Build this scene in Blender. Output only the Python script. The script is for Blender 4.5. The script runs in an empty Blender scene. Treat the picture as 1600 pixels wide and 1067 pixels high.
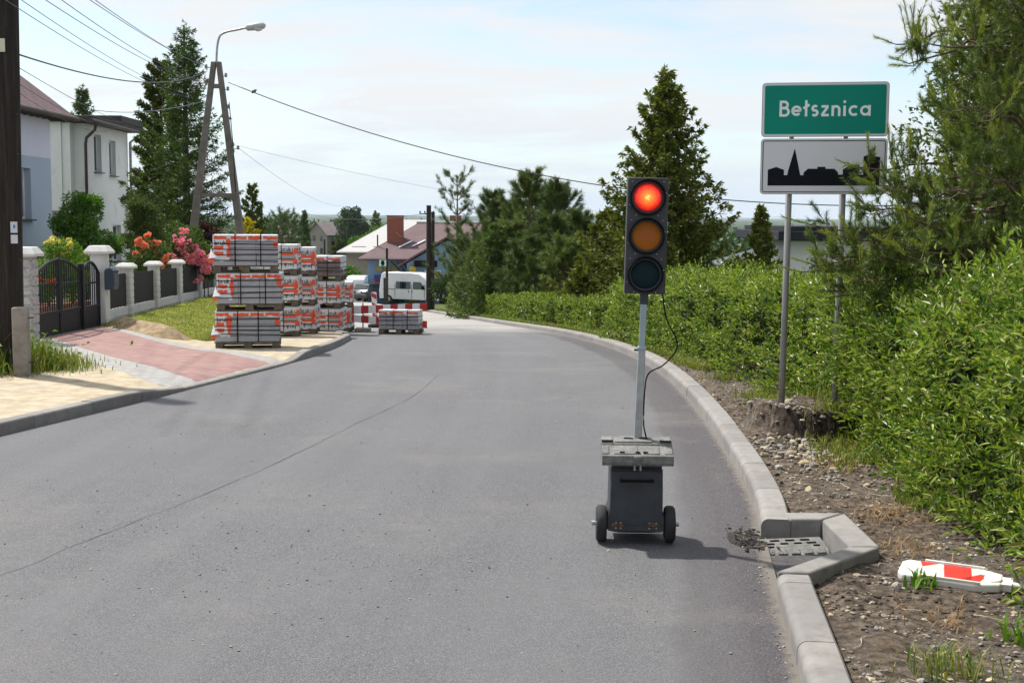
import bpy, math, random
import numpy as np
from mathutils import Vector, Matrix
R = math.radians
S = bpy.context.scene
COL = S.collection
rnd = random.Random(11)
RNG = np.random.default_rng(11)

# ------------------------------------------------------------------ camera
FPX = 2000.0                                  # focal length in pixels of the 1600 px wide photograph
EYE = 2.1
PITCH, ROLL = math.atan(192.5 / FPX), R(0.4)
cW = Vector((0, math.cos(PITCH), -math.sin(PITCH)))
r0 = Vector((1, 0, 0)); u0 = Vector((0, math.sin(PITCH), math.cos(PITCH)))
cR = r0 * math.cos(ROLL) + u0 * math.sin(ROLL)
cU = u0 * math.cos(ROLL) - r0 * math.sin(ROLL)
cam_d = bpy.data.cameras.new('camera'); cam = bpy.data.objects.new('camera', cam_d); COL.objects.link(cam)
cam_d.sensor_width = 36; cam_d.lens = 36 * FPX / 1600
cam_d.clip_start = 0.1; cam_d.clip_end = 30000
m = Matrix((cR, cU, -cW)).transposed().to_4x4(); m.translation = (0, 0, EYE)
cam.matrix_world = m
S.camera = cam

# ------------------------------------------------------------------ sky, sun, exposure
SUN_EL = 57.0
SUN_AZ = -52.0                                # from +Y towards +X
W = bpy.data.worlds.new('World'); S.world = W; W.use_nodes = True
nt = W.node_tree; nt.nodes.clear()
def _n(t, **kw):
    n = nt.nodes.new(t)
    for k, v in kw.items(): setattr(n, k, v)
    return n
sky = _n('ShaderNodeTexSky', sky_type='NISHITA', sun_disc=False, sun_elevation=R(SUN_EL), sun_rotation=R(SUN_AZ),
         altitude=200, air_density=1.0, dust_density=0.6, ozone_density=1.0)
tc = _n('ShaderNodeTexCoord'); sep = _n('ShaderNodeSeparateXYZ')
nt.links.new(tc.outputs['Generated'], sep.inputs[0])
za = _n('ShaderNodeMath', operation='MAXIMUM'); nt.links.new(sep.outputs['Z'], za.inputs[0]); za.inputs[1].default_value = 0.0
zb = _n('ShaderNodeMath', operation='ADD'); nt.links.new(za.outputs[0], zb.inputs[0]); zb.inputs[1].default_value = 0.12
dv = _n('ShaderNodeVectorMath', operation='DIVIDE'); cmb = _n('ShaderNodeCombineXYZ')
for i in range(3): nt.links.new(zb.outputs[0], cmb.inputs[i])
nt.links.new(tc.outputs['Generated'], dv.inputs[0]); nt.links.new(cmb.outputs[0], dv.inputs[1])
n1 = _n('ShaderNodeTexNoise'); n1.inputs['Scale'].default_value = 0.95; n1.inputs['Detail'].default_value = 9; n1.inputs['Roughness'].default_value = 0.62
n1.inputs['Distortion'].default_value = 0.35
mp = _n('ShaderNodeMapping'); mp.inputs['Location'].default_value = (3.1, 0.4, 0); mp.inputs['Scale'].default_value = (1.0, 1.5, 1.0)
nt.links.new(dv.outputs[0], mp.inputs[0]); nt.links.new(mp.outputs[0], n1.inputs['Vector'])
rp = _n('ShaderNodeValToRGB'); rp.color_ramp.elements[0].position = 0.40; rp.color_ramp.elements[1].position = 0.60
rp.color_ramp.elements[0].color = (0.22, 0.22, 0.22, 1); rp.color_ramp.elements[1].color = (1, 1, 1, 1)
nt.links.new(n1.outputs['Fac'], rp.inputs[0])
mx = _n('ShaderNodeMix', data_type='RGBA'); mx.inputs[7].default_value = (5.2, 5.3, 5.4, 1)
nt.links.new(rp.outputs[0], mx.inputs[0]); nt.links.new(sky.outputs[0], mx.inputs[6])
hz = _n('ShaderNodeValToRGB'); hz.color_ramp.elements[0].position = 0.0; hz.color_ramp.elements[0].color = (0.8, 0.8, 0.8, 1)
hz.color_ramp.elements[1].position = 0.09; hz.color_ramp.elements[1].color = (0, 0, 0, 1); nt.links.new(za.outputs[0], hz.inputs[0])
hm = _n('ShaderNodeMix', data_type='RGBA'); hm.inputs[7].default_value = (3.9, 4.75, 5.7, 1)
nt.links.new(hz.outputs[0], hm.inputs[0]); nt.links.new(mx.outputs[2], hm.inputs[6])
# cloud glow added round the veiled sun, out of view, for more diffuse light
svec = (math.sin(R(SUN_AZ)) * math.cos(R(SUN_EL)), math.cos(R(SUN_AZ)) * math.cos(R(SUN_EL)), math.sin(R(SUN_EL)))
dt = _n('ShaderNodeVectorMath', operation='DOT_PRODUCT'); nt.links.new(tc.outputs['Generated'], dt.inputs[0]); dt.inputs[1].default_value = svec
dm = _n('ShaderNodeMath', operation='MAXIMUM'); nt.links.new(dt.outputs['Value'], dm.inputs[0]); dm.inputs[1].default_value = 0
dp = _n('ShaderNodeMath', operation='POWER'); nt.links.new(dm.outputs[0], dp.inputs[0]); dp.inputs[1].default_value = 8
ds = _n('ShaderNodeMath', operation='MULTIPLY'); nt.links.new(dp.outputs[0], ds.inputs[0]); ds.inputs[1].default_value = 11
ad = _n('ShaderNodeMix', data_type='RGBA', blend_type='ADD'); ad.inputs[0].default_value = 1
nt.links.new(hm.outputs[2], ad.inputs[6]); nt.links.new(ds.outputs[0], ad.inputs[7])
bg = _n('ShaderNodeBackground'); bg.inputs['Strength'].default_value = 0.085
out = _n('ShaderNodeOutputWorld')
nt.links.new(ad.outputs[2], bg.inputs['Color']); nt.links.new(bg.outputs[0], out.inputs['Surface'])

sl = bpy.data.lights.new('sun', 'SUN'); sl.energy = 3.3; sl.angle = R(1.6); sl.color = (1.0, 0.95, 0.88)
so = bpy.data.objects.new('sun', sl); COL.objects.link(so)
sd = Vector((math.sin(R(SUN_AZ)) * math.cos(R(SUN_EL)), math.cos(R(SUN_AZ)) * math.cos(R(SUN_EL)), math.sin(R(SUN_EL))))
so.rotation_euler = sd.to_track_quat('Z', 'Y').to_euler(); so.location = (-30, 20, 60)
S.view_settings.view_transform = 'Standard'; S.view_settings.look = 'None'
S.view_settings.exposure = 1.0; S.view_settings.gamma = 1
S.cycles.max_bounces = 6; S.cycles.transparent_max_bounces = 8

# ------------------------------------------------------------------ numeric helpers
def P(px, py, D):
    d = cR * ((px - 800) / FPX) + cU * ((533.5 - py) / FPX) + cW
    return Vector((0, 0, EYE)) + d * (D / d.y)
def sstep(a, b, x):
    t = np.clip((np.asarray(x, float) - a) / (b - a), 0, 1); return t * t * (3 - 2 * t)
def sp(t, w): return 0.5 * (t + np.sqrt(t * t + w * w))
def _hash(i, j, k, s):
    h = (i * 374761393 + j * 668265263 + k * 2147483647 + s * 974634777) & 0xffffffff
    h = ((h ^ (h >> 13)) * 1274126177) & 0xffffffff
    return ((h ^ (h >> 16)) & 0xffff) / 65535.0
def vnoise(p, s=0):
    p = np.asarray(p, float); f = np.floor(p).astype(np.int64); t = p - f; t = t * t * (3 - 2 * t)
    o = 0
    for a in (0, 1):
        for b in (0, 1):
            for c in (0, 1):
                w = (t[:, 0] if a else 1 - t[:, 0]) * (t[:, 1] if b else 1 - t[:, 1]) * (t[:, 2] if c else 1 - t[:, 2])
                o = o + w * _hash(f[:, 0] + a, f[:, 1] + b, f[:, 2] + c, s)
    return o
def fbm(x, y, z=0.0, oct=4, s=0):
    x = np.asarray(x, float); p = np.stack([x, np.asarray(y, float) + 0 * x, np.asarray(z, float) + 0 * x], -1)
    o = 0; a = 0.5
    for i in range(oct): o = o + a * (vnoise(p, s + i) - 0.5) * 2; p = p * 2.03; a *= 0.5
    return o
def pchip(xs, ys):
    xs = np.array(xs, float); ys = np.array(ys, float); d = np.diff(ys) / np.diff(xs); mm = np.zeros(len(xs))
    mm[1:-1] = (d[1:] + d[:-1]) / 2; mm[0] = d[0]; mm[-1] = d[-1]
    def f(x):
        x = np.asarray(x, float); i = np.clip(np.searchsorted(xs, x) - 1, 0, len(xs) - 2)
        h = xs[i + 1] - xs[i]; t = (x - xs[i]) / h
        lin = np.where(t < 0, ys[0] + mm[0] * (x - xs[0]), ys[-1] + mm[-1] * (x - xs[-1]))
        tt = np.clip(t, 0, 1); t2 = tt * tt; t3 = t2 * tt
        c = (2*t3 - 3*t2 + 1) * ys[i] + (t3 - 2*t2 + tt) * h * mm[i] + (-2*t3 + 3*t2) * ys[i+1] + (t3 - t2) * h * mm[i+1]
        return np.where((t < 0) | (t > 1), lin, c)
    return f
def unit(v): v = np.asarray(v, float); return v / np.maximum(np.linalg.norm(v, axis=-1, keepdims=True), 1e-9)

# ------------------------------------------------------------------ the lie of the land
def zroad(y):
    y = np.asarray(y, float)
    return -0.057 * sp(y - 18, 3) + 0.047 * sp(y - 125, 12) + 0.0097 * sp(y - 1500, 300) + 0.057 * sp(-18.0, 3) - 0.047 * sp(-125.0, 12) - 0.0097 * sp(-1500.0, 300)
RK = pchip([-8, 2, 5.8, 7.05, 8.3, 9.17, 12.1, 14.5, 17, 21.7, 27.5, 33, 40, 48, 58, 75, 110, 140],
           [-.45, .85, 1.35, 1.5, 1.66, 1.79, 2.0, 2.1, 2.13, 2.06, 1.72, 1.08, -.2, -1.6, -3.3, -6.5, -13, -19])     # road side of the right kerb
LK = pchip([-8, 5, 8, 10, 12.2, 15.8, 18.7, 22.4, 26, 29.2, 30.3, 31.4, 33, 36, 45, 60, 80, 140],
           [-12, -7.3, -6.2, -5.55, -4.9, -3.95, -3.42, -3.3, -3.42, -3.75, -4.2, -5.0, -6.0, -6.7, -8.6, -12.5, -24, -40])  # road side of the left kerb
def H(x, y):
    x = np.asarray(x, float); y = np.asarray(y, float); z = zroad(y)
    w = sstep(-4.9, -7.6, x + 0.28 * np.maximum(0, y - 35)) * (1 - sstep(55, 85, y)) * sstep(14, 22, y)
    z = z + w * np.maximum(0, (-0.02 * (y - 20) - z))
    z = z - 5.0 * np.tanh(0.12 * sp(x - RK(np.clip(y, -8, 60)) - 5.0, 1.5) / 5) * (1 - sstep(300, 900, y))
    far = sstep(2200, 7500, y)
    if np.any(far > 0):
        z = z + far * (18 + 22 * fbm(x / 900, y / 1500, 0, 4, 5)) + sstep(7500, 11000, y) * 24 * (1 + fbm(x / 1500, y / 900, 3, 3, 9))
    return z
def Hs(x, y): return float(H(np.array([x]), np.array([y]))[0])
def G(px, py, lift=0.0):
    lo, hi = 3.0, 200.0
    for _ in range(60):
        mid = (lo + hi) / 2; p = P(px, py, mid)
        if p.z > float(zroad(mid)) + lift: lo = mid
        else: hi = mid
    return P(px, py, lo)

# ------------------------------------------------------------------ mesh helpers
class Geo:
    def __init__(s): s.V = []; s.F = []; s.n = 0; s.UV = []; s.M = []
    def add(s, V, F, mi=0, uv=None):
        V = np.asarray(V, float).reshape(-1, 3); F = np.asarray(F, int)
        s.V.append(V); s.F.append(F + s.n); s.n += len(V); s.M.append(np.full(len(F), mi)); s.UV.append(uv)
        return s
    def addl(s, V, faces, mi=0):
        by = {}
        for f in faces: by.setdefault(len(f), []).append(f)
        V = np.asarray(V, float); base = s.n; s.V.append(V); s.n += len(V); s.UV.append(None)
        for k, fl in by.items(): s.F.append(np.array(fl) + base); s.M.append(np.full(len(fl), mi))
        return s
    def box(s, c, d, rz=0, mi=0, M=None):
        x, y, z = d[0] / 2, d[1] / 2, d[2] / 2
        V = np.array([(a, b, e) for a in (-x, x) for b in (-y, y) for e in (-z, z)])
        if rz: c_, s_ = math.cos(rz), math.sin(rz); V = V @ np.array([[c_, s_, 0], [-s_, c_, 0], [0, 0, 1]])
        V = V + np.array(c)
        if M is not None: V = np.array([M @ Vector(v) for v in V])
        return s.add(V, [(0, 1, 3, 2), (4, 6, 7, 5), (0, 4, 5, 1), (2, 3, 7, 6), (0, 2, 6, 4), (1, 5, 7, 3)], mi)
    def tube(s, pts, rad, n=8, caps=True, mi=0):
        pts = np.asarray(pts, float); k = len(pts); rad = np.broadcast_to(np.asarray(rad, float), (k,))
        t = np.gradient(pts, axis=0); t = unit(t)
        ref = np.array([0, 0, 1.0]) if abs(t[:, 2]).mean() < 0.9 else np.array([1.0, 0, 0])
        a = unit(np.cross(t, ref)); b = np.cross(a, t)
        th = np.arange(n) * 2 * math.pi / n
        V = pts[:, None] + rad[:, None, None] * (a[:, None] * np.cos(th)[None, :, None] + b[:, None] * np.sin(th)[None, :, None])
        i = np.arange(k - 1)[:, None] * n; j = np.arange(n)[None]; j2 = (j + 1) % n
        F = np.stack([i + j, i + j2, i + n + j2, i + n + j], -1).reshape(-1, 4)
        base = s.n; s.add(V.reshape(-1, 3), F, mi)
        if caps and n >= 3:
            s.F.append(np.array([list(range(n))[::-1], [(k - 1) * n + q for q in range(n)]]) + base); s.M.append(np.full(2, mi))
        return s
    def lathe(s, c, prof, axis='z', n=20, mi=0):
        # prof: list of (r, h); closed with caps
        th = np.arange(n) * 2 * math.pi / n; V = []
        for r_, h in prof:
            for a in th:
                p = (r_ * math.cos(a), r_ * math.sin(a), h)
                if axis == 'x': p = (p[2], p[0], p[1])
                if axis == 'y': p = (p[0], p[2], p[1])
                V.append(np.add(c, p))
        k = len(prof); F = [(i * n + j, i * n + (j + 1) % n, (i + 1) * n + (j + 1) % n, (i + 1) * n + j) for i in range(k - 1) for j in range(n)]
        F += [tuple(range(n))[::-1], tuple((k - 1) * n + q for q in range(n))]
        return s.addl(V, F, mi)
    def prism(s, poly, o, ux, uy, uz, h, mi=0):
        # polygon in (ux,uy) plane at origin o extruded along uz by h
        o, ux, uy, uz = map(lambda q: np.array(q, float), (o, ux, uy, uz)); n = len(poly)
        a = np.array([o + ux * p[0] + uy * p[1] for p in poly]); b = a + uz * h
        F = [tuple(range(n))[::-1], tuple(range(n, 2 * n))] + [(i, (i + 1) % n, n + (i + 1) % n, n + i) for i in range(n)]
        return s.addl(np.vstack([a, b]), F, mi)
    def ribbon(s, pts, w, o, ux, uy, uz, th=0.003, mi=0):
        o, ux, uy, uz = map(lambda q: np.array(q, float), (o, ux, uy, uz))
        p = np.asarray(pts, float); t = np.gradient(p, axis=0); t = t / np.linalg.norm(t, axis=1, keepdims=True)
        nn = np.stack([-t[:, 1], t[:, 0]], -1) * w / 2; k = len(p)
        l = p + nn; r_ = p - nn
        def w3(q, h): return o + q[:, :1] * ux + q[:, 1:] * uy + uz * h
        V = np.vstack([w3(l, 0), w3(r_, 0), w3(l, th), w3(r_, th)])
        F = []
        for i in range(k - 1):
            F += [(2*k+i, 3*k+i, 3*k+i+1, 2*k+i+1), (i, i+1, k+i+1, k+i), (i, 2*k+i, 2*k+i+1, i+1), (k+i, k+i+1, 3*k+i+1, 3*k+i)]
        F += [(0, k, 3*k, 2*k), (k-1, 3*k-1, 4*k-1, 2*k-1)][:2]
        return s.addl(V, F, mi)
    def build(s, name, mats, parent=None, smooth=False, bevel=0.0, loc=None, world=False, seg=2):
        V = np.vstack(s.V)
        if world and parent is not None: V = V - np.array(parent.location)
        me = bpy.data.meshes.new(name)
        me.vertices.add(len(V)); me.vertices.foreach_set('co', V.ravel().astype(np.float32))
        tot = np.concatenate([np.full(len(f), f.shape[1]) for f in s.F]); lv = np.concatenate([f.ravel() for f in s.F])
        st = np.concatenate([[0], np.cumsum(tot)[:-1]])
        me.loops.add(len(lv)); me.loops.foreach_set('vertex_index', lv.astype(np.int32))
        me.polygons.add(len(tot)); me.polygons.foreach_set('loop_start', st.astype(np.int32)); me.polygons.foreach_set('loop_total', tot.astype(np.int32))
        mi = np.concatenate(s.M).astype(np.int32)
        if mi.max() > 0: me.polygons.foreach_set('material_index', mi)
        hard = (not smooth) and len(tot) < 20000
        me.polygons.foreach_set('use_smooth', np.full(len(tot), bool(smooth or hard)))
        if s.UV and s.UV[0] is not None:
            uv = np.vstack([u for u in s.UV]); ul = me.uv_layers.new(name='UVMap'); ul.data.foreach_set('uv', uv[lv].ravel().astype(np.float32))
        me.update(calc_edges=True); me.validate()
        if hard: me.set_sharp_from_angle(angle=R(32))
        for q in (mats if isinstance(mats, (list, tuple)) else [mats]): me.materials.append(q)
        o = bpy.data.objects.new(name, me); COL.objects.link(o)
        if parent is not None: o.parent = parent
        if loc is not None: o.location = loc
        if bevel:
            b = o.modifiers.new('bevel', 'BEVEL'); b.width = bevel; b.segments = seg; b.limit_method = 'ANGLE'; b.angle_limit = R(40)
        return o
def tag(o, label, cat, group=None):
    o['label'] = label; o['category'] = cat
    if group: o['group'] = group
    return o
def thing(name, label, cat, loc=(0, 0, 0), rz=0, group=None):
    o = bpy.data.objects.new(name, None); COL.objects.link(o); o.location = loc; o.rotation_euler = (0, 0, rz); o.empty_display_size = 0.1
    return tag(o, label, cat, group)
def struct(o): o['kind'] = 'structure'; return o
def stuff(o, label=None, cat=None):
    o['kind'] = 'stuff'
    if label: tag(o, label, cat)
    return o
def dup(root, loc, rz, label=None, group=None, sc=None):
    r = root.copy(); COL.objects.link(r); r.location = loc; r.rotation_euler = (root.rotation_euler[0], root.rotation_euler[1], rz)
    if sc is not None: r.scale = (sc, sc, sc) if not isinstance(sc, tuple) else sc
    if label: r['label'] = label
    if group: r['group'] = group
    for ch in list(root.children):
        c = ch.copy(); COL.objects.link(c); c.parent = r
        for g in ch.children:
            d = g.copy(); COL.objects.link(d); d.parent = c
    return r
def gridsheet(X, Y, Z, uv=None):
    a, b = X.shape; g = Geo(); i = np.arange(a - 1)[:, None] * b; j = np.arange(b - 1)[None]
    F = np.stack([i + j, i + b + j, i + b + j + 1, i + j + 1], -1).reshape(-1, 4)
    g.add(np.stack([X, Y, Z], -1).reshape(-1, 3), F, 0, None if uv is None else np.stack(uv, -1).reshape(-1, 2)); return g

# ------------------------------------------------------------------ materials
class MT:
    def __init__(s, name):
        s.m = bpy.data.materials.new(name); s.m.use_nodes = True; s.t = s.m.node_tree; s.b = s.t.nodes['Principled BSDF']
        s.co = s.t.nodes.new('ShaderNodeTexCoord')
    def n(s, typ, ins=None, **at):
        n = s.t.nodes.new('ShaderNode' + typ)
        for k, v in at.items(): setattr(n, k, v)
        for k, v in (ins or {}).items(): s.set(n.inputs[k], v)
        return n
    def set(s, sock, v):
        if hasattr(v, 'is_linked') or isinstance(v, bpy.types.NodeSocket): s.t.links.new(v, sock)
        else: sock.default_value = v
    def noise(s, scale, detail=4, rough=0.55, vec=None, dist=0.0, d4=None):
        n = s.n('TexNoise', {'Scale': scale, 'Detail': detail, 'Roughness': rough, 'Distortion': dist})
        s.t.links.new(vec or s.co.outputs['Object'], n.inputs['Vector']); return n.outputs['Fac']
    def ramp(s, fac, stops):
        n = s.n('ValToRGB'); r = n.color_ramp
        while len(r.elements) < len(stops): r.elements.new(0.5)
        for e, (p, c) in zip(r.elements, stops): e.position = p; e.color = (*c, 1) if not np.isscalar(c) else (c, c, c, 1)
        s.set(n.inputs[0], fac); return n.outputs[0]
    def mix(s, fac, a, b, blend='MIX'):
        n = s.n('Mix', data_type='RGBA', blend_type=blend)
        s.set(n.inputs[0], fac)
        for i, v in ((6, a), (7, b)): s.set(n.inputs[i], (*v, 1) if isinstance(v, tuple) and len(v) == 3 else v)
        return n.outputs[2]
    def math(s, op, a, b=0.0):
        n = s.n('Math', operation=op); s.set(n.inputs[0], a); s.set(n.inputs[1], b); return n.outputs[0]
    def bump(s, h, strength=0.3, dist=0.01):
        n = s.n('Bump', {'Strength': strength, 'Distance': dist}); s.set(n.inputs['Height'], h); s.t.links.new(n.outputs[0], s.b.inputs['Normal'])
    def fin(s, col=None, rough=0.7, metal=0.0, spec=0.5):
        if col is not None: s.set(s.b.inputs['Base Color'], (*col, 1) if isinstance(col, tuple) and len(col) == 3 else col)
        s.set(s.b.inputs['Roughness'], rough); s.b.inputs['Metallic'].default_value = metal; s.b.inputs['Specular IOR Level'].default_value = spec
        return s.m
def mat(name, col, rough=0.6, var=0.15, vs=4.0, bump=0.0, bs=60.0, metal=0.0, col2=None, spec=0.5):
    k = MT(name); f = k.ramp(k.noise(vs, 5, 0.6), [(0.3, 0.0), (0.7, 1.0)])
    a = tuple(c * (1 - var) for c in col); b = col2 or tuple(min(1, c * (1 + var)) for c in col)
    c = k.mix(f, a, b)
    if bump: k.bump(k.noise(bs, 3), bump, 0.01)
    return k.fin(c, rough, metal, spec)
def leafmat(name, cols, rough=0.5, trans=0.3, spec=0.25, big=None, tint=(1.25, 1.35, 0.55)):
    k = MT(name); geo = k.n('NewGeometry')
    n = len(cols); c = k.ramp(geo.outputs['Random Per Island'], [(i / max(1, n - 1), q) for i, q in enumerate(cols)])
    if big:
        f = k.ramp(k.noise(big[0], 3), [(0.35, 0.0), (0.65, 1.0)]); c = k.mix(f, c, k.mix(1.0, c, big[1], 'MULTIPLY'))
    k.fin(c, rough, 0, spec)
    tr = k.n('BsdfTranslucent'); k.set(tr.inputs[0], k.mix(1.0, c, tint, 'MULTIPLY'))
    ms = k.n('MixShader'); ms.inputs[0].default_value = trans
    k.t.links.new(k.b.outputs[0], ms.inputs[1]); k.t.links.new(tr.outputs[0], ms.inputs[2])
    k.t.links.new(ms.outputs[0], k.t.nodes['Material Output'].inputs[0]); return k.m
# ================================================================== GROUND, ROAD, KERBS
# --- ground sheet to the horizon
ys = np.concatenate([np.arange(-14, 30, 0.9), 30 * 1.045 ** np.arange(0, 134)])
us = np.linspace(-1, 1, 161)
Y = np.repeat(ys[:, None], len(us), 1); X = us[None] * (16 + 0.8 * np.maximum(Y, 0))
Z = H(X.ravel(), Y.ravel()).reshape(X.shape)
lb = np.where(Y < 33, -8.9, LK(Y) - 0.6)
low = sstep(-0.3, 0.8, X - lb) * sstep(-0.2, 1.0, (RK(np.clip(Y, -14, 140)) + 3.0) - X) * (1 - sstep(118, 124, Y))
Z = Z - 0.4 * low + 0.02
k = MT('ground_grass_and_woods')
pos = k.n('SeparateXYZ'); k.t.links.new(k.co.outputs['Object'], pos.inputs[0])
fields = k.ramp(k.noise(0.006, 6, 0.6), [(0.40, (0.028, 0.055, 0.016)), (0.50, (0.05, 0.085, 0.025)), (0.58, (0.13, 0.14, 0.05)), (0.62, (0.035, 0.065, 0.018))])
woods = k.ramp(k.noise(0.02, 8, 0.75), [(0.35, (0.018, 0.035, 0.012)), (0.65, (0.05, 0.08, 0.028))])
near = k.ramp(k.noise(1.2, 6, 0.65), [(0.3, (0.04, 0.06, 0.018)), (0.6, (0.075, 0.095, 0.028)), (0.8, (0.12, 0.10, 0.05))])
farf = k.ramp(k.math('MULTIPLY', pos.outputs['Y'], 0.001), [(0.12, 0.0), (0.3, 1.0)])
fw = k.ramp(k.math('MULTIPLY', pos.outputs['Y'], 0.0001), [(0.09, 0.0), (0.3, 1.0)])
k.fin(k.mix(farf, near, k.mix(fw, fields, woods)), 0.95, 0, 0.1)
k.bump(k.noise(6, 4), 0.4, 0.05)
struct(gridsheet(X, Y, Z).build('ground', k.m, smooth=True))

# --- road
ys = np.concatenate([np.arange(-8, 34, 0.25), 34 * 1.018 ** np.arange(0, 76)])
t = np.linspace(0, 1, 31)
Y = np.repeat(ys[:, None], 31, 1); L_ = LK(ys) - 0.02; R_ = RK(ys) + 0.03
X = L_[:, None] + (R_ - L_)[:, None] * t[None]
Z = H(X.ravel(), Y.ravel()).reshape(X.shape)
Z = np.repeat(zroad(ys)[:, None], 31, 1) + sstep(55, 80, Y) * 0.06
k = MT('asphalt'); uvn = k.n('SeparateXYZ'); k.t.links.new(k.co.outputs['UV'], uvn.inputs[0])
U, Vv = uvn.outputs['X'], uvn.outputs['Y']
grain = k.noise(115, 4, 0.8); blot = k.noise(0.55, 6, 0.6); mid = k.noise(7, 5, 0.65)
base = k.ramp(grain, [(0.34, (0.026, 0.026, 0.0285)), (0.5, (0.073, 0.073, 0.078)), (0.64, (0.205, 0.204, 0.213))])
base = k.mix(k.ramp(blot, [(0.35, 0.0), (0.7, 0.55)]), base, (0.115, 0.115, 0.119))
base = k.mix(k.ramp(mid, [(0.45, 0.0), (0.75, 0.35)]), base, (0.07, 0.07, 0.074))
wob = k.math('MULTIPLY', k.math('SUBTRACT', k.noise(0.9, 3), 0.5), 0.35)
strip = k.ramp(k.math('ADD', k.math('ADD', U, 1.0), wob), [(0.42, 0.0), (0.52, 1.0)])
rsp = k.ramp(k.noise(100, 4, 0.8), [(0.34, (0.014, 0.0125, 0.0135)), (0.5, (0.043, 0.038, 0.041)), (0.65, (0.135, 0.12, 0.124))])
base = k.mix(k.math('MULTIPLY', strip, 0.85), base, rsp)
edged = k.ramp(k.math('ADD', k.math('ADD', U, 1.0), k.math('MULTIPLY', k.math('SUBTRACT', k.noise(14, 4), 0.5), 0.12)), [(0.93, 0.0), (0.99, 0.75)])
base = k.mix(edged, base, (0.17, 0.15, 0.125))
tan = k.ramp(k.noise(0.42, 6, 0.7), [(0.52, 0.0), (0.72, 0.6)])
base = k.mix(k.math('MULTIPLY', tan, k.ramp(grain, [(0.4, 0.35), (0.6, 1.0)])), base, (0.185, 0.172, 0.15))
stv = k.n('VectorMath', operation='MULTIPLY'); k.t.links.new(k.co.outputs['UV'], stv.inputs[0]); stv.inputs[1].default_value = (1.6, 0.06, 1)
trk = k.ramp(k.noise(1.0, 4, 0.6, vec=stv.outputs[0]), [(0.42, 0.0), (0.72, 0.4)])
base = k.mix(trk, base, (0.13, 0.129, 0.133))
dust = k.ramp(k.math('ADD', k.math('MULTIPLY', Vv, 0.01), k.math('MULTIPLY', k.math('SUBTRACT', k.noise(0.5, 4), 0.5), 0.12)), [(0.31, 0.0), (0.40, 1.0)])
old = k.ramp(k.noise(0.6, 6, 0.65), [(0.35, (0.25, 0.24, 0.225)), (0.55, (0.31, 0.30, 0.285)), (0.7, (0.36, 0.33, 0.27))])
base = k.mix(k.math('MULTIPLY', dust, 0.85), base, old)
k.fin(base, 0.82, 0, 0.35); k.bump(k.noise(150, 3, 0.7), 0.8, 0.006)
uvx = X - RK(ys)[:, None]
struct(gridsheet(X, Y, Z, (uvx, Y)).build('road', k.m, smooth=True))

# --- longitudinal paving joint, a shallow ragged line
seam = [(722, 530), (716, 548), (690, 580), (640, 622), (560, 660), (470, 705), (360, 755), (250, 800), (120, 850), (40, 885), (-60, 915)]
sp3 = np.array([G(*q) for q in seam]); dd = np.concatenate([[0], np.cumsum(np.linalg.norm(np.diff(sp3, axis=0), axis=1))])
fx, fy = pchip(dd, sp3[:, 0]), pchip(dd, sp3[:, 1]); q = np.arange(0, dd[-1], 0.06)
sx, sy = fx(q), fy(q); sx = sx + 0.016 * fbm(q * 5, 0 * q, 0, 3, 3)
wd = 0.002 + 0.004 * np.clip(fbm(q * 2.5, 0 * q, 4, 3, 6) + 0.2, 0, 1)
tx = unit(np.stack([np.gradient(sx), np.gradient(sy)], -1)); nx = np.stack([-tx[:, 1], tx[:, 0]], -1)
g = Geo(); n_ = len(q); zz = zroad(sy) + 0.004
V = np.vstack([np.column_stack([sx + nx[:, 0] * wd, sy + nx[:, 1] * wd, zz]), np.column_stack([sx - nx[:, 0] * wd, sy - nx[:, 1] * wd, zz])])
keep = fbm(q * 1.1, 0 * q, 9, 3, 14) > -0.02
g.add(V, [(i, i + 1, n_ + i + 1, n_ + i) for i in range(n_ - 1) if keep[i]])
struct(g.build('road_joint', mat('joint_bitumen', (0.084, 0.083, 0.086), 0.9, 0.3, 9)))

g = Geo(); th = np.linspace(0, 2 * math.pi, 49)[:-1]; rr = 1 + 0.35 * fbm(np.cos(th) * 2.2, np.sin(th) * 2.2, 3, 3, 61)
hx, hy = 1.55 + 0.13 * rr * np.cos(th), 8.30 + 0.22 * rr * np.sin(th); V = np.vstack([np.column_stack([hx, hy, zroad(hy) + 0.004]), [[1.55, 8.3, 0.004]]])
g.add(V, [(i, (i + 1) % 48, 48) for i in range(48)])
struct(g.build('broken_asphalt', mat('raw_asphalt_edge', (0.012, 0.0115, 0.011), 0.95, 0.6, 40, 1.0, 70, col2=(0.03, 0.027, 0.025))))

# --- right verge: trodden soil
def in_recess(x, y): return (y > 7.0) & (y < 8.5) & (x < 2.2) & (y > 7.08 + (x - 1.5) * 0.96 + 0.05)
def zverge(x, y):
    z = H(x, y) + 0.085
    z = z + 0.035 * fbm(x * 1.7, y * 1.7, 0, 4, 21) + 0.022 * fbm(x * 7, y * 7, 0, 4, 31)
    s = x - RK(y)
    z = z - 0.03 * (1 - sstep(0.15, 0.45, s))
    # clod of earth left round the sign's feet, cut steep towards the road
    bx, by = 2.95, 12.35
    e = ((x - bx) / 0.62) ** 2 + ((y - by) / 0.55) ** 2
    e = e + 0.5 * fbm(x * 3, y * 3, 1, 3, 41)
    z = z + 0.25 * (1 - sstep(0.78, 1.0, e))
    z = z + 0.03 * (1 - sstep(0.5, 2.0, e)) + 0.03 * fbm(x * 9, y * 9, 2, 3, 55) * (1 - sstep(0.6, 1.3, e))
    z = z - 0.03 * sstep(0.35, 0.7, s) + 0.16 * sstep(1.0, 1.9, s) * sstep(9, 11, y)
    return np.where(in_recess(x, y), H(x, y) - 0.24, z)
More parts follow.
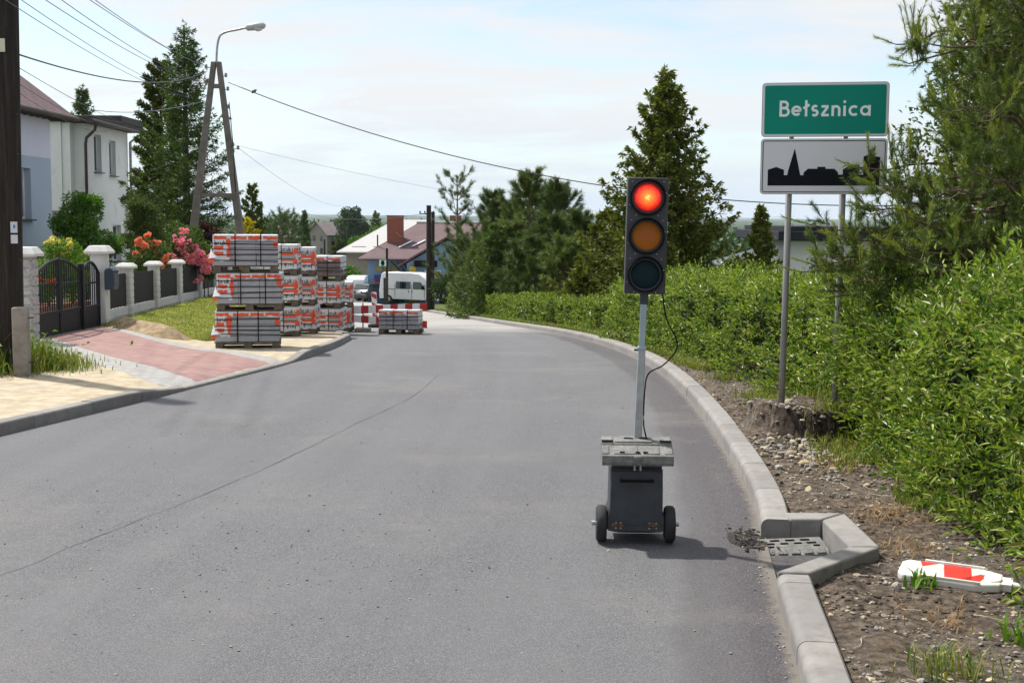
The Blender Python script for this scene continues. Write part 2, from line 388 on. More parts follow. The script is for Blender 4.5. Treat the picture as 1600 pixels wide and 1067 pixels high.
ys = np.concatenate([np.arange(-6, 4, 0.4), np.arange(4, 15, 0.04), 15 * 1.012 ** np.arange(0, 124)])
ss = np.linspace(0.16, 3.6, 84)
Y = np.repeat(ys[:, None], len(ss), 1); X = RK(ys)[:, None] + ss[None]
Z = zverge(X.ravel(), Y.ravel()).reshape(X.shape)
k = MT('bare_soil')
s1 = k.noise(2.2, 7, 0.65); s2 = k.noise(16, 6, 0.7); s3 = k.noise(0.7, 4, 0.6)
c = k.ramp(s2, [(0.32, (0.024, 0.019, 0.015)), (0.45, (0.082, 0.064, 0.05)), (0.56, (0.145, 0.115, 0.09)), (0.72, (0.28, 0.235, 0.18))])
c = k.mix(k.ramp(s1, [(0.42, 0.0), (0.62, 0.75)]), c, k.ramp(s2, [(0.38, (0.045, 0.036, 0.028)), (0.62, (0.19, 0.148, 0.112))]))
c = k.mix(k.ramp(s3, [(0.53, 0.0), (0.66, 0.5)]), c, k.ramp(k.noise(30, 4, 0.7), [(0.38, (0.07, 0.062, 0.055)), (0.64, (0.24, 0.215, 0.18))]))
c = k.mix(k.ramp(k.noise(3.1, 5, 0.7, vec=None), [(0.60, 0.0), (0.72, 0.55)]), c, (0.15, 0.09, 0.05))
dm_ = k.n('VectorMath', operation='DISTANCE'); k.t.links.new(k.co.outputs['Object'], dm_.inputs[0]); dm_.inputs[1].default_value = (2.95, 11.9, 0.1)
hum_shade = k.ramp(k.math('ADD', dm_.outputs['Value'], k.math('MULTIPLY', k.math('SUBTRACT', k.noise(4, 4), 0.5), 0.7)), [(0.4, 0.85), (0.62, 0.0)])  # dark humus together with shade painted into the colour of the mound's front
c = k.mix(hum_shade, c, k.ramp(s2, [(0.35, (0.016, 0.012, 0.010)), (0.65, (0.075, 0.058, 0.045))]))
k.fin(c, 0.96, 0, 0.15); k.bump(k.noise(38, 6, 0.75), 1.0, 0.03)
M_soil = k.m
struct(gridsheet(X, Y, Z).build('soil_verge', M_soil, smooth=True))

# --- left side: sandy bed of the unfinished footway
def zleft(x, y):
    d = LK(y) - x
    dr = sstep(14.6, 16.2, y) * (1 - sstep(19.3, 20.6, y))
    z = H(x, y) + 0.095 - 0.06 * dr * (1 - sstep(0.1, 1.6, d))
    return z
ys = np.concatenate([np.arange(-6, 34, 0.16), np.arange(34, 62, 0.6)]); tt = np.linspace(0, 1, 60)
Y = np.repeat(ys[:, None], 60, 1); x0 = LK(ys) - 0.12; X = x0[:, None] + (np.minimum(-9.2, x0 - 1.2) - x0)[:, None] * tt[None]
Z = zleft(X.ravel(), Y.ravel()).reshape(X.shape)
Z = Z + 0.012 * fbm(X.ravel() * 3, Y.ravel() * 3, 0, 4, 51).reshape(X.shape)
k = MT('bedding_sand'); c = k.ramp(k.noise(5, 7, 0.65), [(0.32, (0.27, 0.225, 0.155)), (0.55, (0.38, 0.325, 0.235)), (0.7, (0.45, 0.395, 0.30))])
c = k.mix(k.ramp(k.noise(0.9, 5, 0.6), [(0.5, 0.0), (0.66, 0.55)]), c, (0.33, 0.31, 0.28))
c = k.mix(k.ramp(k.noise(70, 3, 0.6), [(0.66, 0.0), (0.74, 0.6)]), c, (0.2, 0.15, 0.1))
k.fin(c, 0.95, 0, 0.1); k.bump(k.noise(30, 5, 0.7), 0.5, 0.01)
struct(gridsheet(X, Y, Z).build('sandy_footpath', k.m, smooth=True))

# --- block paved drive to the gate, red field with grey edging bands
A0, A1, B0, B1 = np.array((-4.08, 15.75)), np.array((-7.75, 20.75)), np.array((-3.53, 19.2)), np.array((-7.75, 24.0))
def drive(name, a, b, lift, m_):
    u = np.linspace(a, b, 9); v = np.linspace(0, 1, 41)
    lo = A0[None] + (A1 - A0)[None] * v[:, None]; hi = B0[None] + (B1 - B0)[None] * v[:, None]
    lo[:, 0] = lo[:, 0]; PQ = lo[:, None] + (hi - lo)[:, None] * u[None, :, None]
    X, Y = PQ[..., 0], PQ[..., 1]; X = np.minimum(X, LK(Y) - 0.15)
    Z = zleft(X.ravel(), Y.ravel()).reshape(X.shape) + lift
    Z[0] -= 0.03; Z[-1] -= 0.03; Z[:, 0] -= 0.03 * (a < 0); Z[:, -1] -= 0.03 * (b > 1)
    return struct(gridsheet(X, Y, Z).build(name, m_, smooth=True))
def pavermat(name, ca, cb, mortar, rot):
    k = MT(name); mp = k.n('Mapping'); k.t.links.new(k.co.outputs['Object'], mp.inputs[0]); mp.inputs['Rotation'].default_value = (0, 0, rot)
    br = k.n('TexBrick', {'Color1': (*ca, 1), 'Color2': (*cb, 1), 'Mortar': (*mortar, 1), 'Scale': 1.0, 'Mortar Size': 0.006, 'Brick Width': 0.2, 'Row Height': 0.1, 'Bias': 0.0})
    k.t.links.new(mp.outputs[0], br.inputs['Vector'])
    c = k.mix(k.ramp(k.noise(2.5, 6, 0.65), [(0.4, 0.0), (0.75, 0.45)]), br.outputs['Color'], (0.30, 0.25, 0.21))
    k.fin(c, 0.85, 0, 0.25); k.bump(br.outputs['Fac'], -0.5, 0.006); return k.m
M_red = pavermat('red_block_paving', (0.215, 0.115, 0.108), (0.27, 0.15, 0.14), (0.17, 0.12, 0.1), R(35))
M_grey = pavermat('grey_block_paving', (0.25, 0.25, 0.245), (0.30, 0.30, 0.29), (0.17, 0.16, 0.15), R(35))
drive('driveway_paving', 0.12, 0.9, 0.032, M_red)
drive('driveway_edging', -0.10, 0.12, 0.030, M_grey)
drive('driveway_edging', 0.9, 1.06, 0.030, M_grey)
g = Geo(); yy = np.linspace(20.3, 24.2, 20); xx = np.linspace(-7.72, -7.15, 6)
X, Y = np.meshgrid(xx, yy); Z = zleft(X.ravel(), Y.ravel()).reshape(X.shape) + 0.026
struct(gridsheet(X, Y, Z).build('gate_apron', M_grey, smooth=True))
xx = np.linspace(-13, -7.9, 12); X, Y = np.meshgrid(xx, np.linspace(18, 30, 14)); Z = H(X.ravel(), Y.ravel()).reshape(X.shape) + 0.11
struct(gridsheet(X, Y, Z).build('courtyard', M_grey, smooth=True))

# --- kerbs: single stones laid end to end
def kerbmat():
    k = MT('kerb_concrete'); geo = k.n('NewGeometry')
    c = k.ramp(geo.outputs['Random Per Island'], [(0.0, (0.18, 0.172, 0.163)), (1.0, (0.235, 0.226, 0.214))])
    c = k.mix(k.ramp(k.noise(9, 6, 0.7), [(0.45, 0.0), (0.7, 0.7)]), c, (0.14, 0.127, 0.112))
    c = k.mix(k.ramp(k.noise(2.2, 6, 0.7), [(0.52, 0.0), (0.68, 0.45)]), c, (0.29, 0.27, 0.24))
    c = k.mix(k.ramp(k.noise(160, 2), [(0.62, 0.0), (0.75, 0.45)]), c, (0.13, 0.125, 0.12))
    k.fin(c, 0.88, 0, 0.25); k.bump(k.noise(140, 3), 0.3, 0.003); return k.m
M_kerb = kerbmat()
def kerb(name, pts, w, hf, rr=0.05, stone=1.0, rad=6, base=-0.32, jit=0.0012):
    p = np.array(pts, float); d = np.concatenate([[0], np.cumsum(np.linalg.norm(np.diff(p, axis=0), axis=1))])
    g = Geo(); a = 0.0; rr_ = np.random.default_rng(5)
    def at(s): return np.array([np.interp(s, d, p[:, 0]), np.interp(s, d, p[:, 1])])
    while a < d[-1] - 0.05:
        b = min(a + stone, d[-1]); ss = np.linspace(a + 0.003, b - 0.003, 5); secs = []
        jh = rr_.normal(0, jit); jo = rr_.normal(0, jit)
        for s_ in ss:
            c = at(s_); t = at(min(s_ + 0.06, d[-1])) - at(max(s_ - 0.06, 0)); t = t / np.linalg.norm(t); n = np.array([t[1], -t[0]])
            h = hf(c[0], c[1]) + jh; zb = Hs2(c[0], c[1])
            prof = [(0, base)] + [(rr * (1 - math.cos(q)), h - rr + rr * math.sin(q)) for q in np.linspace(0, math.pi / 2, rad)] + [(w - 0.012, h), (w, h - 0.012), (w, base)]
            secs.append([(*(c + n * (o + jo)), zb + z) for o, z in prof])
        m_ = len(secs[0]); V = [v for q in secs for v in q]
        F = [(i * m_ + j, i * m_ + (j + 1) % m_, (i + 1) * m_ + (j + 1) % m_, (i + 1) * m_ + j) for i in range(4) for j in range(m_)]
        F += [tuple(range(m_))[::-1], tuple(4 * m_ + j for j in range(m_))]
        g.addl(V, F); a = b
    return struct(g.build(name, M_kerb, smooth=False))
def Hs2(x, y): return float(zroad(y))
yk = np.arange(8.38, 62, 0.25)
kerb('kerb', [(RK(y), y) for y in yk], 0.19, lambda x, y: 0.125)
yk = np.arange(-5, 7.06, 0.25)
kerb('kerb', [(RK(y), y) for y in list(yk) + [7.06]], 0.185, lambda x, y: 0.12)
g = Geo()
for poly in ([(1.855, 8.36), (2.065, 8.36), (2.265, 8.555), (1.855, 8.555)], [(2.07, 7.655), (2.255, 7.655), (2.27, 8.55), (2.07, 8.35)],
             [(1.505, 7.085), (1.695, 7.068), (2.25, 7.645), (2.06, 7.648)]):
    g.prism(poly, (0, 0, -0.32), (1, 0, 0), (0, 1, 0), (0, 0, 1), 0.445)
struct(g.build('kerb', M_kerb, bevel=0.016, seg=3))
g = Geo(); g.prism([(1.58, 7.04), (2.1, 7.5), (2.15, 8.4), (1.6, 8.5)], (0, 0, -0.22), (1, 0, 0), (0, 1, 0), (0, 0, 1), 0.14)
g.prism([(1.60, 7.10), (1.66, 7.14), (2.03, 7.52), (2.09, 7.95), (1.60, 7.95)], (0, 0, -0.1), (1, 0, 0), (0, 1, 0), (0, 0, 1), 0.085)
struct(g.build('gully_floor', mat('patch_asphalt', (0.055, 0.053, 0.052), 0.9, 0.4, 30, 0.8, 90)))
def hleft(x, y):
    return 0.125 - 0.085 * float(sstep(14.2, 15.8, y) * (1 - sstep(19.4, 20.8, y)))
yk = list(np.arange(30.6, -5, -0.25))
tail = [(-7.5, 32.4), (-6.4, 32.2), (-5.4, 31.7)]
kerb('kerb', tail + [(LK(y), y) for y in yk if y < 31.0], 0.15, hleft, 0.03)
# low concrete edging behind the path, and at the drive's near side
kerb('path_edging', [(-8.2, 17.2), (-7.35, 16.55), (-6.9, 16.9), (-6.6, 17.9), (-7.5, 20.6)], 0.06, lambda x, y: 0.13, 0.01)

# --- plain air between here and the hills
def haze_box():
    g = Geo(); g.box((0, 5600, 3), (19400, 11900, 126))
    k = bpy.data.materials.new('haze_air'); k.use_nodes = True; t_ = k.node_tree; t_.nodes.clear()
    v = t_.nodes.new('ShaderNodeVolumePrincipled'); o = t_.nodes.new('ShaderNodeOutputMaterial')
    v.inputs['Color'].default_value = (0.80, 0.89, 1.0, 1); v.inputs['Density'].default_value = HAZE; v.inputs['Anisotropy'].default_value = 0.2
    t_.links.new(v.outputs[0], o.inputs['Volume'])
    return stuff(g.build('haze', k), 'thin bluish haze in the air over the whole landscape', 'haze')
HAZE = 0.00005
# ================================================================== VEGETATION
def rdir(n, rng=RNG): return unit(rng.normal(size=(n, 3)))
def leaves(g, pos, d, L, W, kind='d', up=None, fold=0.25, droop=0.12, rng=RNG, mi=0):
    n = len(pos); d = unit(d); L = np.broadcast_to(np.asarray(L, float), (n,))[:, None]; W = np.broadcast_to(np.asarray(W, float), (n,))[:, None]
    nr = (np.array([0, 0, 1.0]) + 0.9 * rng.normal(size=(n, 3))) if up is None else up
    s = unit(np.cross(d, nr)); nn = np.cross(s, d)
    if kind == 'n':
        V = np.stack([pos + s * W / 2, pos - s * W / 2, pos + d * L], 1); F = np.arange(n)[:, None] * 3 + np.array([[0, 1, 2]])
        return g.add(V.reshape(-1, 3), F, mi)
    if kind == 'd':
        mid = pos + d * L * 0.45
        V = np.stack([pos, mid + s * W / 2 + nn * W * fold, pos + d * L - nn * L * droop, mid - s * W / 2 + nn * W * fold], 1)
        F = (np.arange(n)[:, None, None] * 4 + np.array([[[0, 1, 2], [0, 2, 3]]])).reshape(-1, 3)
        return g.add(V.reshape(-1, 3), F, mi)
    a = pos + d * L * 0.28; b = pos + d * L * 0.66 - nn * L * droop * 0.4; tip = pos + d * L - nn * L * droop
    V = np.stack([pos, a + s * W * 0.5 + nn * W * fold, b + s * W * 0.42 + nn * W * fold, tip, b - s * W * 0.42 + nn * W * fold, a - s * W * 0.5 + nn * W * fold], 1)
    F = (np.arange(n)[:, None, None] * 6 + np.array([[[0, 1, 2, 3], [0, 3, 4, 5]]])).reshape(-1, 4)
    return g.add(V.reshape(-1, 3), F, mi)

M_bark = mat('bark', (0.085, 0.065, 0.05), 0.9, 0.4, 14, 0.8, 40)
M_pbark = mat('pine_bark', (0.13, 0.085, 0.06), 0.9, 0.45, 12, 0.8, 40)
M_hedge = leafmat('hedge_leaves', [(0.044, 0.088, 0.012), (0.085, 0.15, 0.017), (0.14, 0.225, 0.024), (0.22, 0.31, 0.034), (0.32, 0.40, 0.055), (0.36, 0.40, 0.09), (0.15, 0.12, 0.045)], 0.4, 0.3, 0.4, big=(1.7, (0.6, 0.68, 0.72)))
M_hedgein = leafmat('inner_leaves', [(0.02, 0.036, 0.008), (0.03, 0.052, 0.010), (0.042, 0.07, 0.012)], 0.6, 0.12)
M_twig = mat('twigs', (0.11, 0.085, 0.05), 0.85, 0.3, 10)

def hedge(name, label, path, width, hf, ll, lw, dens, seed, bright=1.0, mat_=None, flat=0.0, kind='6', shoot=0.16, group=None, up=0.55, wild=0.0):
    """path: centre line points; hf(s) height; leaves on shoots growing out of a noisy rounded box"""
    rng = np.random.default_rng(seed)
    p = np.array(path, float); d = np.concatenate([[0], np.cumsum(np.linalg.norm(np.diff(p, axis=0), axis=1))]); Ltot = d[-1]
    def at(s): return np.stack([np.interp(s, d, p[:, 0]), np.interp(s, d, p[:, 1])], -1)
    mid = at(np.array([Ltot / 2]))[0]
    root = thing(name, label, 'hedge', (float(mid[0]), float(mid[1]), Hs(*mid)), 0, group)
    hm = float(np.mean(hf(np.linspace(0, Ltot, 20))))
    per = 2 * hm + width
    n = int(Ltot * per * dens) + int(2 * width * hm * dens)
    s = rng.uniform(-0.02, 1.02, n) * Ltot; q = rng.uniform(0, per, n); h = hf(s); dep = np.abs(rng.normal(0, 0.13, n))
    ends = rng.random(n) < 2 * width * hm / (per * Ltot + 2 * width * hm)
    o = np.zeros(n); z = np.zeros(n); no = np.zeros((n, 3)); c = at(s); t = unit(at(np.clip(s + 0.1, 0, Ltot)) - at(np.clip(s - 0.1, 0, Ltot))); nx = np.stack([t[:, 1], -t[:, 0]], -1)
    A = q < hm; B = (q >= hm) & (q < hm + width); Cc = q >= hm + width
    o = np.where(A, -width / 2, np.where(B, q - hm - width / 2, width / 2)); zz = np.where(A, q / hm, np.where(B, 1.0, (q - hm - width) / hm))
    nl = np.where(A, -1.0, np.where(Cc, 1.0, 0.0)); nz = np.where(B, 1.0, 0.0)
    # rounded shoulders and a slight batter
    o = o * (1 - 0.16 * zz ** 3 * (1 - flat)); ts = 0 * s
    ei = np.where(ends)[0]
    o[ei] = rng.uniform(-width / 2, width / 2, len(ei)); zz[ei] = rng.uniform(0, 1, len(ei)); lowend = rng.random(len(ei)) < 0.5
    s[ei] = np.where(lowend, 0, Ltot); c = at(s); ts[ei] = np.where(lowend, -1, 1); nl[ei] = 0; nz[ei] = 0
    bul = (fbm(s * 0.9, o * 0.9, zz * 1.3, 3, seed) * 0.36 + fbm(s * 3.1, o * 3, zz * 3, 2, seed + 7) * 0.22) * (1 - 0.6 * flat)
    rad = bul - dep
    pos = np.zeros((n, 3)); gz = H(c[:, 0] + nx[:, 0] * o, c[:, 1] + nx[:, 1] * o)
    out = nx * nl[:, None] + t * ts[:, None]
    pos[:, :2] = c + nx * o[:, None] + out * rad[:, None]; pos[:, 2] = gz + 0.03 + zz * h * (1 + wild * fbm(s * 1.7, o * 2, 0, 3, seed + 3)) + nz * rad
    N3 = np.concatenate([out, nz[:, None]], 1)
    sd_ = unit(N3 * 0.75 + np.array([0, 0, up]) + 0.55 * rng.normal(size=(n, 3)))
    g = Geo(); kk = 7; gt = Geo(); sh = shoot * rng.uniform(0.5, 1.35, n)
    big = rng.random(n) < wild * 0.35; sh = np.where(big & (zz > 0.7), sh * 2.3, sh)
    for j in range(kk):
        f = (j + 0.5) / kk; bp = pos + sd_ * (sh * f)[:, None]
        rot = unit(np.cross(sd_, rng.normal(size=(n, 3))))
        ld = unit(sd_ * (0.45 + 0.5 * f) + rot * (0.9 - 0.35 * f) + np.array([0, 0, 0.05]))
        leaves(g, bp, ld, ll * rng.uniform(0.45, 1.4, n) * (1.05 - 0.3 * f), lw * rng.uniform(0.7, 1.2, n), kind, rng=rng)
    fo = g.build('foliage', mat_ or M_hedge, root, world=True)
    # stems and inner leaf mass
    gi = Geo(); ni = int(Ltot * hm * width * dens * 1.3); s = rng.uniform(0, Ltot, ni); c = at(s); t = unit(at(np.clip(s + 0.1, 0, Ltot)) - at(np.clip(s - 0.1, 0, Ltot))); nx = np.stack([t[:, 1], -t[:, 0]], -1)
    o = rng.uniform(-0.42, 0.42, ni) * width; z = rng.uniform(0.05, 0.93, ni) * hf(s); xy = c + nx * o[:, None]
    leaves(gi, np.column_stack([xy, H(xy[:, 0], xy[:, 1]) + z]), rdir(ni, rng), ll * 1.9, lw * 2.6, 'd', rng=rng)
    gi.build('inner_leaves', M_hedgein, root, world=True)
    gs = Geo()
    for i in range(int(Ltot * 7)):
        s_ = np.array([rng.uniform(0, Ltot)]); c_ = at(s_)[0]; xy = c_ + rng.uniform(-0.3, 0.3, 2) * width; h_ = float(hf(s_)[0]) * rng.uniform(0.6, 0.95); z0 = Hs(*xy)
        e = rng.normal(0, 0.12, 2); gs.tube([(*xy, z0 - 0.05), (*(xy + e * 0.4), z0 + h_ * 0.5), (*(xy + e), z0 + h_)], [0.012, 0.009, 0.004], 4, False)
    gs.build('stems', M_twig, root, world=True)
    return root

def limb(p0, p1, bend, n=6, rng=RNG):
    p0, p1 = np.array(p0, float), np.array(p1, float); t = np.linspace(0, 1, n)[:, None]
    b = np.array([0, 0, bend]) + rng.normal(0, 0.04, 3) * np.linalg.norm(p1 - p0)
    return p0 + (p1 - p0) * t + b * (4 * t * (1 - t)) * 0.5
def tree_broad(name, label, loc, h, w, th, mats_, seed, nl=9000, ll=0.12, clumps=34, group=None, cat='tree', shape=1.0, base=0.25, rtrunk=None, sy=1.0, mb=None):
    """tapered trunk, limbs to leaf clumps scattered through an uneven crown"""
    rng = np.random.default_rng(seed); root = thing(name, label, cat, loc, 0, group)
    rt = rtrunk or 0.03 * h; cz = h * (base + (1 - base) / 2); rz = h * (1 - base) / 2
    gt = Geo(); gt.tube([(0, 0, -0.3), (0.02 * h, 0, h * 0.2), (0, 0.02 * h, h * 0.45), (0.01 * h, 0, h * 0.8)], [rt * 1.25, rt, rt * 0.75, rt * 0.2], 8)
    cs = []
    while len(cs) < clumps:
        v = rdir(1, rng)[0] * rng.uniform(0.35, 1.0) ** 0.5
        z = v[2]; taper = 1 - (0.5 * shape) * max(0, z)
        c = np.array([v[0] * w / 2 * 0.82 * taper, v[1] * w / 2 * 0.82 * taper * sy, cz + z * rz * 0.86]); cs.append(c)
    g = Geo(); per = nl // clumps
    for c in cs:
        r_ = w * rng.uniform(0.10, 0.2) * (0.7 + 0.3 * rz / max(w / 2, 0.01)) * (0.8 if c[2] > cz + rz * 0.5 else 1)
        a = np.array([0, 0, max(h * base * 0.8, c[2] - rng.uniform(0.25, 0.5) * h)]); gt.tube(limb(a, c, rng.uniform(-0.05, 0.1) * h, 5, rng), np.linspace(rt * 0.4, rt * 0.08, 5), 5, False)
        u = rdir(per, rng); rr = rng.uniform(0.35, 1.0, per) ** 0.45; sc = np.array([1.15, 1.15, 0.8]) * r_
        u2 = u * sc * (rr * (1 + 0.35 * fbm(u[:, 0] * 2, u[:, 1] * 2, u[:, 2] * 2 + seed + c[0], 2, 3)))[:, None]
        leaves(g, c + u2, unit(u * 0.7 + rng.normal(size=(per, 3)) * 0.7 + np.array([0, 0, -0.1])), ll * rng.uniform(0.6, 1.3, per), ll * 0.55 * rng.uniform(0.7, 1.2, per), 'd', rng=rng)
    gt.build('trunk', mb or M_bark, root, smooth=True); g.build('crown', mats_, root)
    return root
def tree_spruce(name, label, loc, h, rb, mats_, seed, whorl=0.2, group=None, cat='tree', needle=0.075, dens=1.0, droop=0.25, power=0.85, low=0.03, irregular=0.25, kind='d', nw=0.018, mb=None, tipup=0.25):
    rng = np.random.default_rng(seed); root = thing(name, label, cat, loc, 0, group)
    gt = Geo(); gt.tube([(0, 0, -0.2), (0, 0, h * 0.5), (0, 0, h * 0.985)], [0.018 * h, 0.011 * h, 0.003 * h], 8)
    g = Geo(); z = h * low; PP = []; DD = []; LL = []
    while z < h * 0.975:
        f = z / h; nb = int(rng.integers(6, 10)) if f < 0.9 else 4
        a0 = rng.uniform(0, 6.28)
        for b in range(nb):
            R_ = rb * (1 - f) ** power * rng.uniform(1 - irregular, 1 + irregular * 0.7) + 0.05
            az = a0 + b * 6.283 / nb + rng.normal(0, 0.25); hd = np.array([math.cos(az), math.sin(az), 0])
            m_ = 7; t = np.linspace(0, 1, m_)
            dz = -droop * R_ * (1 - f * 1.6) * t + tipup * R_ * t ** 2.2 + 0.35 * R_ * f * t
            br = np.array([0, 0, z + rng.normal(0, 0.04)]) + hd[None] * (R_ * t)[:, None]; br[:, 2] += dz
            gt.tube(br, np.linspace(0.006 + 0.008 * R_, 0.003, m_), 4, False)
            nt_ = max(3, int(R_ / 0.13 * dens)); ft = np.sort(rng.uniform(0.12, 1.0, nt_))
            bp = np.stack([np.interp(ft, t, br[:, i]) for i in range(3)], -1)
            sd = np.array([-hd[1], hd[0], 0])
            for sgn in (-1, 1):
                tl = np.clip((1.08 - ft) * R_ * 0.5, 0.08, 0.55) * rng.uniform(0.6, 1.2, nt_)
                td = unit(hd[None] * 0.75 + sgn * sd[None] * 0.8 + np.array([0, 0, -0.12]) + 0.15 * rng.normal(size=(nt_, 3)))
                ns = 5
                for s_ in range(ns):
                    q = bp + td * (tl * (s_ + rng.uniform(0, 1, nt_)) / ns)[:, None]
                    PP.append(q); DD.append(unit(td + 0.55 * rng.normal(size=(nt_, 3)) + np.array([0, 0, 0.15])))
            q = bp; PP.append(q); DD.append(unit(hd[None] + 0.5 * rng.normal(size=(nt_, 3)) + np.array([0, 0, 0.25])))
        z += whorl * (0.55 + 0.6 * (1 - f)) * rng.uniform(0.75, 1.25)
    tip = np.array([0, 0, h]); 
    k_ = 24; q = np.column_stack([np.zeros(k_), np.zeros(k_), rng.uniform(h * 0.94, h, k_)]); PP.append(q); DD.append(unit(rdir(k_, rng) * np.array([1, 1, 0.3]) + np.array([0, 0, 0.8])))
    PP = np.vstack(PP); DD = np.vstack(DD); n = len(PP)
    leaves(g, PP, DD, needle * rng.uniform(0.7, 1.5, n) * 1.5, nw * 1.5 * rng.uniform(0.7, 1.3, n), kind, rng=rng, fold=0.1)
    gt.build('trunk', mb or M_bark, root, smooth=True); g.build('crown', mats_, root)
    return root
def tree_pine(name, label, loc, h, rb, mats_, seed, group=None, whorls=13, low=0.1, nl=0.13, nwid=0.010, tufts=9, nn=26, ragged=0.35, power=0.7, cat='tree', curve=0.55):
    """open whorls of upswept branches carrying brushes of long needles"""
    rng = np.random.default_rng(seed); root = thing(name, label, cat, loc, 0, group); gt = Geo(); g = Geo()
    lean = rng.normal(0, 0.02, 2) * h
    gt.tube([(0, 0, -0.2), (lean[0] * .5, lean[1] * .5, h * 0.5), (lean[0], lean[1], h * 0.97)], [0.02 * h, 0.013 * h, 0.003 * h], 8)
    TP = []; TD = []
    for wi in range(whorls):
        f = low + (0.97 - low) * wi / (whorls - 1); nb = int(rng.integers(4, 7))
        a0 = rng.uniform(0, 6.28)
        for b in range(nb):
            R_ = rb * max(0.08, (1 - f)) ** power * rng.uniform(1 - ragged, 1 + ragged * 0.6)
            az = a0 + b * 6.283 / nb + rng.normal(0, 0.3); hd = np.array([math.cos(az), math.sin(az), 0]); sd = np.array([-hd[1], hd[0], 0])
            t = np.linspace(0, 1, 7); br = np.array([lean[0] * f, lean[1] * f, f * h]) + hd * (R_ * t)[:, None]
            br[:, 2] += R_ * (0.18 + 0.5 * f) * t + curve * R_ * t ** 2.5 - 0.15 * R_ * t * (1 - f)
            gt.tube(br, np.linspace(0.01 + 0.012 * R_, 0.004, 7), 5, False)
            for q in range(tufts):
                ft = 1.0 if q == 0 else rng.uniform(0.3, 1.0); p0 = np.array([np.interp(ft, t, br[:, i]) for i in range(3)])
                d = unit(hd * 0.7 + sd * rng.normal(0, 0.75) + np.array([0, 0, rng.uniform(0.25, 1.2)])); l_ = rng.uniform(0.12, 0.35) * (0.6 + 0.25 * rb)
                p1 = p0 + d * l_; gt.tube([p0, p0 + d * l_ * 0.5 + np.array([0, 0, -0.03]), p1], [0.006, 0.005, 0.003], 3, False)
                for s_ in np.linspace(0.25, 1, 5): TP.append(p0 + d * l_ * s_); TD.append(d)
    p1 = np.array([lean[0], lean[1], h * 0.94])
    for s_ in np.linspace(0, 1, 8): TP.append(p1 + np.array([0, 0, h * 0.06]) * s_); TD.append(np.array([0, 0, 1.0]))
    TP = np.array(TP); TD = np.array(TD); per = max(4, nn // 5); PP = np.repeat(TP, per, 0); DD = np.repeat(TD, per, 0); n = len(PP)
    r_ = unit(np.cross(DD, rng.normal(size=(n, 3)))); nd = unit(DD * rng.uniform(0.5, 1.1, n)[:, None] + r_ * 0.75)
    leaves(g, PP + 0.02 * rng.normal(size=(n, 3)), nd, nl * rng.uniform(0.7, 1.2, n), nwid, 'n', rng=rng)
    gt.build('trunk', M_pbark, root, smooth=True); g.build('crown', mats_, root); return root
def tree_cypress(name, label, loc, h, rb, mats_, seed, nl=26000, group=None, ll=0.13, lumps=120, power=0.8, cat='tree', low=0.02, wisp=0.3):
    rng = np.random.default_rng(seed); root = thing(name, label, cat, loc, 0, group); gt = Geo(); g = Geo()
    gt.tube([(0, 0, -0.2), (0, 0, h * 0.6), (0, 0, h * 0.99)], [0.02 * h, 0.011 * h, 0.002 * h], 8)
    per = nl // lumps
    for i in range(lumps):
        f = low + (0.985 - low) * (i / lumps) ** 1.15; az = i * 2.399 + rng.normal(0, 0.3); R_ = rb * (1 - f) ** power * rng.uniform(1 - wisp, 1 + wisp * 0.5)
        hd = np.array([math.cos(az), math.sin(az), 0]); tipp = np.array([0, 0, f * h]) + hd * R_ + np.array([0, 0, 0.22 * R_ + 0.02 * h])
        p0 = np.array([0, 0, max(0.05, f * h - 0.15 * R_)]); gt.tube(limb(p0, tipp, -0.1 * R_, 5, rng), np.linspace(0.01 + 0.01 * R_, 0.004, 5), 4, False)
        n = int(per * (0.35 + 1.0 * (1 - f))); t = rng.uniform(0.3, 1.0, n) ** 0.8; ax = tipp - p0
        wid = (0.055 * rb + 0.15 * R_) * (1.2 - 0.6 * t)
        q = p0 + ax * t[:, None] + rdir(n, rng) * np.array([1, 1, 0.8]) * (wid * rng.uniform(0.2, 1, n) ** 0.6)[:, None]
        leaves(g, q, unit(hd * 0.55 + np.array([0, 0, 0.5]) + 0.65 * rng.normal(size=(n, 3))), ll * rng.uniform(0.6, 1.4, n), ll * 0.42 * rng.uniform(0.7, 1.3, n), 'd', rng=rng, fold=0.1)
    gt.build('trunk', M_bark, root, smooth=True); g.build('crown', mats_, root); return root
def blades(g, xy, z, h, w, rng, lean=0.5, mi=0):
    n = len(xy); az = rng.uniform(0, 6.28, n); d = np.stack([np.cos(az), np.sin(az), np.zeros(n)], -1); s = np.stack([-d[:, 1], d[:, 0], d[:, 2]], -1)
    h = np.broadcast_to(h, (n,))[:, None] * rng.uniform(0.5, 1.3, (n, 1)); w = w * rng.uniform(0.7, 1.3, (n, 1)); l_ = lean * rng.uniform(0.1, 1.2, (n, 1))
    b = np.column_stack([xy, z]); m_ = b + np.array([0, 0, 1]) * h * 0.6 + d * h * l_ * 0.35; t = b + np.array([0, 0, 1]) * h * (1 - 0.25 * l_) + d * h * l_
    V = np.stack([b - s * w / 2, b + s * w / 2, m_ + s * w * 0.4, m_ - s * w * 0.4, t], 1).reshape(-1, 3); i = np.arange(n)[:, None] * 5
    o = g.n; g.add(V, i + np.array([[0, 1, 2, 3]]), mi); g.F.append(i + np.array([[3, 2, 4]]) + o); g.M.append(np.full(n, mi)); return g
M_grass = leafmat('grass_blades', [(0.07, 0.13, 0.018), (0.12, 0.18, 0.025), (0.19, 0.20, 0.035), (0.27, 0.23, 0.07)], 0.5, 0.3)
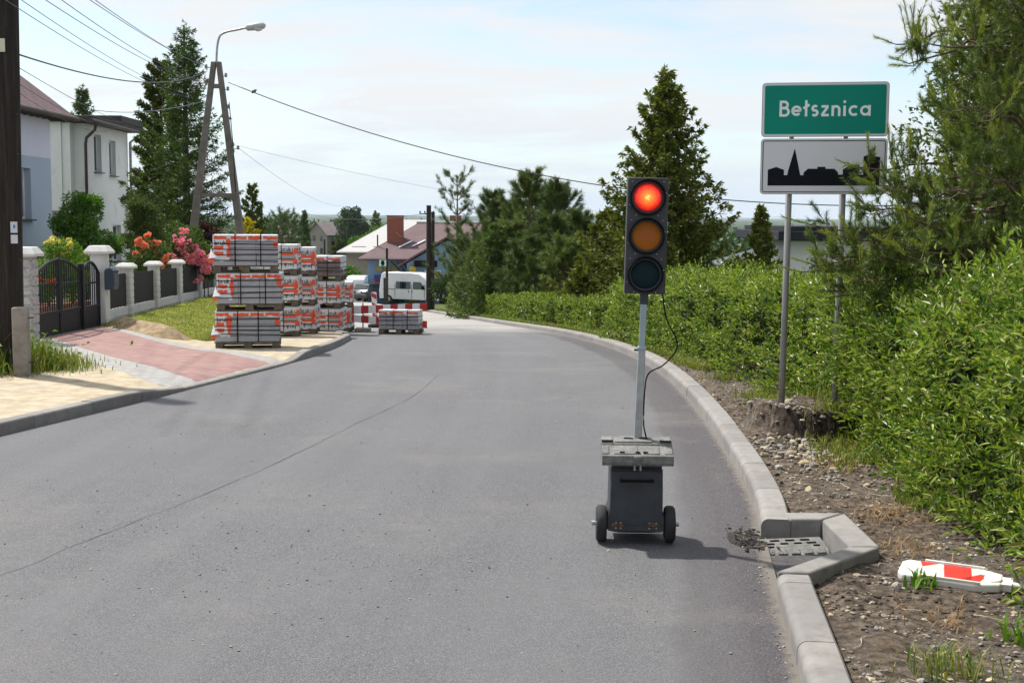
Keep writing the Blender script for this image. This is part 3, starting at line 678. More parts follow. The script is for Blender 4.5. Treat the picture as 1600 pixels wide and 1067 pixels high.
M_lawn = leafmat('lawn_blades', [(0.09, 0.15, 0.02), (0.14, 0.19, 0.025), (0.20, 0.22, 0.03), (0.26, 0.24, 0.05)], 0.5, 0.3)
M_weed = leafmat('weed_leaves', [(0.06, 0.14, 0.015), (0.10, 0.20, 0.02), (0.16, 0.26, 0.03)], 0.45, 0.3)
M_needle = leafmat('pine_needles', [(0.055, 0.09, 0.022), (0.09, 0.135, 0.03), (0.135, 0.185, 0.036), (0.19, 0.225, 0.045)], 0.5, 0.15)
M_needlenew = leafmat('young_needles', [(0.20, 0.25, 0.04), (0.27, 0.31, 0.05), (0.32, 0.33, 0.08)], 0.5, 0.2)
M_needle2 = leafmat('blue_green_needles', [(0.03, 0.058, 0.016), (0.055, 0.092, 0.022), (0.085, 0.13, 0.028), (0.13, 0.175, 0.034)], 0.5, 0.15)
M_spruce = leafmat('spruce_needles', [(0.026, 0.056, 0.012), (0.05, 0.095, 0.017), (0.085, 0.145, 0.024), (0.15, 0.215, 0.036)], 0.5, 0.15)
M_yew = leafmat('olive_needles', [(0.035, 0.055, 0.012), (0.07, 0.092, 0.016), (0.13, 0.145, 0.024)], 0.5, 0.15)
M_cyp = leafmat('cypress_sprays', [(0.042, 0.062, 0.011), (0.078, 0.105, 0.015), (0.135, 0.158, 0.022), (0.235, 0.235, 0.032)], 0.5, 0.2)
M_oak = leafmat('oak_leaves', [(0.03, 0.06, 0.012), (0.05, 0.085, 0.016), (0.085, 0.115, 0.022), (0.12, 0.13, 0.03)], 0.45, 0.25)
M_green = leafmat('green_leaves', [(0.04, 0.10, 0.012), (0.065, 0.15, 0.018), (0.095, 0.20, 0.024), (0.13, 0.24, 0.03)], 0.4, 0.3)
M_dkgreen = leafmat('dark_leaves', [(0.022, 0.05, 0.016), (0.035, 0.07, 0.02), (0.05, 0.095, 0.026)], 0.5, 0.2)
M_purple = leafmat('purple_leaves', [(0.035, 0.012, 0.016), (0.06, 0.018, 0.022), (0.085, 0.03, 0.03)], 0.45, 0.2)
M_yellow = leafmat('golden_sprays', [(0.40, 0.33, 0.015), (0.55, 0.45, 0.02), (0.65, 0.55, 0.05)], 0.5, 0.25)
M_thuja = leafmat('thuja_sprays', [(0.06, 0.10, 0.014), (0.09, 0.14, 0.018), (0.14, 0.17, 0.025)], 0.5, 0.2)
# ================================================================== PLANTING
def gz(x, y): return (x, y, Hs(x, y))
FRONT = pchip([3, 5, 7.2, 10.6, 14.7, 19.8, 24, 27.6], [2.55, 2.72, 2.92, 3.15, 3.12, 2.72, 2.28, 1.98])
hedge('hedge', 'tall shaggy hedge of bright narrow leaves at the right edge of the picture', [(float(FRONT(y)) + 0.78, y) for y in np.arange(4.6, 13.3, 0.5)], 1.5,
      lambda s: 1.52 - 0.02 * np.maximum(0, s - 3) + 0.09 * np.sin(s * 1.7), 0.080, 0.021, 235, 3, wild=0.35, shoot=0.2)
hedge('hedge', 'long green hedge behind the two sign poles', [(float(FRONT(y)) + 0.75, y) for y in np.arange(13.0, 27.6, 0.7)], 1.5,
      lambda s: 1.36 - 0.016 * s, 0.078, 0.027, 130, 4, wild=0.16, shoot=0.17, kind='d')
for lab, y0, y1, hh, sd, ds in (('low clipped hedge with a square end beyond the traffic light', 31.0, 36.0, 1.0, 5, 95), ('clipped roadside hedge below the pine trees', 37.0, 49.5, 1.02, 6, 80),
                        ('farthest clipped hedge, beside the dark bush at the utility pole', 50.8, 60.0, 1.08, 7, 60)):
    hedge('hedge', lab, [(float(RK(y)) + 1.12, y) for y in np.linspace(y0, y1, 12)], 1.0, lambda s, hh=hh: hh - 0.18 + 0 * s, 0.085, 0.04, ds, sd, shoot=0.12, kind='d', flat=0.7, group=None)

# --- the big pine whose boughs hang past the sign
def near_pine():
    rng = np.random.default_rng(77); root = thing('pine_tree', 'large pine with long fresh needles overhanging the hedge and the sign', 'tree', gz(5.15, 12.2)); ox = np.array(root.location)
    gt = Geo(); g = Geo(); g2 = Geo()
    gt.tube([(5.15, 12.2, -0.3), (5.2, 12.2, 2.5), (5.12, 12.25, 4.6), (5.15, 12.2, 6.0)], [0.16, 0.13, 0.09, 0.05], 10)
    SH = []                                         # shoots: base, direction, length, young?
    def bough(tip, z0, r0_=0.03, nsub=14, spread=0.5, sag=-0.15, young=0.3, frm=None):
        a = np.array([5.15, 12.2, z0]) if frm is None else np.array(frm); tip = np.array(tip); br = limb(a, tip, sag, 9, rng)
        br[1:-1] += rng.normal(0, 0.025, (7, 3)); gt.tube(br, np.linspace(r0_, 0.006, 9), 6, False)
        ln = np.linalg.norm(tip - a); t = np.linspace(0, 1, 9); ax = unit(tip - a)
        SH.append((tip, unit(ax + np.array([0, 0, 0.4])), 0.26, True))
        for i in range(nsub):
            f = rng.uniform(0.30, 1.0) ** 0.8; p0 = np.array([np.interp(f, t, br[:, j]) for j in range(3)])
            d = unit(ax * 0.55 + rdir(1, rng)[0] * 0.8 + np.array([0, 0, 0.18])); l_ = spread * rng.uniform(0.35, 1.0) * (1.15 - 0.5 * f); p1 = p0 + d * l_ + np.array([0, 0, 0.08])
            sb = limb(p0, p1, -0.08, 5, rng); gt.tube(sb, [0.006, 0.005, 0.004, 0.003, 0.003], 4, False)
            for q in range(int(rng.integers(3, 6))):
                ff = rng.uniform(0.35, 1.0); b = np.array([np.interp(ff, np.linspace(0, 1, 5), sb[:, j]) for j in range(3)])
                SH.append((b, unit(d * 0.8 + rdir(1, rng)[0] * 0.6 + np.array([0, 0, 0.3])), rng.uniform(0.10, 0.18), False))
            yv = rng.random() < young
            SH.append((p1, unit(d * 0.45 + np.array([0, 0, 0.9 if yv else 0.3])), rng.uniform(0.14, 0.26), yv))
    # upper bough reaching left
    def pt(px, py, D): return np.array(P(px, py, D))
    for q in [(1420, 100, 10.9, 4.0, 9, .35), (1455, 70, 10.6, 4.0, 8, .3), (1400, 70, 11.2, 4.05, 6, .25)]: bough(pt(*q[:3]), q[3], 0.028, q[4], q[5], -0.1, 0.6)
    for p_, d_, l_ in [((1428, 104, 10.9), (-0.28, 0, 1.0), .52), ((1425, 60, 10.9), (0.03, 0, 1), .4), ((1425, 60, 10.9), (.35, 0, 1), .36), ((1425, 62, 10.8), (-.25, 0, 1), .36), ((1478, 75, 10.6), (0.05, 0, 1), .42), ((1480, 70, 10.6), (.45, 0, .9), .3), ((1476, 80, 10.6), (-.4, 0, .9), .3), ((1428, 104, 10.9), (-1, 0, 0.06), .2)]:
        SH.append((pt(*p_), unit(np.array(d_)), l_, True))
    # boughs past the sign
    for q in [(1345, 262, 11.6, 2.9, 8, .26), (1372, 290, 11.3, 2.8, 14, .4), (1250, 425, 11.7, 2.0, 9, .28), (1262, 350, 11.9, 2.4, 7, .25), (1300, 400, 11.5, 2.2, 14, .4), (1275, 415, 11.6, 2.0, 9, .3), (1320, 372, 11.4, 2.3, 14, .42), (1290, 465, 11.4, 1.7, 8, .3), (1340, 440, 11.3, 1.8, 14, .4), (1362, 330, 11.5, 2.4, 14, .42), (1375, 400, 11.4, 2.0, 14, .45)]:
        bough(pt(*q[:3]), q[3], 0.024, q[4], q[5], -0.22, 0.5)
    # the mass of the crown
    for i in range(125):
        py = rng.uniform(-140, 430); lo = np.interp(py, [-140, 100, 180, 260, 330, 430], [1480, 1500, 1470, 1440, 1395, 1380]); px = lo + (1780 - lo) * rng.random() ** 1.3
        D = rng.uniform(10.2, 14.2); tip = pt(px, py, D); bough(tip, max(0.8, tip[2] - rng.uniform(-0.1, 0.45)), 0.022, 9, 0.42, -0.1, 0.55)
    B = np.array([s[0] for s in SH]); Dn = np.array([s[1] for s in SH]); Ls = np.array([s[2] for s in SH]); Yg = np.array([s[3] for s in SH])
    for yg, gg, per in ((False, g, 90), (True, g2, 120)):
        ix = np.where(Yg == yg)[0]; b = np.repeat(B[ix], per, 0); d = np.repeat(Dn[ix], per, 0); l_ = np.repeat(Ls[ix], per); n = len(b)
        f = rng.uniform(0.08, 1.0, n); r_ = unit(np.cross(d, rng.normal(size=(n, 3)))); nd = unit(d * rng.uniform(0.75, 1.2, n)[:, None] + r_ * (0.6 if yg else 1.05))
        leaves(gg, b + d * (l_ * f)[:, None], nd, (0.052 if yg else 0.058) * rng.uniform(0.7, 1.2, n), 0.0044, 'n', rng=rng)
    for b, d, l_, y in SH: g.tube([b, b + d * l_ * 0.5, b + d * l_], [0.005, 0.004, 0.002], 3, False)
    gt.build('trunk', M_pbark, root, world=True, smooth=True); g.build('needles', M_needle, root, world=True); g2.build('young_shoots', M_needlenew, root, world=True)
near_pine()
tree_broad('oak_tree', 'dark oak standing behind the large pine at the right edge', gz(7.6, 17.6), 6.9, 4.6, 0, M_oak, 12, 26000, 0.095, 60, base=0.12)
tree_pine('pine_tree', 'bushy pine tucked behind the hedge between the sign and the oak', gz(6.1, 15.2), 3.9, 1.7, M_needle, 13, whorls=12, low=0.12, nl=0.11, nwid=0.006, tufts=12, nn=55)

# --- tall cypress behind the traffic light and its neighbours
tree_spruce('cypress_tree', 'tall pointed olive green conifer rising behind the traffic light', gz(4.2, 36.0), 7.4, 2.6, M_cyp, 21, whorl=0.26, needle=0.09, nw=0.038, power=1.0, irregular=0.42, dens=2.2, droop=0.15, tipup=0.42, low=0.02)
tree_cypress('cypress_tree', 'short yellowish conifer left of the traffic light, at the foot of the tall one', gz(2.9, 38.5), 3.5, 1.5, M_cyp, 22, 22000, lumps=70, ll=0.15, power=0.6)
tree_cypress('cypress_tree', 'small golden conifer just left of the white house', gz(6.65, 34.5), 3.55, 0.95, M_cyp, 23, 14000, lumps=60, ll=0.12, power=0.9)
for lab, px, py, D, rb, sd, kw in (
    ('slender open topped pine behind the utility pole', 716, 285, 63, 1.5, 31, dict(whorls=8, tufts=7, nn=40, ragged=0.5, power=0.4, low=0.2)),
    ('young pine with a pointed top right of the slender pine', 768, 308, 57, 1.7, 32, dict()),
    ('tallest pine in the middle of the roadside group', 826, 280, 53, 2.0, 33, dict(whorls=15)),
    ('broad pine at the right of the roadside group', 872, 298, 51, 1.9, 34, dict(whorls=14)),
    ('low pine at the right end of the roadside group beside the cypress', 908, 342, 48, 1.5, 35, dict()),
    ('low dark pine in front of the tallest pine', 800, 362, 50, 1.7, 36, dict(whorls=12, low=0.05)),
    ('spreading low pine under the slender open pine', 738, 382, 60, 1.6, 37, dict(whorls=9, low=0.1, power=0.35)),
    ('dark pine in front of the broad pine', 858, 352, 47, 1.6, 38, dict(whorls=12, low=0.05)),
    ('low dark pine filling the gap left of the broad pine', 835, 385, 46, 1.5, 43, dict(whorls=10, low=0.02)),
    ('low dark pine nearest the road in front of the young pine', 775, 392, 51, 1.7, 44, dict(whorls=10, low=0.02)),
    ('low dark pine at the foot of the short yellowish conifer', 890, 388, 44, 1.5, 45, dict(whorls=10, low=0.02)),
    ('pine half hidden behind the tallest pine, on its right', 848, 306, 58, 1.8, 46, dict(whorls=13)),
    ('pine half hidden between the young pine and the tallest pine', 797, 326, 58, 1.8, 47, dict(whorls=12)),
    ('low pine between the young pine and the utility pole', 752, 395, 54, 1.5, 39, dict(whorls=10, low=0.05))):
    t_ = P(px, py, D); x, y = t_.x, D; h_ = t_.z - Hs(x, y)
    tree_pine('pine_tree', lab, gz(x, y), h_, rb, M_needle2 if sd % 3 else M_needle, sd, nl=0.2, nwid=0.016, **{**dict(whorls=13, low=0.04, tufts=15, nn=50), **kw})
tree_spruce('fir_tree', 'dark drooping fir between the roadside pines', gz(-0.6, 49.0), 3.6, 1.7, M_spruce, 41, whorl=0.24, needle=0.11, nw=0.03)
tree_broad('bush', 'dark leafy bush at the foot of the far utility pole', gz(float(RK(66)) + 2.4, 66), 2.6, 3.4, 0, M_dkgreen, 42, 9000, 0.16, 22, base=0.0, cat='bush')

# --- garden trees on the left
t_ = P(287, 33, 46); tree_spruce('spruce_tree', 'tall dark spruce behind the lamp post', gz(t_.x, 46), t_.z - Hs(t_.x, 46), 2.35, M_spruce, 51, whorl=0.30, needle=0.085, nw=0.024, power=0.85, irregular=0.42, dens=1.7, droop=0.4, tipup=0.4)
t_ = P(250, 96, 49); tree_cypress('yew_tree', 'olive green conifer left of the tall spruce', gz(t_.x, 49), t_.z - Hs(t_.x, 49), 1.45, M_yew, 52, 70000, lumps=110, ll=0.14, power=0.5, wisp=0.45)
t_ = P(128, 134, 62); tree_spruce('spruce_tree', 'spruce top showing above the flat roof of the white house', gz(t_.x, 62), t_.z - Hs(t_.x, 62), 1.8, M_needle2, 53, whorl=0.3, needle=0.12, nw=0.035)
t_ = P(128, 292, 34); tree_broad('bush', 'bright green bush in front of the white house', gz(t_.x, 34), t_.z - Hs(t_.x, 34), 2.0, 0, M_green, 54, 15000, 0.085, 40, base=0.05, cat='bush')
t_ = P(222, 290, 40.5); tree_broad('bush', 'tall leafy shrub between the white house and the roses', gz(t_.x, 40.5), t_.z - Hs(t_.x, 40.5), 1.3, 0, M_oak, 55, 9000, 0.085, 30, base=0.05, cat='bush')
t_ = P(318, 336, 43); tree_broad('bush', 'dark purple leaved bush under the spruce', gz(t_.x, 43), t_.z - Hs(t_.x, 43), 1.75, 0, M_purple, 56, 9000, 0.08, 30, base=0.05, cat='bush')
t_ = P(388, 342, 43); tree_cypress('bush', 'golden yellow bush beside the lamp post', gz(t_.x, 43), t_.z - Hs(t_.x, 43), 0.62, M_yellow, 57, 9000, lumps=50, ll=0.11, power=0.45, cat='bush')
t_ = P(394, 288, 46.5); tree_cypress('thuja_tree', 'slim green thuja right of the lamp post', gz(t_.x, 46.5), t_.z - Hs(t_.x, 46.5), 0.72, M_thuja, 58, 20000, lumps=90, ll=0.10, power=0.5)

# --- climbing roses over the fence
def blooms(g, c, r_, n, rng, size):
    for i in range(n):
        u = rdir(1, rng)[0]; p = np.array(c) + u * np.array(r_) * rng.uniform(0.7, 1.05)
        m_ = 16; d = rdir(m_, rng); d[:, 2] += 0.3; s_ = size * rng.uniform(0.7, 1.25)
        leaves(g, p + d * s_ * 0.2, unit(d), s_ * 0.9, s_ * 0.9, 'd', rng=rng, fold=0.5, droop=-0.3)
def roses(label, ctrs, blos, cols, seed):
    rng = np.random.default_rng(seed); c0 = P(*ctrs[0][:3]); root = thing('rose_bush', label, 'rose bush', gz(c0.x, c0.y)); g = Geo(); gt = Geo(); fl = Geo()
    for px, py, D, r_ in ctrs:
        c = np.array(P(px, py, D)); n = int(2600 * r_ ** 1.2); u = rdir(n, rng) * (rng.uniform(0.2, 1, n) ** 0.4)[:, None] * r_
        u *= (1 + 0.4 * fbm(u[:, 0] * 4 / r_, u[:, 1] * 4, u[:, 2] * 4, 2, seed))[:, None]
        leaves(g, c + u, unit(u + rng.normal(size=(n, 3)) * 0.5), 0.085 * rng.uniform(0.6, 1.3, n), 0.05, 'd', rng=rng)
        gt.tube(limb((c[0], c[1], Hs(c[0], c[1])), c, 0.1, 5, rng), np.linspace(0.02, 0.008, 5), 5, False)
    for px, py, D, r_, n in blos: blooms(fl, P(px, py, D), (r_, r_ * 0.6, r_), n, rng, 0.075)
    gt.build('stems', M_bark, root, world=True); g.build('foliage', leafmat('rose_leaves', [(0.04, 0.08, 0.018), (0.07, 0.12, 0.025), (0.12, 0.15, 0.04)], 0.45, 0.25), root, world=True)
    fl.build('blossoms', leafmat('rose_petals', cols, 0.6, 0.3, tint=(1, 1, 1)), root, world=True)
roses('orange flowering rose bush behind the fence, nearer the mailbox', [(228, 392, 32, .33), (245, 398, 32.5, .35), (222, 408, 31.5, .25), (250, 412, 33, .2)], [(220, 384, 31.6, .14, 13), (244, 388, 32, .16, 12), (252, 408, 32.3, .16, 11), (216, 398, 31.5, .09, 6), (232, 373, 32, .12, 6), (262, 402, 32.3, .08, 5)],
      [(0.85, 0.24, 0.10), (0.92, 0.38, 0.20), (0.90, 0.30, 0.18)], 61)
roses('rose bush with coral and bright pink flowers hanging over the fence beside the pallets', [(285, 380, 34, .42), (300, 398, 34.5, .4), (318, 400, 34.5, .42), (270, 395, 34, .3), (325, 425, 34.2, .22), (275, 362, 34.5, .3), (300, 370, 35, .3)],
      [(284, 372, 33.6, .22, 18), (280, 388, 33.7, .14, 9), (298, 398, 33.9, .25, 30), (312, 402, 34, .22, 22), (326, 408, 34, .16, 10), (322, 421, 33.9, .12, 8), (316, 437, 33.9, .08, 4), (306, 442, 33.8, .05, 2), (272, 404, 33.6, .1, 4)],
      [(0.88, 0.20, 0.36), (0.92, 0.32, 0.52), (0.92, 0.38, 0.24), (0.95, 0.50, 0.64)], 62)

# --- trees and woods in the distance
def far(fn, lab, px, py, D, wd, mats_, seed, **kw):
    t_ = P(px, py, D); h_ = t_.z - Hs(t_.x, D)
    if fn is tree_broad: fn(kw.pop('nm', 'broadleaf_tree'), lab, gz(t_.x, D), h_, wd, 0, mats_, seed, **kw)
    else: fn(kw.pop('nm', 'conifer_tree'), lab, gz(t_.x, D), h_, wd / 2, mats_, seed, **kw)
far(tree_broad, 'large round dark green tree behind the grey gabled house', 550, 317, 330, 9.6, M_dkgreen, 71, nl=9000, ll=0.55, clumps=40, base=0.05)
far(tree_broad, 'lighter green tree at the left shoulder of the large round tree', 527, 330, 340, 6, M_green, 72, nl=4000, ll=0.55, clumps=22, base=0.05)
far(tree_cypress, 'dark cone shaped conifer left of the grey gabled house', 475, 330, 190, 2.5, M_spruce, 73, nl=12000, lumps=90, ll=0.32, power=0.55, wisp=0.12)
far(tree_pine, 'left one of two thin stemmed pines above the pallets', 437, 343, 150, 5.2, M_needle2, 74, whorls=8, low=0.4, nl=0.5, nwid=0.04, tufts=8, nn=24, power=0.4)
far(tree_pine, 'right one of two thin stemmed pines above the pallets', 452, 341, 154, 4.8, M_needle2, 75, whorls=8, low=0.42, nl=0.5, nwid=0.04, tufts=8, nn=24, power=0.4)
far(tree_broad, 'rounded green tree right of the thuja', 418, 340, 210, 6, M_dkgreen, 76, nl=4500, ll=0.5, clumps=26, base=0.0)
far(tree_broad, 'grey green tree in front of the grey gabled house', 530, 374, 200, 2.4, M_yew, 78, nl=3500, ll=0.4, clumps=22, base=0.1)
far(tree_broad, 'bright green tree behind the pale grey roof', 572, 360, 150, 6.0, M_green, 79, nl=6000, ll=0.36, clumps=30, base=0.0)
far(tree_broad, 'bright green tree just left of the brick chimney', 598, 343, 150, 6.0, M_green, 80, nl=6000, ll=0.36, clumps=30, base=0.0)
far(tree_broad, 'pointed green tree peeping over the brick chimney', 614, 331, 165, 4.5, M_green, 81, nl=4000, ll=0.36, clumps=22, base=0.0)
far(tree_broad, 'green tree between the chimney and the maroon ridge', 636, 341, 170, 5, M_green, 82, nl=4000, ll=0.36, clumps=22, base=0.0)
far(tree_cypress, 'small dark fir on the skyline right of the large round tree', 588, 331, 270, 4.2, M_spruce, 83, nl=5000, lumps=50, ll=0.5, power=0.55)
far(tree_broad, 'low green bush between the pallets and the beige wall', 545, 408, 116, 2.6, M_green, 84, nl=4000, ll=0.2, clumps=22, base=0.0, nm='bush', cat='bush')
for i, (px, py, D, wd) in enumerate([(655, 338, 330, 7), (668, 341, 340, 8), (684, 337, 300, 7), (700, 342, 320, 8)]):
    far(tree_broad, ['small rounded tree on the skyline left of the utility pole', 'low tree on the skyline directly behind the utility pole', 'rounded tree on the skyline just right of the utility pole', 'low tree on the skyline under the slender pine'][i], px, py, D, wd, M_dkgreen, 85 + i, nl=2500, ll=0.6, clumps=18, base=0.0)
def far_woods():
    rng = np.random.default_rng(91); g = Geo(); n = 5200
    D = np.exp(rng.uniform(math.log(230), math.log(3600), n)); px = rng.uniform(-500, 2200, n)
    ok = np.where((px > 960), D > 230, D > 460); keep = ok & (fbm(px * D / 60000, D / 160, 0, 3, 8) > -0.12 - 0.1 * (D > 900)); D = D[keep]; px = px[keep]; x = (px - 800) / FPX * D; n = len(D)
    z = H(x, D); r_ = rng.uniform(2.2, 4.4, n); hh = np.minimum(rng.uniform(7, 12, n), 2.1 - z - 1.0 + 0.0 * D)
    hh = np.where(D > 900, rng.uniform(7, 12, n), np.maximum(hh, 3)); per = 34
    c = np.repeat(np.column_stack([x, D, z + hh * 0.55]), per, 0); u = rdir(n * per, rng) * (rng.uniform(0.4, 1, n * per) ** 0.4)[:, None]
    sc = np.repeat(np.column_stack([r_, r_, hh * 0.5]), per, 0); sz = np.repeat(np.clip(r_ * 0.42, 0.8, 3), per)
    leaves(g, c + u * sc, unit(u + 0.7 * rng.normal(size=(n * per, 3))), sz * rng.uniform(0.7, 1.4, n * per), sz * 0.8, 'd', rng=rng)
    stuff(g.build('woodland', leafmat('woodland_leaves', [(0.02, 0.05, 0.014), (0.035, 0.075, 0.02), (0.055, 0.10, 0.026)], 0.6, 0.2)), 'distant woods filling the valley below the horizon', 'woods')
far_woods()

# --- grasses
rng = np.random.default_rng(101)
def lawn():
    # sloping turf between drive, fence and pallets
    poly = np.array([(-7.7, 24.6), (-7.0, 24.05), (-6.2, 23.3), (-5.55, 23.2), (-5.3, 24.5), (-5.3, 30), (-5.9, 36), (-8.55, 37.5)])
    def inside(x, y):
        r_ = np.zeros(len(x), bool); n = len(poly); j = n - 1
        for i in range(n):
            xi, yi = poly[i]; xj, yj = poly[j]; r_ ^= ((yi > y) != (yj > y)) & (x < (xj - xi) * (y - yi) / (yj - yi + 1e-12) + xi); j = i
        return r_
    def zl(x, y):
        e = np.full(len(x), 9.0); n = len(poly)
        for i in range(n):
            a, b = poly[i], poly[(i + 1) % n]; ab = b - a; t = np.clip(((x - a[0]) * ab[0] + (y - a[1]) * ab[1]) / (ab @ ab), 0, 1)
            e = np.minimum(e, np.hypot(x - a[0] - t * ab[0], y - a[1] - t * ab[1]))
        e = e + 0.12 * fbm(x * 2.2, y * 2.2, 0, 3, 7)
        return np.where(inside(x, y), H(x, y) + 0.07 + 0.17 * sstep(0, 0.22, e) + 0.03 * fbm(x * 1.4, y * 1.4, 0, 3, 4), H(x, y) - 0.1), e
    X, Y = np.meshgrid(np.arange(-8.6, -5.0, 0.07), np.arange(22.9, 37.6, 0.09)); Z, e = zl(X.ravel(), Y.ravel()); Z = Z.reshape(X.shape)
    k = MT('turf'); c = k.ramp(k.noise(2.0, 6, 0.65), [(0.35, (0.10, 0.13, 0.022)), (0.55, (0.16, 0.17, 0.03)), (0.72, (0.22, 0.19, 0.05))]); k.fin(c, 0.95, 0, 0.1); k.bump(k.noise(35, 4), 0.6, 0.02)
    struct(gridsheet(X, Y, Z).build('lawn', k.m, smooth=True))
    n = 26000; x = rng.uniform(-8.6, -5.2, n); y = rng.uniform(23, 37.4, n); z, e = zl(x, y); kp = inside(x, y) & (e > 0.04); x, y, z = x[kp], y[kp], z[kp]
    g = Geo(); blades(g, np.column_stack([x, y]), z - 0.01, 0.05, 0.010, rng, 0.7); o = g.build('grass', M_lawn); stuff(o, 'short yellowish green grass on the sloping lawn below the fence', 'grass')
    # bare earth scraped off at the lawn's near corner
    gx, gy = np.meshgrid(np.linspace(-7.75, -5.6, 50), np.linspace(22.3, 24.9, 60)); xx, yy = gx.ravel(), gy.ravel()
    e2 = np.abs((xx + 6.75) * 0.62 + (yy - 23.55) * 0.78); al = np.abs((xx + 6.75) * 0.78 - (yy - 23.55) * 0.62)
    z = zleft(xx, yy) - 0.04 + 0.24 * (1 - sstep(0.05, 0.62, e2 + 0.1 * fbm(xx * 3, yy * 3, 0, 3, 2))) * (1 - sstep(0.65, 1.15, al)) + 0.03 * fbm(xx * 6, yy * 6, 0, 3, 8)
    k = MT('loose_earth'); k.fin(k.ramp(k.noise(9, 6, 0.7), [(0.3, (0.17, 0.12, 0.075)), (0.5, (0.28, 0.21, 0.13)), (0.7, (0.38, 0.31, 0.2))]), 0.95, 0, 0.1); k.bump(k.noise(40, 4, 0.7), 0.7, 0.02)
    struct(gridsheet(gx, gy, z.reshape(gx.shape)).build('earth_bank', k.m, smooth=True))
    n = 700; x = rng.normal(-7.15, 0.28, n); y = rng.normal(24.0, 0.3, n); g = Geo(); blades(g, np.column_stack([x, y]), H(x, y) + 0.12, 0.13, 0.012, rng, 0.7); stuff(g.build('grass', M_grass), 'ragged grass along the crumbled near corner of the lawn', 'grass')
lawn()
def tuft(name, label, c, r_, n, h, w, seed, lean=0.6, mats_=None, cat='grass', dz=0.1, weeds=0):
    rng = np.random.default_rng(seed); root = thing(name, label, cat, (c[0], c[1], Hs(*c) + dz)); x = rng.normal(0, r_[0] / 2, n); y = rng.normal(0, r_[1] / 2, n); g = Geo()
    hh = h * np.exp(-0.5 * ((x / r_[0]) ** 2 + (y / r_[1]) ** 2)) * (0.7 + 0.5 * fbm(x * 4, y * 4, 0, 2, seed)); blades(g, np.column_stack([x, y]), np.zeros(n) - 0.03, np.maximum(hh, 0.05), w, rng, lean); g.build('blades', mats_ or M_grass, root)
    if weeds:
        g = Geo(); q = np.column_stack([rng.normal(0, r_[0] / 2, weeds), rng.normal(0, r_[1] / 2, weeds), rng.uniform(0.02, h * 0.6, weeds)]); leaves(g, q, unit(rng.normal(size=(weeds, 3)) + np.array([0, 0, 0.4])), 0.09, 0.045, 'd', rng=rng); g.build('weeds', M_weed, root)
    return root
tuft('grass_clump', 'long grass growing round the concrete stub at the foot of the wooden pole', (-6.5, 17.1), (0.75, 0.8), 2600, 0.5, 0.012, 111, 0.8, weeds=140)
tuft('grass_clump', 'dark tall weeds at the left edge in front of the wooden pole', (-6.95, 16.6), (0.7, 0.7), 1500, 0.85, 0.012, 112, 0.7, weeds=350)
tuft('grass_clump', 'small tuft of fresh grass by the front kerb at the bottom of the picture', (1.98, 5.65), (0.26, 0.22), 150, 0.24, 0.007, 113, 0.8)
tuft('weed', 'bright leafy weed beside the fallen striped board', tuple(G(1442, 915, 0.06)[:2]), (0.12, 0.1), 26, 0.2, 0.022, 114, 0.9, M_weed, 'weed')
tuft('weed', 'small bright weed at the right edge of the soil below the fallen board', tuple(G(1592, 998, 0.06)[:2]), (0.14, 0.12), 30, 0.16, 0.02, 115, 0.9, M_weed, 'weed')
g = Geo(); n = 9000; y = rng.uniform(9, 27, n); x = FRONT(y) + rng.normal(-0.12, 0.16, n) - 0.05; kp = (fbm(x * 1.5, y * 0.8, 0, 3, 17) > -0.05) & (x > RK(y) + 0.3); x, y = x[kp], y[kp]
blades(g, np.column_stack([x, y]), zverge(x, y) - 0.01, 0.13, 0.010, rng, 0.8)
n = 5000; y = rng.uniform(27, 62, n); x = RK(y) + 0.25 + np.abs(rng.normal(0, 0.2, n)); blades(g, np.column_stack([x, y]), zverge(x, y) - 0.01, 0.16, 0.018, rng, 0.8)
stuff(g.build('grass', M_grass), 'patchy grass at the foot of the long hedge', 'grass')
g = Geo()
for px, py, r_, n in ((1390, 795, .16, 260), (1300, 720, .14, 200), (1355, 690, .2, 260), (1420, 850, .12, 120), (1240, 640, .2, 160), (1470, 960, .12, 90), (1330, 835, .12, 110)):
    q = G(px, py, 0.08); x = rng.normal(q.x, r_, n); y = rng.normal(q.y, r_ * 1.3, n); kp = (x > RK(y) + 0.28) & ~in_recess(x - 0.15, y); x, y = x[kp], y[kp]
    blades(g, np.column_stack([x, y]), zverge(x, y) - 0.005, 0.07, 0.005, rng, 2.2)
stuff(g.build('dead_grass', leafmat('dead_grass_blades', [(0.16, 0.09, 0.04), (0.26, 0.15, 0.06), (0.36, 0.26, 0.13)], 0.8, 0.15)), 'withered brown grass and straw lying in patches on the soil', 'dead grass')
# ================================================================== OBJECTS
M_dkmetal = mat('dark_grey_paint', (0.028, 0.031, 0.038), 0.5, 0.25, 6, 0.15, 30, col2=(0.045, 0.048, 0.055), spec=0.4)
M_head = mat('signal_housing', (0.04, 0.039, 0.045), 0.55, 0.2, 6, 0.1, 30, col2=(0.055, 0.054, 0.06), spec=0.35)
M_black = mat('black_plastic', (0.007, 0.007, 0.008), 0.7, 0.2, 9, spec=0.12)
M_rubber = mat('tyre_rubber', (0.022, 0.022, 0.023), 0.85, 0.4, 12, 0.3, 60)
M_galv = mat('galvanised_steel', (0.33, 0.34, 0.345), 0.45, 0.15, 9, 0.1, 30, metal=0.6, col2=(0.42, 0.43, 0.43))
M_recyc = mat('recycled_plastic', (0.12, 0.118, 0.112), 0.8, 0.35, 14, 0.5, 60, col2=(0.20, 0.195, 0.18))
M_rust = mat('rusty_steel', (0.085, 0.05, 0.034), 0.85, 0.5, 30)
M_white = mat('white_paint', (0.72, 0.72, 0.71), 0.5, 0.04, 3)
M_red = mat('red_reflective', (0.42, 0.02, 0.02), 0.45, 0.15, 5)
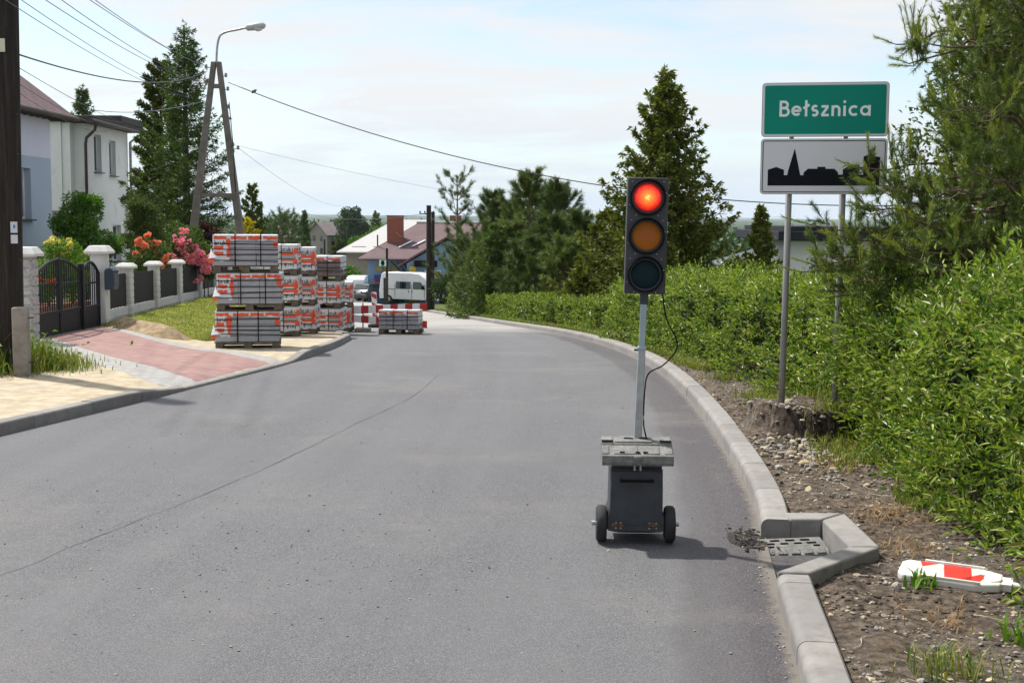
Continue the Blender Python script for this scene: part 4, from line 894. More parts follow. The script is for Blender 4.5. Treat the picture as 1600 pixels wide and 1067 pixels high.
M_conc = mat('weathered_concrete', (0.23, 0.205, 0.175), 0.92, 0.3, 6, 0.6, 40, col2=(0.30, 0.27, 0.235))
M_wood = mat('weathered_wood', (0.13, 0.105, 0.075), 0.9, 0.35, 9, 0.5, 40)
M_tarpole = MT('tarred_wood'); _k = M_tarpole
_mp = _k.n('Mapping'); _k.t.links.new(_k.co.outputs['Object'], _mp.inputs[0]); _mp.inputs['Scale'].default_value = (14, 14, 0.7)
_f = _k.noise(1.6, 7, 0.7, vec=_mp.outputs[0]); _k.bump(_f, 0.9, 0.03)
M_tarpole = _k.fin(_k.ramp(_f, [(0.35, (0.012, 0.010, 0.009)), (0.55, (0.03, 0.023, 0.019)), (0.72, (0.07, 0.052, 0.04))]), 0.85, 0, 0.3)
def arc(cx, cy, r_, a0, a1, n=14): return [(cx + r_ * math.cos(R(a)), cy + r_ * math.sin(R(a))) for a in np.linspace(a0, a1, n)]
GLY = {
 'B': (.62, [[(.07, 0), (.07, 1)], [(.0, .93), (.3, .93)] + arc(.3, .735, .195, 88, -88) + [(.0, .54)], [(.0, .53), (.33, .53)] + arc(.33, .30, .23, 88, -88) + [(.0, .07)]]),
 'e': (.62, [[(.06, .36), (.56, .36)] + arc(.31, .36, .25, 8, 318, 24)]),
 'ł': (.36, [[(.16, 0), (.16, 1.02)], [(-.02, .50), (.36, .74)]]),
 's': (.46, [arc(.22, .50, .15, 40, 240, 12) + arc(.21, .22, .16, 75, -145, 14)]),
 'z': (.52, [[(.03, .62), (.46, .62)], [(.43, .60), (.06, .08)], [(.03, .07), (.49, .07)]]),
 'n': (.58, [[(.08, 0), (.08, .68)], arc(.28, .42, .2, 170, 2, 12) + [(.48, 0)]]),
 'i': (.24, [[(.1, 0), (.1, .66)], [(.1, .82), (.1, .98)]]),
 'c': (.58, [arc(.31, .34, .26, 48, 312, 22)]),
 'a': (.62, [arc(.30, .34, .25, 0, 360, 28), [(.55, 0), (.55, .68)]]),
 'b': (.62, [[(.08, 0), (.08, 1)], arc(.33, .33, .25, 0, 360, 24)]),
 'r': (.40, [[(.08, 0), (.08, .68)], arc(.28, .40, .2, 170, 70, 7)]),
 'u': (.58, [[(.08, .68)] + arc(.29, .29, .21, 180, 360, 14) + [(.50, .68)], [(.50, .3), (.50, 0)]]),
 'k': (.55, [[(.08, 0), (.08, 1)], [(.1, .30), (.46, .68)], [(.2, .40), (.5, 0)]])}
def text(g, s, h, o, ux, uy, uz, sw=0.14, gap=0.11, th=0.003, mi=0):
    x = 0.0; ux_ = np.array(ux, float); uy_ = np.array(uy, float)
    for ch in s:
        w, st = GLY[ch]
        for i, q in enumerate(st): g.ribbon([((x + a) * h, b * h) for a, b in q], sw * h, o, ux_, uy_, uz, th + 0.0004 * i, mi)
        x += w + gap
    return x * h
def rrect(x0, y0, x1, y1, r_, n=5):
    return arc(x1 - r_, y1 - r_, r_, 0, 90, n) + arc(x0 + r_, y1 - r_, r_, 90, 180, n) + arc(x0 + r_, y0 + r_, r_, 180, 270, n) + arc(x1 - r_, y0 + r_, r_, 270, 360, n)
XA, YA, ZA = (1, 0, 0), (0, 1, 0), (0, 0, 1)
FR = ((1, 0, 0), (0, 0, 1), (0, -1, 0))           # a face looking back at the camera: right, up, out

# --- portable traffic light
def traffic_light():
    t = thing('traffic_light', 'portable red, amber and green traffic light on a wheeled box, showing red', 'traffic light', (0.815, 8.25, 0.0), R(-2))
    g = Geo(); prof = [(-0.115, 0.10), (-0.125, 0.14), (-0.125, 0.47), (-0.105, 0.485), (0.24, 0.485), (0.26, 0.10)]
    g.prism([(-0.190, 0.095), (0.190, 0.095), (0.187, 0.17), (0.172, 0.22), (0.168, 0.485), (-0.168, 0.485), (-0.172, 0.22), (-0.187, 0.17)], (0, 0.25, 0), XA, ZA, (0, -1, 0), 0.36)
    kc = MT('scuffed_grey_paint'); cc = kc.ramp(kc.noise(7, 5, 0.6), [(0.35, (0.028, 0.031, 0.038)), (0.65, (0.045, 0.048, 0.055))]); cc = kc.mix(kc.ramp(kc.noise(24, 7, 0.8, dist=1.0), [(0.6, 0.0), (0.72, 0.5)]), cc, (0.12, 0.115, 0.105)); kc.bump(kc.noise(30, 3), 0.12, 0.01); M_cart = kc.fin(cc, 0.5, 0, 0.4)
    g.build('battery_box', M_cart, t, bevel=0.008)
    g = Geo(); g.box((0, -0.114, 0.492), (0.336, 0.012, 0.012)); g.box((0, 0.06, 0.513), (0.325, 0.32, 0.035)); g.build('box_rim', M_dkmetal, t, bevel=0.003)
    g = Geo(); g.box((0, -0.117, 0.108), (0.36, 0.014, 0.034)); g.build('bottom_flap', M_dkmetal, t, bevel=0.003)
    for x in (-0.12, 0.11):
        g = Geo(); g.tube([(x - 0.04, -0.126, 0.128), (x + 0.04, -0.126, 0.128)], 0.007, 8); g.box((x, -0.1245, 0.128), (0.07, 0.004, 0.044)); g.build('hinge', M_rust, t)
        for a in (-0.022, 0.022):
            for b in (0.112, 0.144): pass
    g = Geo()
    for x in (-0.13, -0.10, 0.085, 0.13):
        for z in (0.112, 0.146): g.lathe((x, -0.129, z), [(0.005, 0), (0.005, 0.004)], 'y', 8)
    g.build('bolts', M_galv, t)
    g = Geo(); g.tube([(-0.10, -0.125, 0.425), (-0.10, -0.165, 0.428), (-0.085, -0.172, 0.43), (0.085, -0.172, 0.43), (0.10, -0.165, 0.428), (0.10, -0.125, 0.425)], 0.010, 8); g.build('handle', M_black, t, smooth=True)
    for sg, w_ in ((-1, 'wheel'), (1, 'wheel')):
        rt = bpy.data.objects.new('wheel', None)
        g = Geo(); x = sg * 0.222; pr = [(0.07, -0.030), (0.105, -0.034), (0.118, -0.022), (0.1205, 0.0), (0.118, 0.022), (0.105, 0.034), (0.07, 0.030)]
        g.lathe((0, 0, 0), pr, 'x', 28); w = g.build('wheel', M_rubber, t, smooth=True, loc=(x, -0.03, 0.12))
        g = Geo(); g.lathe((0, 0, 0), [(0.069, -0.028), (0.06, -0.02), (0.03, -0.03), (0.03, 0.03), (0.06, 0.02), (0.069, 0.028)], 'x', 20); g.build('rim', M_galv, w, smooth=False)
        g = Geo()
        for r_ in (0.0,): g.lathe((0, 0, 0), [(0.1215, -0.004), (0.1222, 0.0), (0.1215, 0.004)], 'x', 28)
        bpy.data.objects.remove(rt)
    g = Geo(); g.tube([(-0.285, -0.03, 0.12), (0.285, -0.03, 0.12)], 0.010, 8); g.tube([(-0.285, -0.03, 0.12), (-0.262, -0.03, 0.12)], 0.016, 8); g.tube([(0.262, -0.03, 0.12), (0.285, -0.03, 0.12)], 0.016, 8); g.build('axle', M_galv, t)
    g = Geo(); g.box((0, 0.28, 0.05), (0.3, 0.04, 0.10)); g.build('foot', M_dkmetal, t, bevel=0.004)
    # cover slab of recycled plastic with recesses
    g = Geo(); pr = [(-0.205, 0.535), (-0.215, 0.555), (-0.208, 0.600), (-0.075, 0.642), (-0.070, 0.655), (0.10, 0.668), (0.105, 0.60), (0.0, 0.53)]
    g.prism(pr, (-0.228, 0, 0), YA, ZA, XA, 0.456)
    for x, w in ((-0.205, 0.045), (-0.075, 0.15), (0.095, 0.09), (0.197, 0.052)):
        g.prism([(-0.19, 0.603), (-0.19, 0.6125), (-0.085, 0.6455), (-0.085, 0.635)], (x - w / 2, 0, 0), YA, ZA, XA, w)
    for x, w in ((-0.19, 0.07), (-0.02, 0.24), (0.19, 0.07)): g.prism([(-0.055, 0.653), (-0.055, 0.667), (0.09, 0.677), (0.09, 0.66)], (x - w / 2, 0, 0), YA, ZA, XA, w)
    g.box((0, -0.214, 0.583), (0.05, 0.012, 0.03))
    c = g.build('cover', M_recyc, t, bevel=0.004)
    g = Geo()
    for x in (-0.19, 0.185): g.box((x, -0.045, 0.6685), (0.075, 0.03, 0.006))
    for x in (-0.10, 0.0, 0.05): g.box((x, -0.175, 0.6185), (0.03, 0.018, 0.006))
    for x in (-0.05, 0.05): g.box((x, 0.02, 0.676), (0.06, 0.02, 0.004))
    g.build('slots', M_black, c)
    g = Geo(); g.box((-0.016, -0.128, 0.515), (0.012, 0.012, 0.05)); g.box((0.022, -0.128, 0.515), (0.012, 0.012, 0.05)); g.build('latch', M_galv, t)
    # mast
    ln = Matrix.Rotation(R(1.55), 4, 'Y')
    def lean(x, y, z): v = ln @ Vector((x, y, z - 0.6)); return (v.x + 0.012, v.y, v.z + 0.6)
    MM = Matrix.Translation((0.012, 0, 0.6)) @ ln @ Matrix.Translation((0, 0, -0.6))
    g = Geo(); g.box((0, 0.06, 0.92), (0.048, 0.048, 0.70), M=MM); p = g.build('mast', M_galv, t, bevel=0.004)
    g = Geo(); g.box((0, 0.06, 1.405), (0.040, 0.040, 0.33), M=MM); g.box((0, 0.06, 1.262), (0.056, 0.056, 0.022), M=MM); g.build('mast_extension', mat('galvanised_grey', (0.30, 0.36, 0.38), 0.4, 0.12, 8, metal=0.5), t, bevel=0.003)
    g = Geo(); g.box((0, 0.06, 1.60), (0.052, 0.05, 0.10), M=MM); g.tube([lean(-0.05, 0.06, 1.25), lean(-0.024, 0.06, 1.25)], 0.008, 8); g.build('mast_socket', M_dkmetal, t, bevel=0.003)
    # signal head
    hb = Matrix.Rotation(R(0.9), 4, 'Y'); base = Vector(lean(0, 0.06, 1.62)); HM = Matrix.Translation((base.x, base.y, base.z)) @ hb
    g = Geo(); g.box((0, 0.01, 0.372), (0.262, 0.12, 0.745), M=HM)
    h = g.build('signal_head', M_head, t, bevel=0.006)
    g = Geo()
    for i in range(3):
        for sx, sz in ((-0.1, 0.1), (0.1, 0.1), (-0.07, -0.115), (0.07, -0.115), (0.117, 0.03), (-0.117, -0.05)):
            q = HM @ Vector((sx, -0.053, 0.125 + 0.247 * i + sz)); g.lathe(q, [(0.0035, 0), (0.0035, 0.004), (0.002, 0.006)][:2], 'y', 8)
    g.build('screws', M_galv, h)
    def lens(kind):
        k = MT(kind + '_lens'); ln_ = k.n('VectorMath', operation='LENGTH'); k.t.links.new(k.co.outputs['Object'], ln_.inputs[0]); d = ln_.outputs['Value']
        vr = k.n('TexVoronoi', {'Scale': 130.0}); k.t.links.new(k.co.outputs['Object'], vr.inputs['Vector'])
        if kind == 'red':
            dd = k.math('ADD', k.math('DIVIDE', d, 0.1), k.math('MULTIPLY', k.math('SUBTRACT', vr.outputs['Distance'], 0.4), 0.22))
            c = k.ramp(dd, [(0.0, (1.0, 0.75, 0.22)), (0.15, (1.0, 0.55, 0.09)), (0.24, (1.0, 0.16, 0.018)), (0.5, (0.85, 0.07, 0.008)), (0.7, (0.5, 0.010, 0.003)), (0.9, (0.06, 0.0015, 0.0015))])
            k.set(k.b.inputs['Emission Color'], c); k.b.inputs['Emission Strength'].default_value = 1.0
            return k.fin((0.25, 0.01, 0.008), 0.25)
        k.bump(vr.outputs['Distance'], 0.25, 0.002)
        return k.fin(k.ramp(k.math('DIVIDE', d, 0.1), [(0.0, (0.36, 0.09, 0.03)), (0.5, (0.34, 0.10, 0.014)), (1.0, (0.37, 0.12, 0.005))]) if kind == 'amber' else (0.003, 0.017, 0.023), 0.5, 0, 0.15)
    for i, kd in enumerate(('green', 'amber', 'red')):
        q = HM @ Vector((0, -0.05, 0.125 + 0.247 * i))
        g = Geo(); th = np.linspace(0, math.pi * 2, 37)
        g.lathe((0, 0, 0), [(0.104, 0.004), (0.104, -0.028), (0.116, -0.028), (0.118, 0.004)], 'y', 40); 
        g.build('bezel', M_black, h, loc=q, smooth=False)
        g = Geo(); g.lathe((0, 0, 0), [(0.001, -0.012), (0.05, -0.009), (0.085, -0.003), (0.1035, 0.004)], 'y', 40)
        lo = g.build('lens', lens(kd), h, loc=q, smooth=True)
        lo['label'] = {'red': 'lit red lens', 'amber': 'unlit amber lens', 'green': 'unlit dark green lens'}[kd]
        g = Geo(); vz = [(-0.112 * math.cos(a), 0.112 * math.sin(a)) for a in np.linspace(R(20), R(160), 16)]
        V = [(x, -0.028, z) for x, z in vz] + [(x, -0.065, z) for x, z in vz] + [(x * 1.03, -0.028, z * 1.03) for x, z in vz] + [(x * 1.03, -0.065, z * 1.03) for x, z in vz]
        F = []
        for j in range(15): F += [(j, j + 1, 17 + j, 16 + j), (32 + j, 48 + j, 49 + j, 33 + j), (16 + j, 17 + j, 49 + j, 48 + j)]
        g.addl(V, F); g.build('visor', M_black, h, loc=q)
    g = Geo(); pts = [lean(0.115, 0.06, 1.64), lean(0.125, 0.05, 1.58), (0.19, 0.06, 1.45), (0.255, 0.07, 1.32), (0.25, 0.07, 1.24), (0.17, 0.07, 1.15), (0.08, 0.06, 1.10), (0.055, 0.06, 1.0), (0.05, 0.06, 0.78), (0.062, 0.06, 0.70), (0.075, 0.05, 0.655)]
    pts = np.array(pts); d = np.arange(len(pts)); f = [pchip(d, pts[:, i]) for i in range(3)]; q = np.linspace(0, len(pts) - 1, 50)
    g.tube(np.stack([f_(q) for f_ in f], -1), 0.005, 6); g.build('cable', M_black, t, smooth=True)
traffic_light()

# --- town sign on two poles
def town_sign():
    t = thing('town_sign', 'green place name sign reading Bełsznica above a white panel with a black town silhouette', 'road sign', (2.945, 12.28, 0.0), R(-11))
    zb = 0.05
    for x, y in ((-0.315, 0.0), (0.185, 0.0)):
        g = Geo(); g.tube([(x - 0.012, y, zb), (x, y, 1.4), (x + 0.01, y, 3.33)], 0.031, 14); g.build('pole', mat('painted_steel_pole', (0.27, 0.265, 0.26), 0.5, 0.12, 5, metal=0.3), t, smooth=True)
    M_edge = mat('sign_back', (0.30, 0.31, 0.32), 0.5, 0.1, 4, metal=0.4); M_sw = mat('sign_white', (0.62, 0.60, 0.61), 0.65, 0.03, 2, spec=0.2); M_sg = mat('sign_green', (0.0, 0.21, 0.15), 0.6, 0.06, 2.5, spec=0.2); M_sb = mat('sign_black', (0.006, 0.006, 0.010), 0.7, 0.1, 3, spec=0.15)
    W2 = 0.583
    def panel(nm, z0, z1):
        g = Geo(); g.prism(rrect(-W2, z0, W2, z1, 0.035), (0, -0.040, 0), XA, ZA, (0, -1, 0), 0.018); p = g.build(nm, M_edge, t)
        g = Geo(); g.prism(rrect(-W2 + 0.006, z0 + 0.006, W2 - 0.006, z1 - 0.006, 0.03), (0, -0.058, 0), XA, ZA, (0, -1, 0), 0.003); g.build('white_face', M_sw, p); return p
    p = panel('name_panel', 2.885, 3.392)
    g = Geo(); g.prism(rrect(-W2 + 0.026, 2.911, W2 - 0.026, 3.366, 0.018), (0, -0.061, 0), XA, ZA, (0, -1, 0), 0.002); g.build('green_face', M_sg, p)
    g = Geo(); w = sum(GLY[c][0] for c in 'Bełsznica') + 0.13 * 8; h = 0.148
    text(g, 'Bełsznica', h, (-w * h / 2 + 0.0, -0.063, 3.075), XA, ZA, (0, -1, 0), 0.155, 0.13, 0.002); g.build('lettering', mat('sign_letters', (0.72, 0.74, 0.72), 0.4, 0.02), p)
    p = panel('silhouette_panel', 2.345, 2.868)
    # thin black frame line
    g = Geo(); o_ = rrect(-W2 + 0.018, 2.363, W2 - 0.018, 2.85, 0.024); i_ = rrect(-W2 + 0.025, 2.370, W2 - 0.025, 2.843, 0.018); n = len(o_)
    V = [(x, -0.0635, z) for x, z in o_] + [(x, -0.0635, z) for x, z in i_]; g.addl(V, [(j, (j + 1) % n, n + (j + 1) % n, n + j) for j in range(n)]); g.build('frame_line', M_sb, p)
    zz = [(133, 586), (133, 512), (172, 499), (210, 512), (210, 537), (226, 537), (230, 515), (259, 413), (288, 537), (303, 537), (303, 525), (323, 507), (368, 507), (368, 498), (406, 498), (406, 507), (449, 507), (466, 525), (466, 534), (488, 534), (488, 509), (527, 489), (566, 506), (566, 534), (583, 534), (583, 450), (605, 443), (625, 443), (648, 452), (660, 452), (660, 584)]
    pl = [(-W2 + (x - 97) / 596 * 2 * W2, 2.345 + (626 - y - (x - 97) * 0.002) / 258 * 0.523) for x, y in zz]
    g = Geo(); g.prism(pl[::-1], (0, -0.061, 0), XA, ZA, (0, -1, 0), 0.002); g.build('town_silhouette', M_sb, p)
    for z in (3.28, 2.98, 2.77, 2.43):
        g = Geo(); g.box((0, -0.034, z), (1.05, 0.012, 0.035)); g.build('rail', M_galv, t)
town_sign()

# --- gully cover in the kerb recess
def gully():
    t = thing('gully_cover', 'grey slotted gully cover lying askew in the kerb recess', 'drain cover', (1.84, 8.07, -0.092), R(2)); t.rotation_euler = (R(2), R(-2), R(3)); t.location.y = 8.18; t.scale = (1, 0.6, 1)
    g = Geo(); g.prism([(-0.20, 0.0), (-0.215, 0.02), (-0.20, 0.055), (-0.09, 0.085), (0.20, 0.10), (0.20, 0.0)], (-0.215, 0, 0), YA, ZA, XA, 0.43)
    for i in range(5): g.prism([(-0.195, 0.058), (-0.195, 0.067), (-0.10, 0.092), (-0.10, 0.084)], (-0.205 + i * 0.084, 0, 0), YA, ZA, XA, 0.06)
    b = g.build('cover_body', M_recyc, t, bevel=0.004)
    g = Geo()
    for x, y, w in ((-0.14, 0.03, 0.05), (-0.05, 0.03, 0.05), (0.04, 0.03, 0.05), (0.13, 0.03, 0.06), (-0.10, 0.12, 0.06), (0.0, 0.12, 0.06), (0.1, 0.12, 0.06), (-0.15, -0.055, 0.04), (0.15, -0.05, 0.04)):
        g.box((x, y, 0.085 + (y + 0.09) * 0.052 + 0.002), (w, 0.028, 0.008))
    g.build('slots', M_black, b)
gully()

# --- fallen guide board on the soil
def guide_board():
    D = 7.6; a = G(1406, 896, 0.06); b = G(1572, 917, 0.06); c = (np.array(a) + np.array(b)) / 2; z = float(zverge(np.array([c[0]]), np.array([c[1]]))[0])
    t = thing('guide_board', 'white plastic roadwork board with red stripes lying flat on the soil', 'guide board', (c[0], c[1], z + 0.02)); t.rotation_euler = (R(9), R(1), math.atan2(b[1] - a[1], b[0] - a[0]))
    MW = mat('white_plastic', (0.74, 0.73, 0.70), 0.4, 0.06, 4, 0.1, 20, col2=(0.66, 0.62, 0.55))
    L = float(np.hypot(b[0] - a[0], b[1] - a[1])); h = L / 2
    g = Geo(); out = [(-h + 0.03, -0.11), (h - 0.16, -0.12), (h - 0.02, -0.075), (h - 0.02, 0.075), (h - 0.16, 0.12), (-h + 0.03, 0.11), (-h, 0.07), (-h, -0.07)]
    g.prism(out, (0, 0, 0), XA, YA, ZA, 0.055); bd = g.build('board', MW, t, bevel=0.014, seg=3); g = Geo(); g.prism([(-h + 0.08, -0.096), (h - 0.15, -0.096), (h - 0.06, -0.06), (h - 0.06, 0.06), (h - 0.15, 0.096), (-h + 0.08, 0.096)], (0, 0, 0.0545), XA, YA, ZA, 0.0015); g.build('reflective_face', mat('dusty_reflective', (0.46, 0.455, 0.44), 0.5, 0.15, 9), bd)
    g = Geo(); g.box((0.0, -0.107, 0.06), (2 * h - 0.25, 0.012, 0.016)); g.box((0.0, 0.107, 0.06), (2 * h - 0.25, 0.012, 0.016)); g.build('raised_edge', MW, bd, bevel=0.003)
    g = Geo()
    for x0 in (-h + 0.26,):
        g.prism([(x0, -0.094), (x0 + 0.15, -0.094), (x0 + 0.12, 0.094), (x0 - 0.03, 0.094)], (0, 0, 0.056), XA, YA, ZA, 0.002)
    g.prism([(-h + 0.12, 0.03), (-h + 0.20, 0.094), (-h + 0.10, 0.094)], (0, 0, 0.056), XA, YA, ZA, 0.002); g.prism([(h - 0.26, -0.094), (h - 0.14, -0.094), (h - 0.10, 0.02), (h - 0.14, 0.02)], (0, 0, 0.056), XA, YA, ZA, 0.002)
    g.build('red_stripes', mat('red_film', (0.55, 0.035, 0.025), 0.35, 0.1, 4), bd)
    g = Geo(); g.box((h + 0.005, 0.0, 0.028), (0.06, 0.10, 0.045)); g.tube([(h + 0.03, -0.01, 0.03), (h + 0.085, -0.01, 0.03)], [0.022, 0.018], 12); g.lathe((h - 0.07, -0.01, 0.05), [(0.05, 0), (0.048, 0.012), (0.03, 0.014)], 'z', 16); g.build('spigot', MW, t, bevel=0.004)
guide_board()

# --- stones, pebbles, crumbs
_t = (1 + 5 ** .5) / 2
ICO = unit(np.array([(-1, _t, 0), (1, _t, 0), (-1, -_t, 0), (1, -_t, 0), (0, -1, _t), (0, 1, _t), (0, -1, -_t), (0, 1, -_t), (_t, 0, -1), (_t, 0, 1), (-_t, 0, -1), (-_t, 0, 1)], float))
ICF = np.array([(0, 11, 5), (0, 5, 1), (0, 1, 7), (0, 7, 10), (0, 10, 11), (1, 5, 9), (5, 11, 4), (11, 10, 2), (10, 7, 6), (7, 1, 8), (3, 9, 4), (3, 4, 2), (3, 2, 6), (3, 6, 8), (3, 8, 9), (4, 9, 5), (2, 4, 11), (6, 2, 10), (8, 6, 7), (9, 8, 1)])
def rocks(g, x, y, z, s, rng, flat=0.6):
    n = len(x); V = np.repeat(ICO[None], n, 0) * rng.uniform(0.7, 1.25, (n, 12, 1)) * rng.uniform(0.6, 1.3, (n, 1, 3))
    a = rng.uniform(0, 6.28, n); b = rng.normal(0, 0.5, n); ca, sa, cb, sb = np.cos(a), np.sin(a), np.cos(b), np.sin(b)
    Rm = np.zeros((n, 3, 3)); Rm[:, 0, 0] = ca; Rm[:, 0, 1] = -sa * cb; Rm[:, 0, 2] = sa * sb; Rm[:, 1, 0] = sa; Rm[:, 1, 1] = ca * cb; Rm[:, 1, 2] = -ca * sb; Rm[:, 2, 1] = sb; Rm[:, 2, 2] = cb
    V = np.einsum('nij,nkj->nki', Rm, V); V[..., 2] *= flat; V = V * np.asarray(s)[:, None, None] + np.stack([x, y, z], -1)[:, None]
    g.add(V.reshape(-1, 3), (np.arange(n)[:, None, None] * 12 + ICF[None]).reshape(-1, 3))
rng = np.random.default_rng(201)
M_stone = leafmat('mixed_stones', [(0.07, 0.06, 0.05), (0.16, 0.14, 0.12), (0.27, 0.25, 0.22), (0.44, 0.37, 0.24), (0.20, 0.19, 0.18), (0.38, 0.36, 0.32)], 0.9, 0.0, 0.2, big=(60, (0.8, 0.78, 0.74)))
g = Geo(); n = 11000; y = 4.6 + 23 * rng.random(n) ** 1.5; s_ = rng.uniform(0.22, 1.5, n); x = RK(y) + s_; kp = (~in_recess(x - 0.1, y)) & (x < FRONT(y) + 0.25) & (fbm(x * 1.6, y * 1.1, 0, 3, 33) > -0.12); x, y = x[kp], y[kp]
sz = 0.004 + 0.018 * rng.random(len(x)) ** 4; rocks(g, x, y, zverge(x, y) + sz * 0.25, sz, rng)
n = 420; x = rng.normal(2.65, 0.22, n); y = rng.normal(11.35, 0.5, n); kp = x > RK(y) + 0.22; x, y = x[kp], y[kp]; sz = 0.012 + 0.03 * rng.random(len(x)) ** 2.5; rocks(g, x, y, zverge(x, y) + sz * 0.3, sz, rng)
stuff(g.build('stones', M_stone), 'small stones and gravel strewn over the bare soil', 'stones')
M_clod = leafmat('soil_clods', [(0.022, 0.017, 0.013), (0.06, 0.046, 0.036), (0.10, 0.08, 0.06)], 0.97, 0.0, 0.1)
g = Geo(); n = 9000; y = 4.6 + 22 * rng.random(n) ** 1.4; x = RK(y) + rng.uniform(0.22, 1.6, n); kp = (~in_recess(x - 0.1, y)) & (x < FRONT(y) + 0.2) & (fbm(x * 1.3, y * 1.3, 0, 3, 133) > 0.0); x, y = x[kp], y[kp]
sz = 0.005 + 0.018 * rng.random(len(x)) ** 3.5; rocks(g, x, y, zverge(x, y) + sz * 0.2, sz, rng); stuff(g.build('soil_clods', M_clod), 'dark crumbs and clods of soil on the verge', 'soil')
g = Geo(); n = 900; y = 4.8 + 12 * rng.random(n) ** 1.4; x = RK(y) - rng.uniform(0.15, 6, n); u = rng.random(n); x = np.where(u < 0.32, RK(y) - np.abs(rng.normal(0, 0.06, n)) - 0.02, x); kp = x > LK(y) + 0.1; x, y = x[kp], y[kp]
sz = 0.003 + 0.006 * rng.random(len(x)) ** 2.5; rocks(g, x, y, zroad(y) + sz * 0.4, sz, rng)
n = 420; p = np.array([G(px, py) for px, py in zip(rng.normal(420, 190, n), rng.normal(850, 60, n))]); sz = 0.003 + 0.006 * rng.random(n) ** 2; rocks(g, p[:, 0], p[:, 1], zroad(p[:, 1]) + sz * 0.4, sz, rng)
stuff(g.build('pebbles', M_stone), 'loose pebbles scattered on the fresh asphalt', 'pebbles')
g = Geo(); n = 300; x = rng.normal(1.58, 0.055, n); y = rng.normal(8.3, 0.12, n); sz = 0.005 + 0.013 * rng.random(n) ** 2; rocks(g, x, y, zroad(y) + sz * 0.2 + 0.006 * np.exp(-((x - 1.55) / 0.08) ** 2), sz, rng)
stuff(g.build('asphalt_crumbs', leafmat('asphalt_crumb', [(0.008, 0.008, 0.008), (0.012, 0.012, 0.012), (0.022, 0.021, 0.02), (0.035, 0.032, 0.03), (0.16, 0.12, 0.07)], 0.9, 0.0, 0.3)), 'broken black asphalt crumbs heaped beside the open kerb end', 'rubble')
for lab, px, py, s_, sc_ in (('flat tan stone, largest of those in front of the sign mound', 1258, 712, .085, (1.3, .8, .5)), ('rounded pale stone left of the flat tan stone', 1236, 703, .05, (1, .9, .8)), ('pale yellow stone on the soil midway down the verge', 1264, 755, .04, (1.1, .9, .7)), ('grey stone beside the kerb corner by the fallen board', 1402, 897, .035, (1, .9, .8))):
    q = G(px, py, 0.12); g = Geo(); rocks(g, np.zeros(1), np.zeros(1), np.zeros(1), np.array([s_]), rng, sc_[2])
    o = g.build('rock', mat('pale_rock', (0.36, 0.29, 0.19) if 'tan' in lab or 'yellow' in lab else (0.30, 0.28, 0.25), 0.9, 0.25, 20, 0.5, 50), bevel=0.008); o.location = (q.x, q.y, float(zverge(np.array([q.x]), np.array([q.y]))[0]) + s_ * 0.15); tag(o, lab, 'stone')
g = Geo()
for i in range(46):
    y = rng.uniform(5, 12); x = float(RK(y)) + rng.uniform(0.3, 1.4)
    if in_recess(np.array([x - .15]), np.array([y]))[0]: continue
    a = rng.uniform(0, 6.28); l_ = rng.uniform(0.05, 0.22); t_ = np.linspace(0, 1, 6); xx = x + np.cos(a) * l_ * t_ + 0.02 * np.sin(t_ * 5 + a); yy = y + np.sin(a) * l_ * t_ + 0.02 * np.cos(t_ * 4)
    g.tube(np.column_stack([xx, yy, zverge(xx, yy) + 0.012]), 0.0022, 4)
stuff(g.build('dead_roots', mat('dry_root', (0.42, 0.36, 0.27), 0.9, 0.3, 10)), 'pale dry roots and straws lying on the soil', 'roots')

# --- pallets of paving blocks
M_block = mat('concrete_block', (0.36, 0.362, 0.38), 0.9, 0.12, 7, 0.4, 90)
M_blockb = mat('brown_block', (0.20, 0.165, 0.16), 0.9, 0.2, 7, 0.4, 90)
def filmmat(nm, c, r_=0.3):
    k = MT(nm); k.bump(k.noise(9, 4, 0.6, dist=1.2), 0.45, 0.03); return k.fin(k.mix(k.ramp(k.noise(5, 4), [(0.4, 0.0), (0.7, 0.5)]), c, tuple(q * 0.82 for q in c)), r_, 0, 0.5)
M_film = filmmat('white_film', (0.66, 0.67, 0.69)); M_ofilm = filmmat('orange_film', (0.75, 0.085, 0.02)); M_ink = mat('black_print', (0.015, 0.015, 0.02), 0.5); M_redink = mat('red_print', (0.5, 0.02, 0.05), 0.5)
def ragged(x0, z0, x1, z1, rng, amp=0.02, n=7, sides='b'):
    """rectangle in face coordinates with torn edges"""
    def edge(a, b, on):
        t = np.linspace(0, 1, n); p = np.array(a) + (np.array(b) - np.array(a)) * t[:, None]
        if on: p[1:-1] += rng.normal(0, amp, (n - 2, 2))
        return [tuple(q) for q in p[:-1]]
    return edge((x0, z0), (x1, z0), 'b' in sides) + edge((x1, z0), (x1, z1), 'r' in sides) + edge((x1, z1), (x0, z1), 't' in sides) + edge((x0, z1), (x0, z0), 'l' in sides)
PW, PD, PH = 1.07, 0.90, 0.64
def pallet_base(t, w, d):
    g = Geo()
    for y in (-d / 2 + 0.05, 0, d / 2 - 0.05): g.box((0, y, 0.011), (w + 0.04, 0.09, 0.022))
    for i in range(5): g.box((0, -d / 2 + 0.07 + i * (d - 0.14) / 4, 0.117), (w + 0.05, 0.12, 0.021))
    for x in (-w / 2 + 0.06, 0, w / 2 - 0.06):
        for y in (-d / 2 + 0.05, 0, d / 2 - 0.05): g.box((x, y, 0.064), (0.13, 0.09, 0.083))
    g.build('pallet', M_wood, t, bevel=0.003, seg=1)
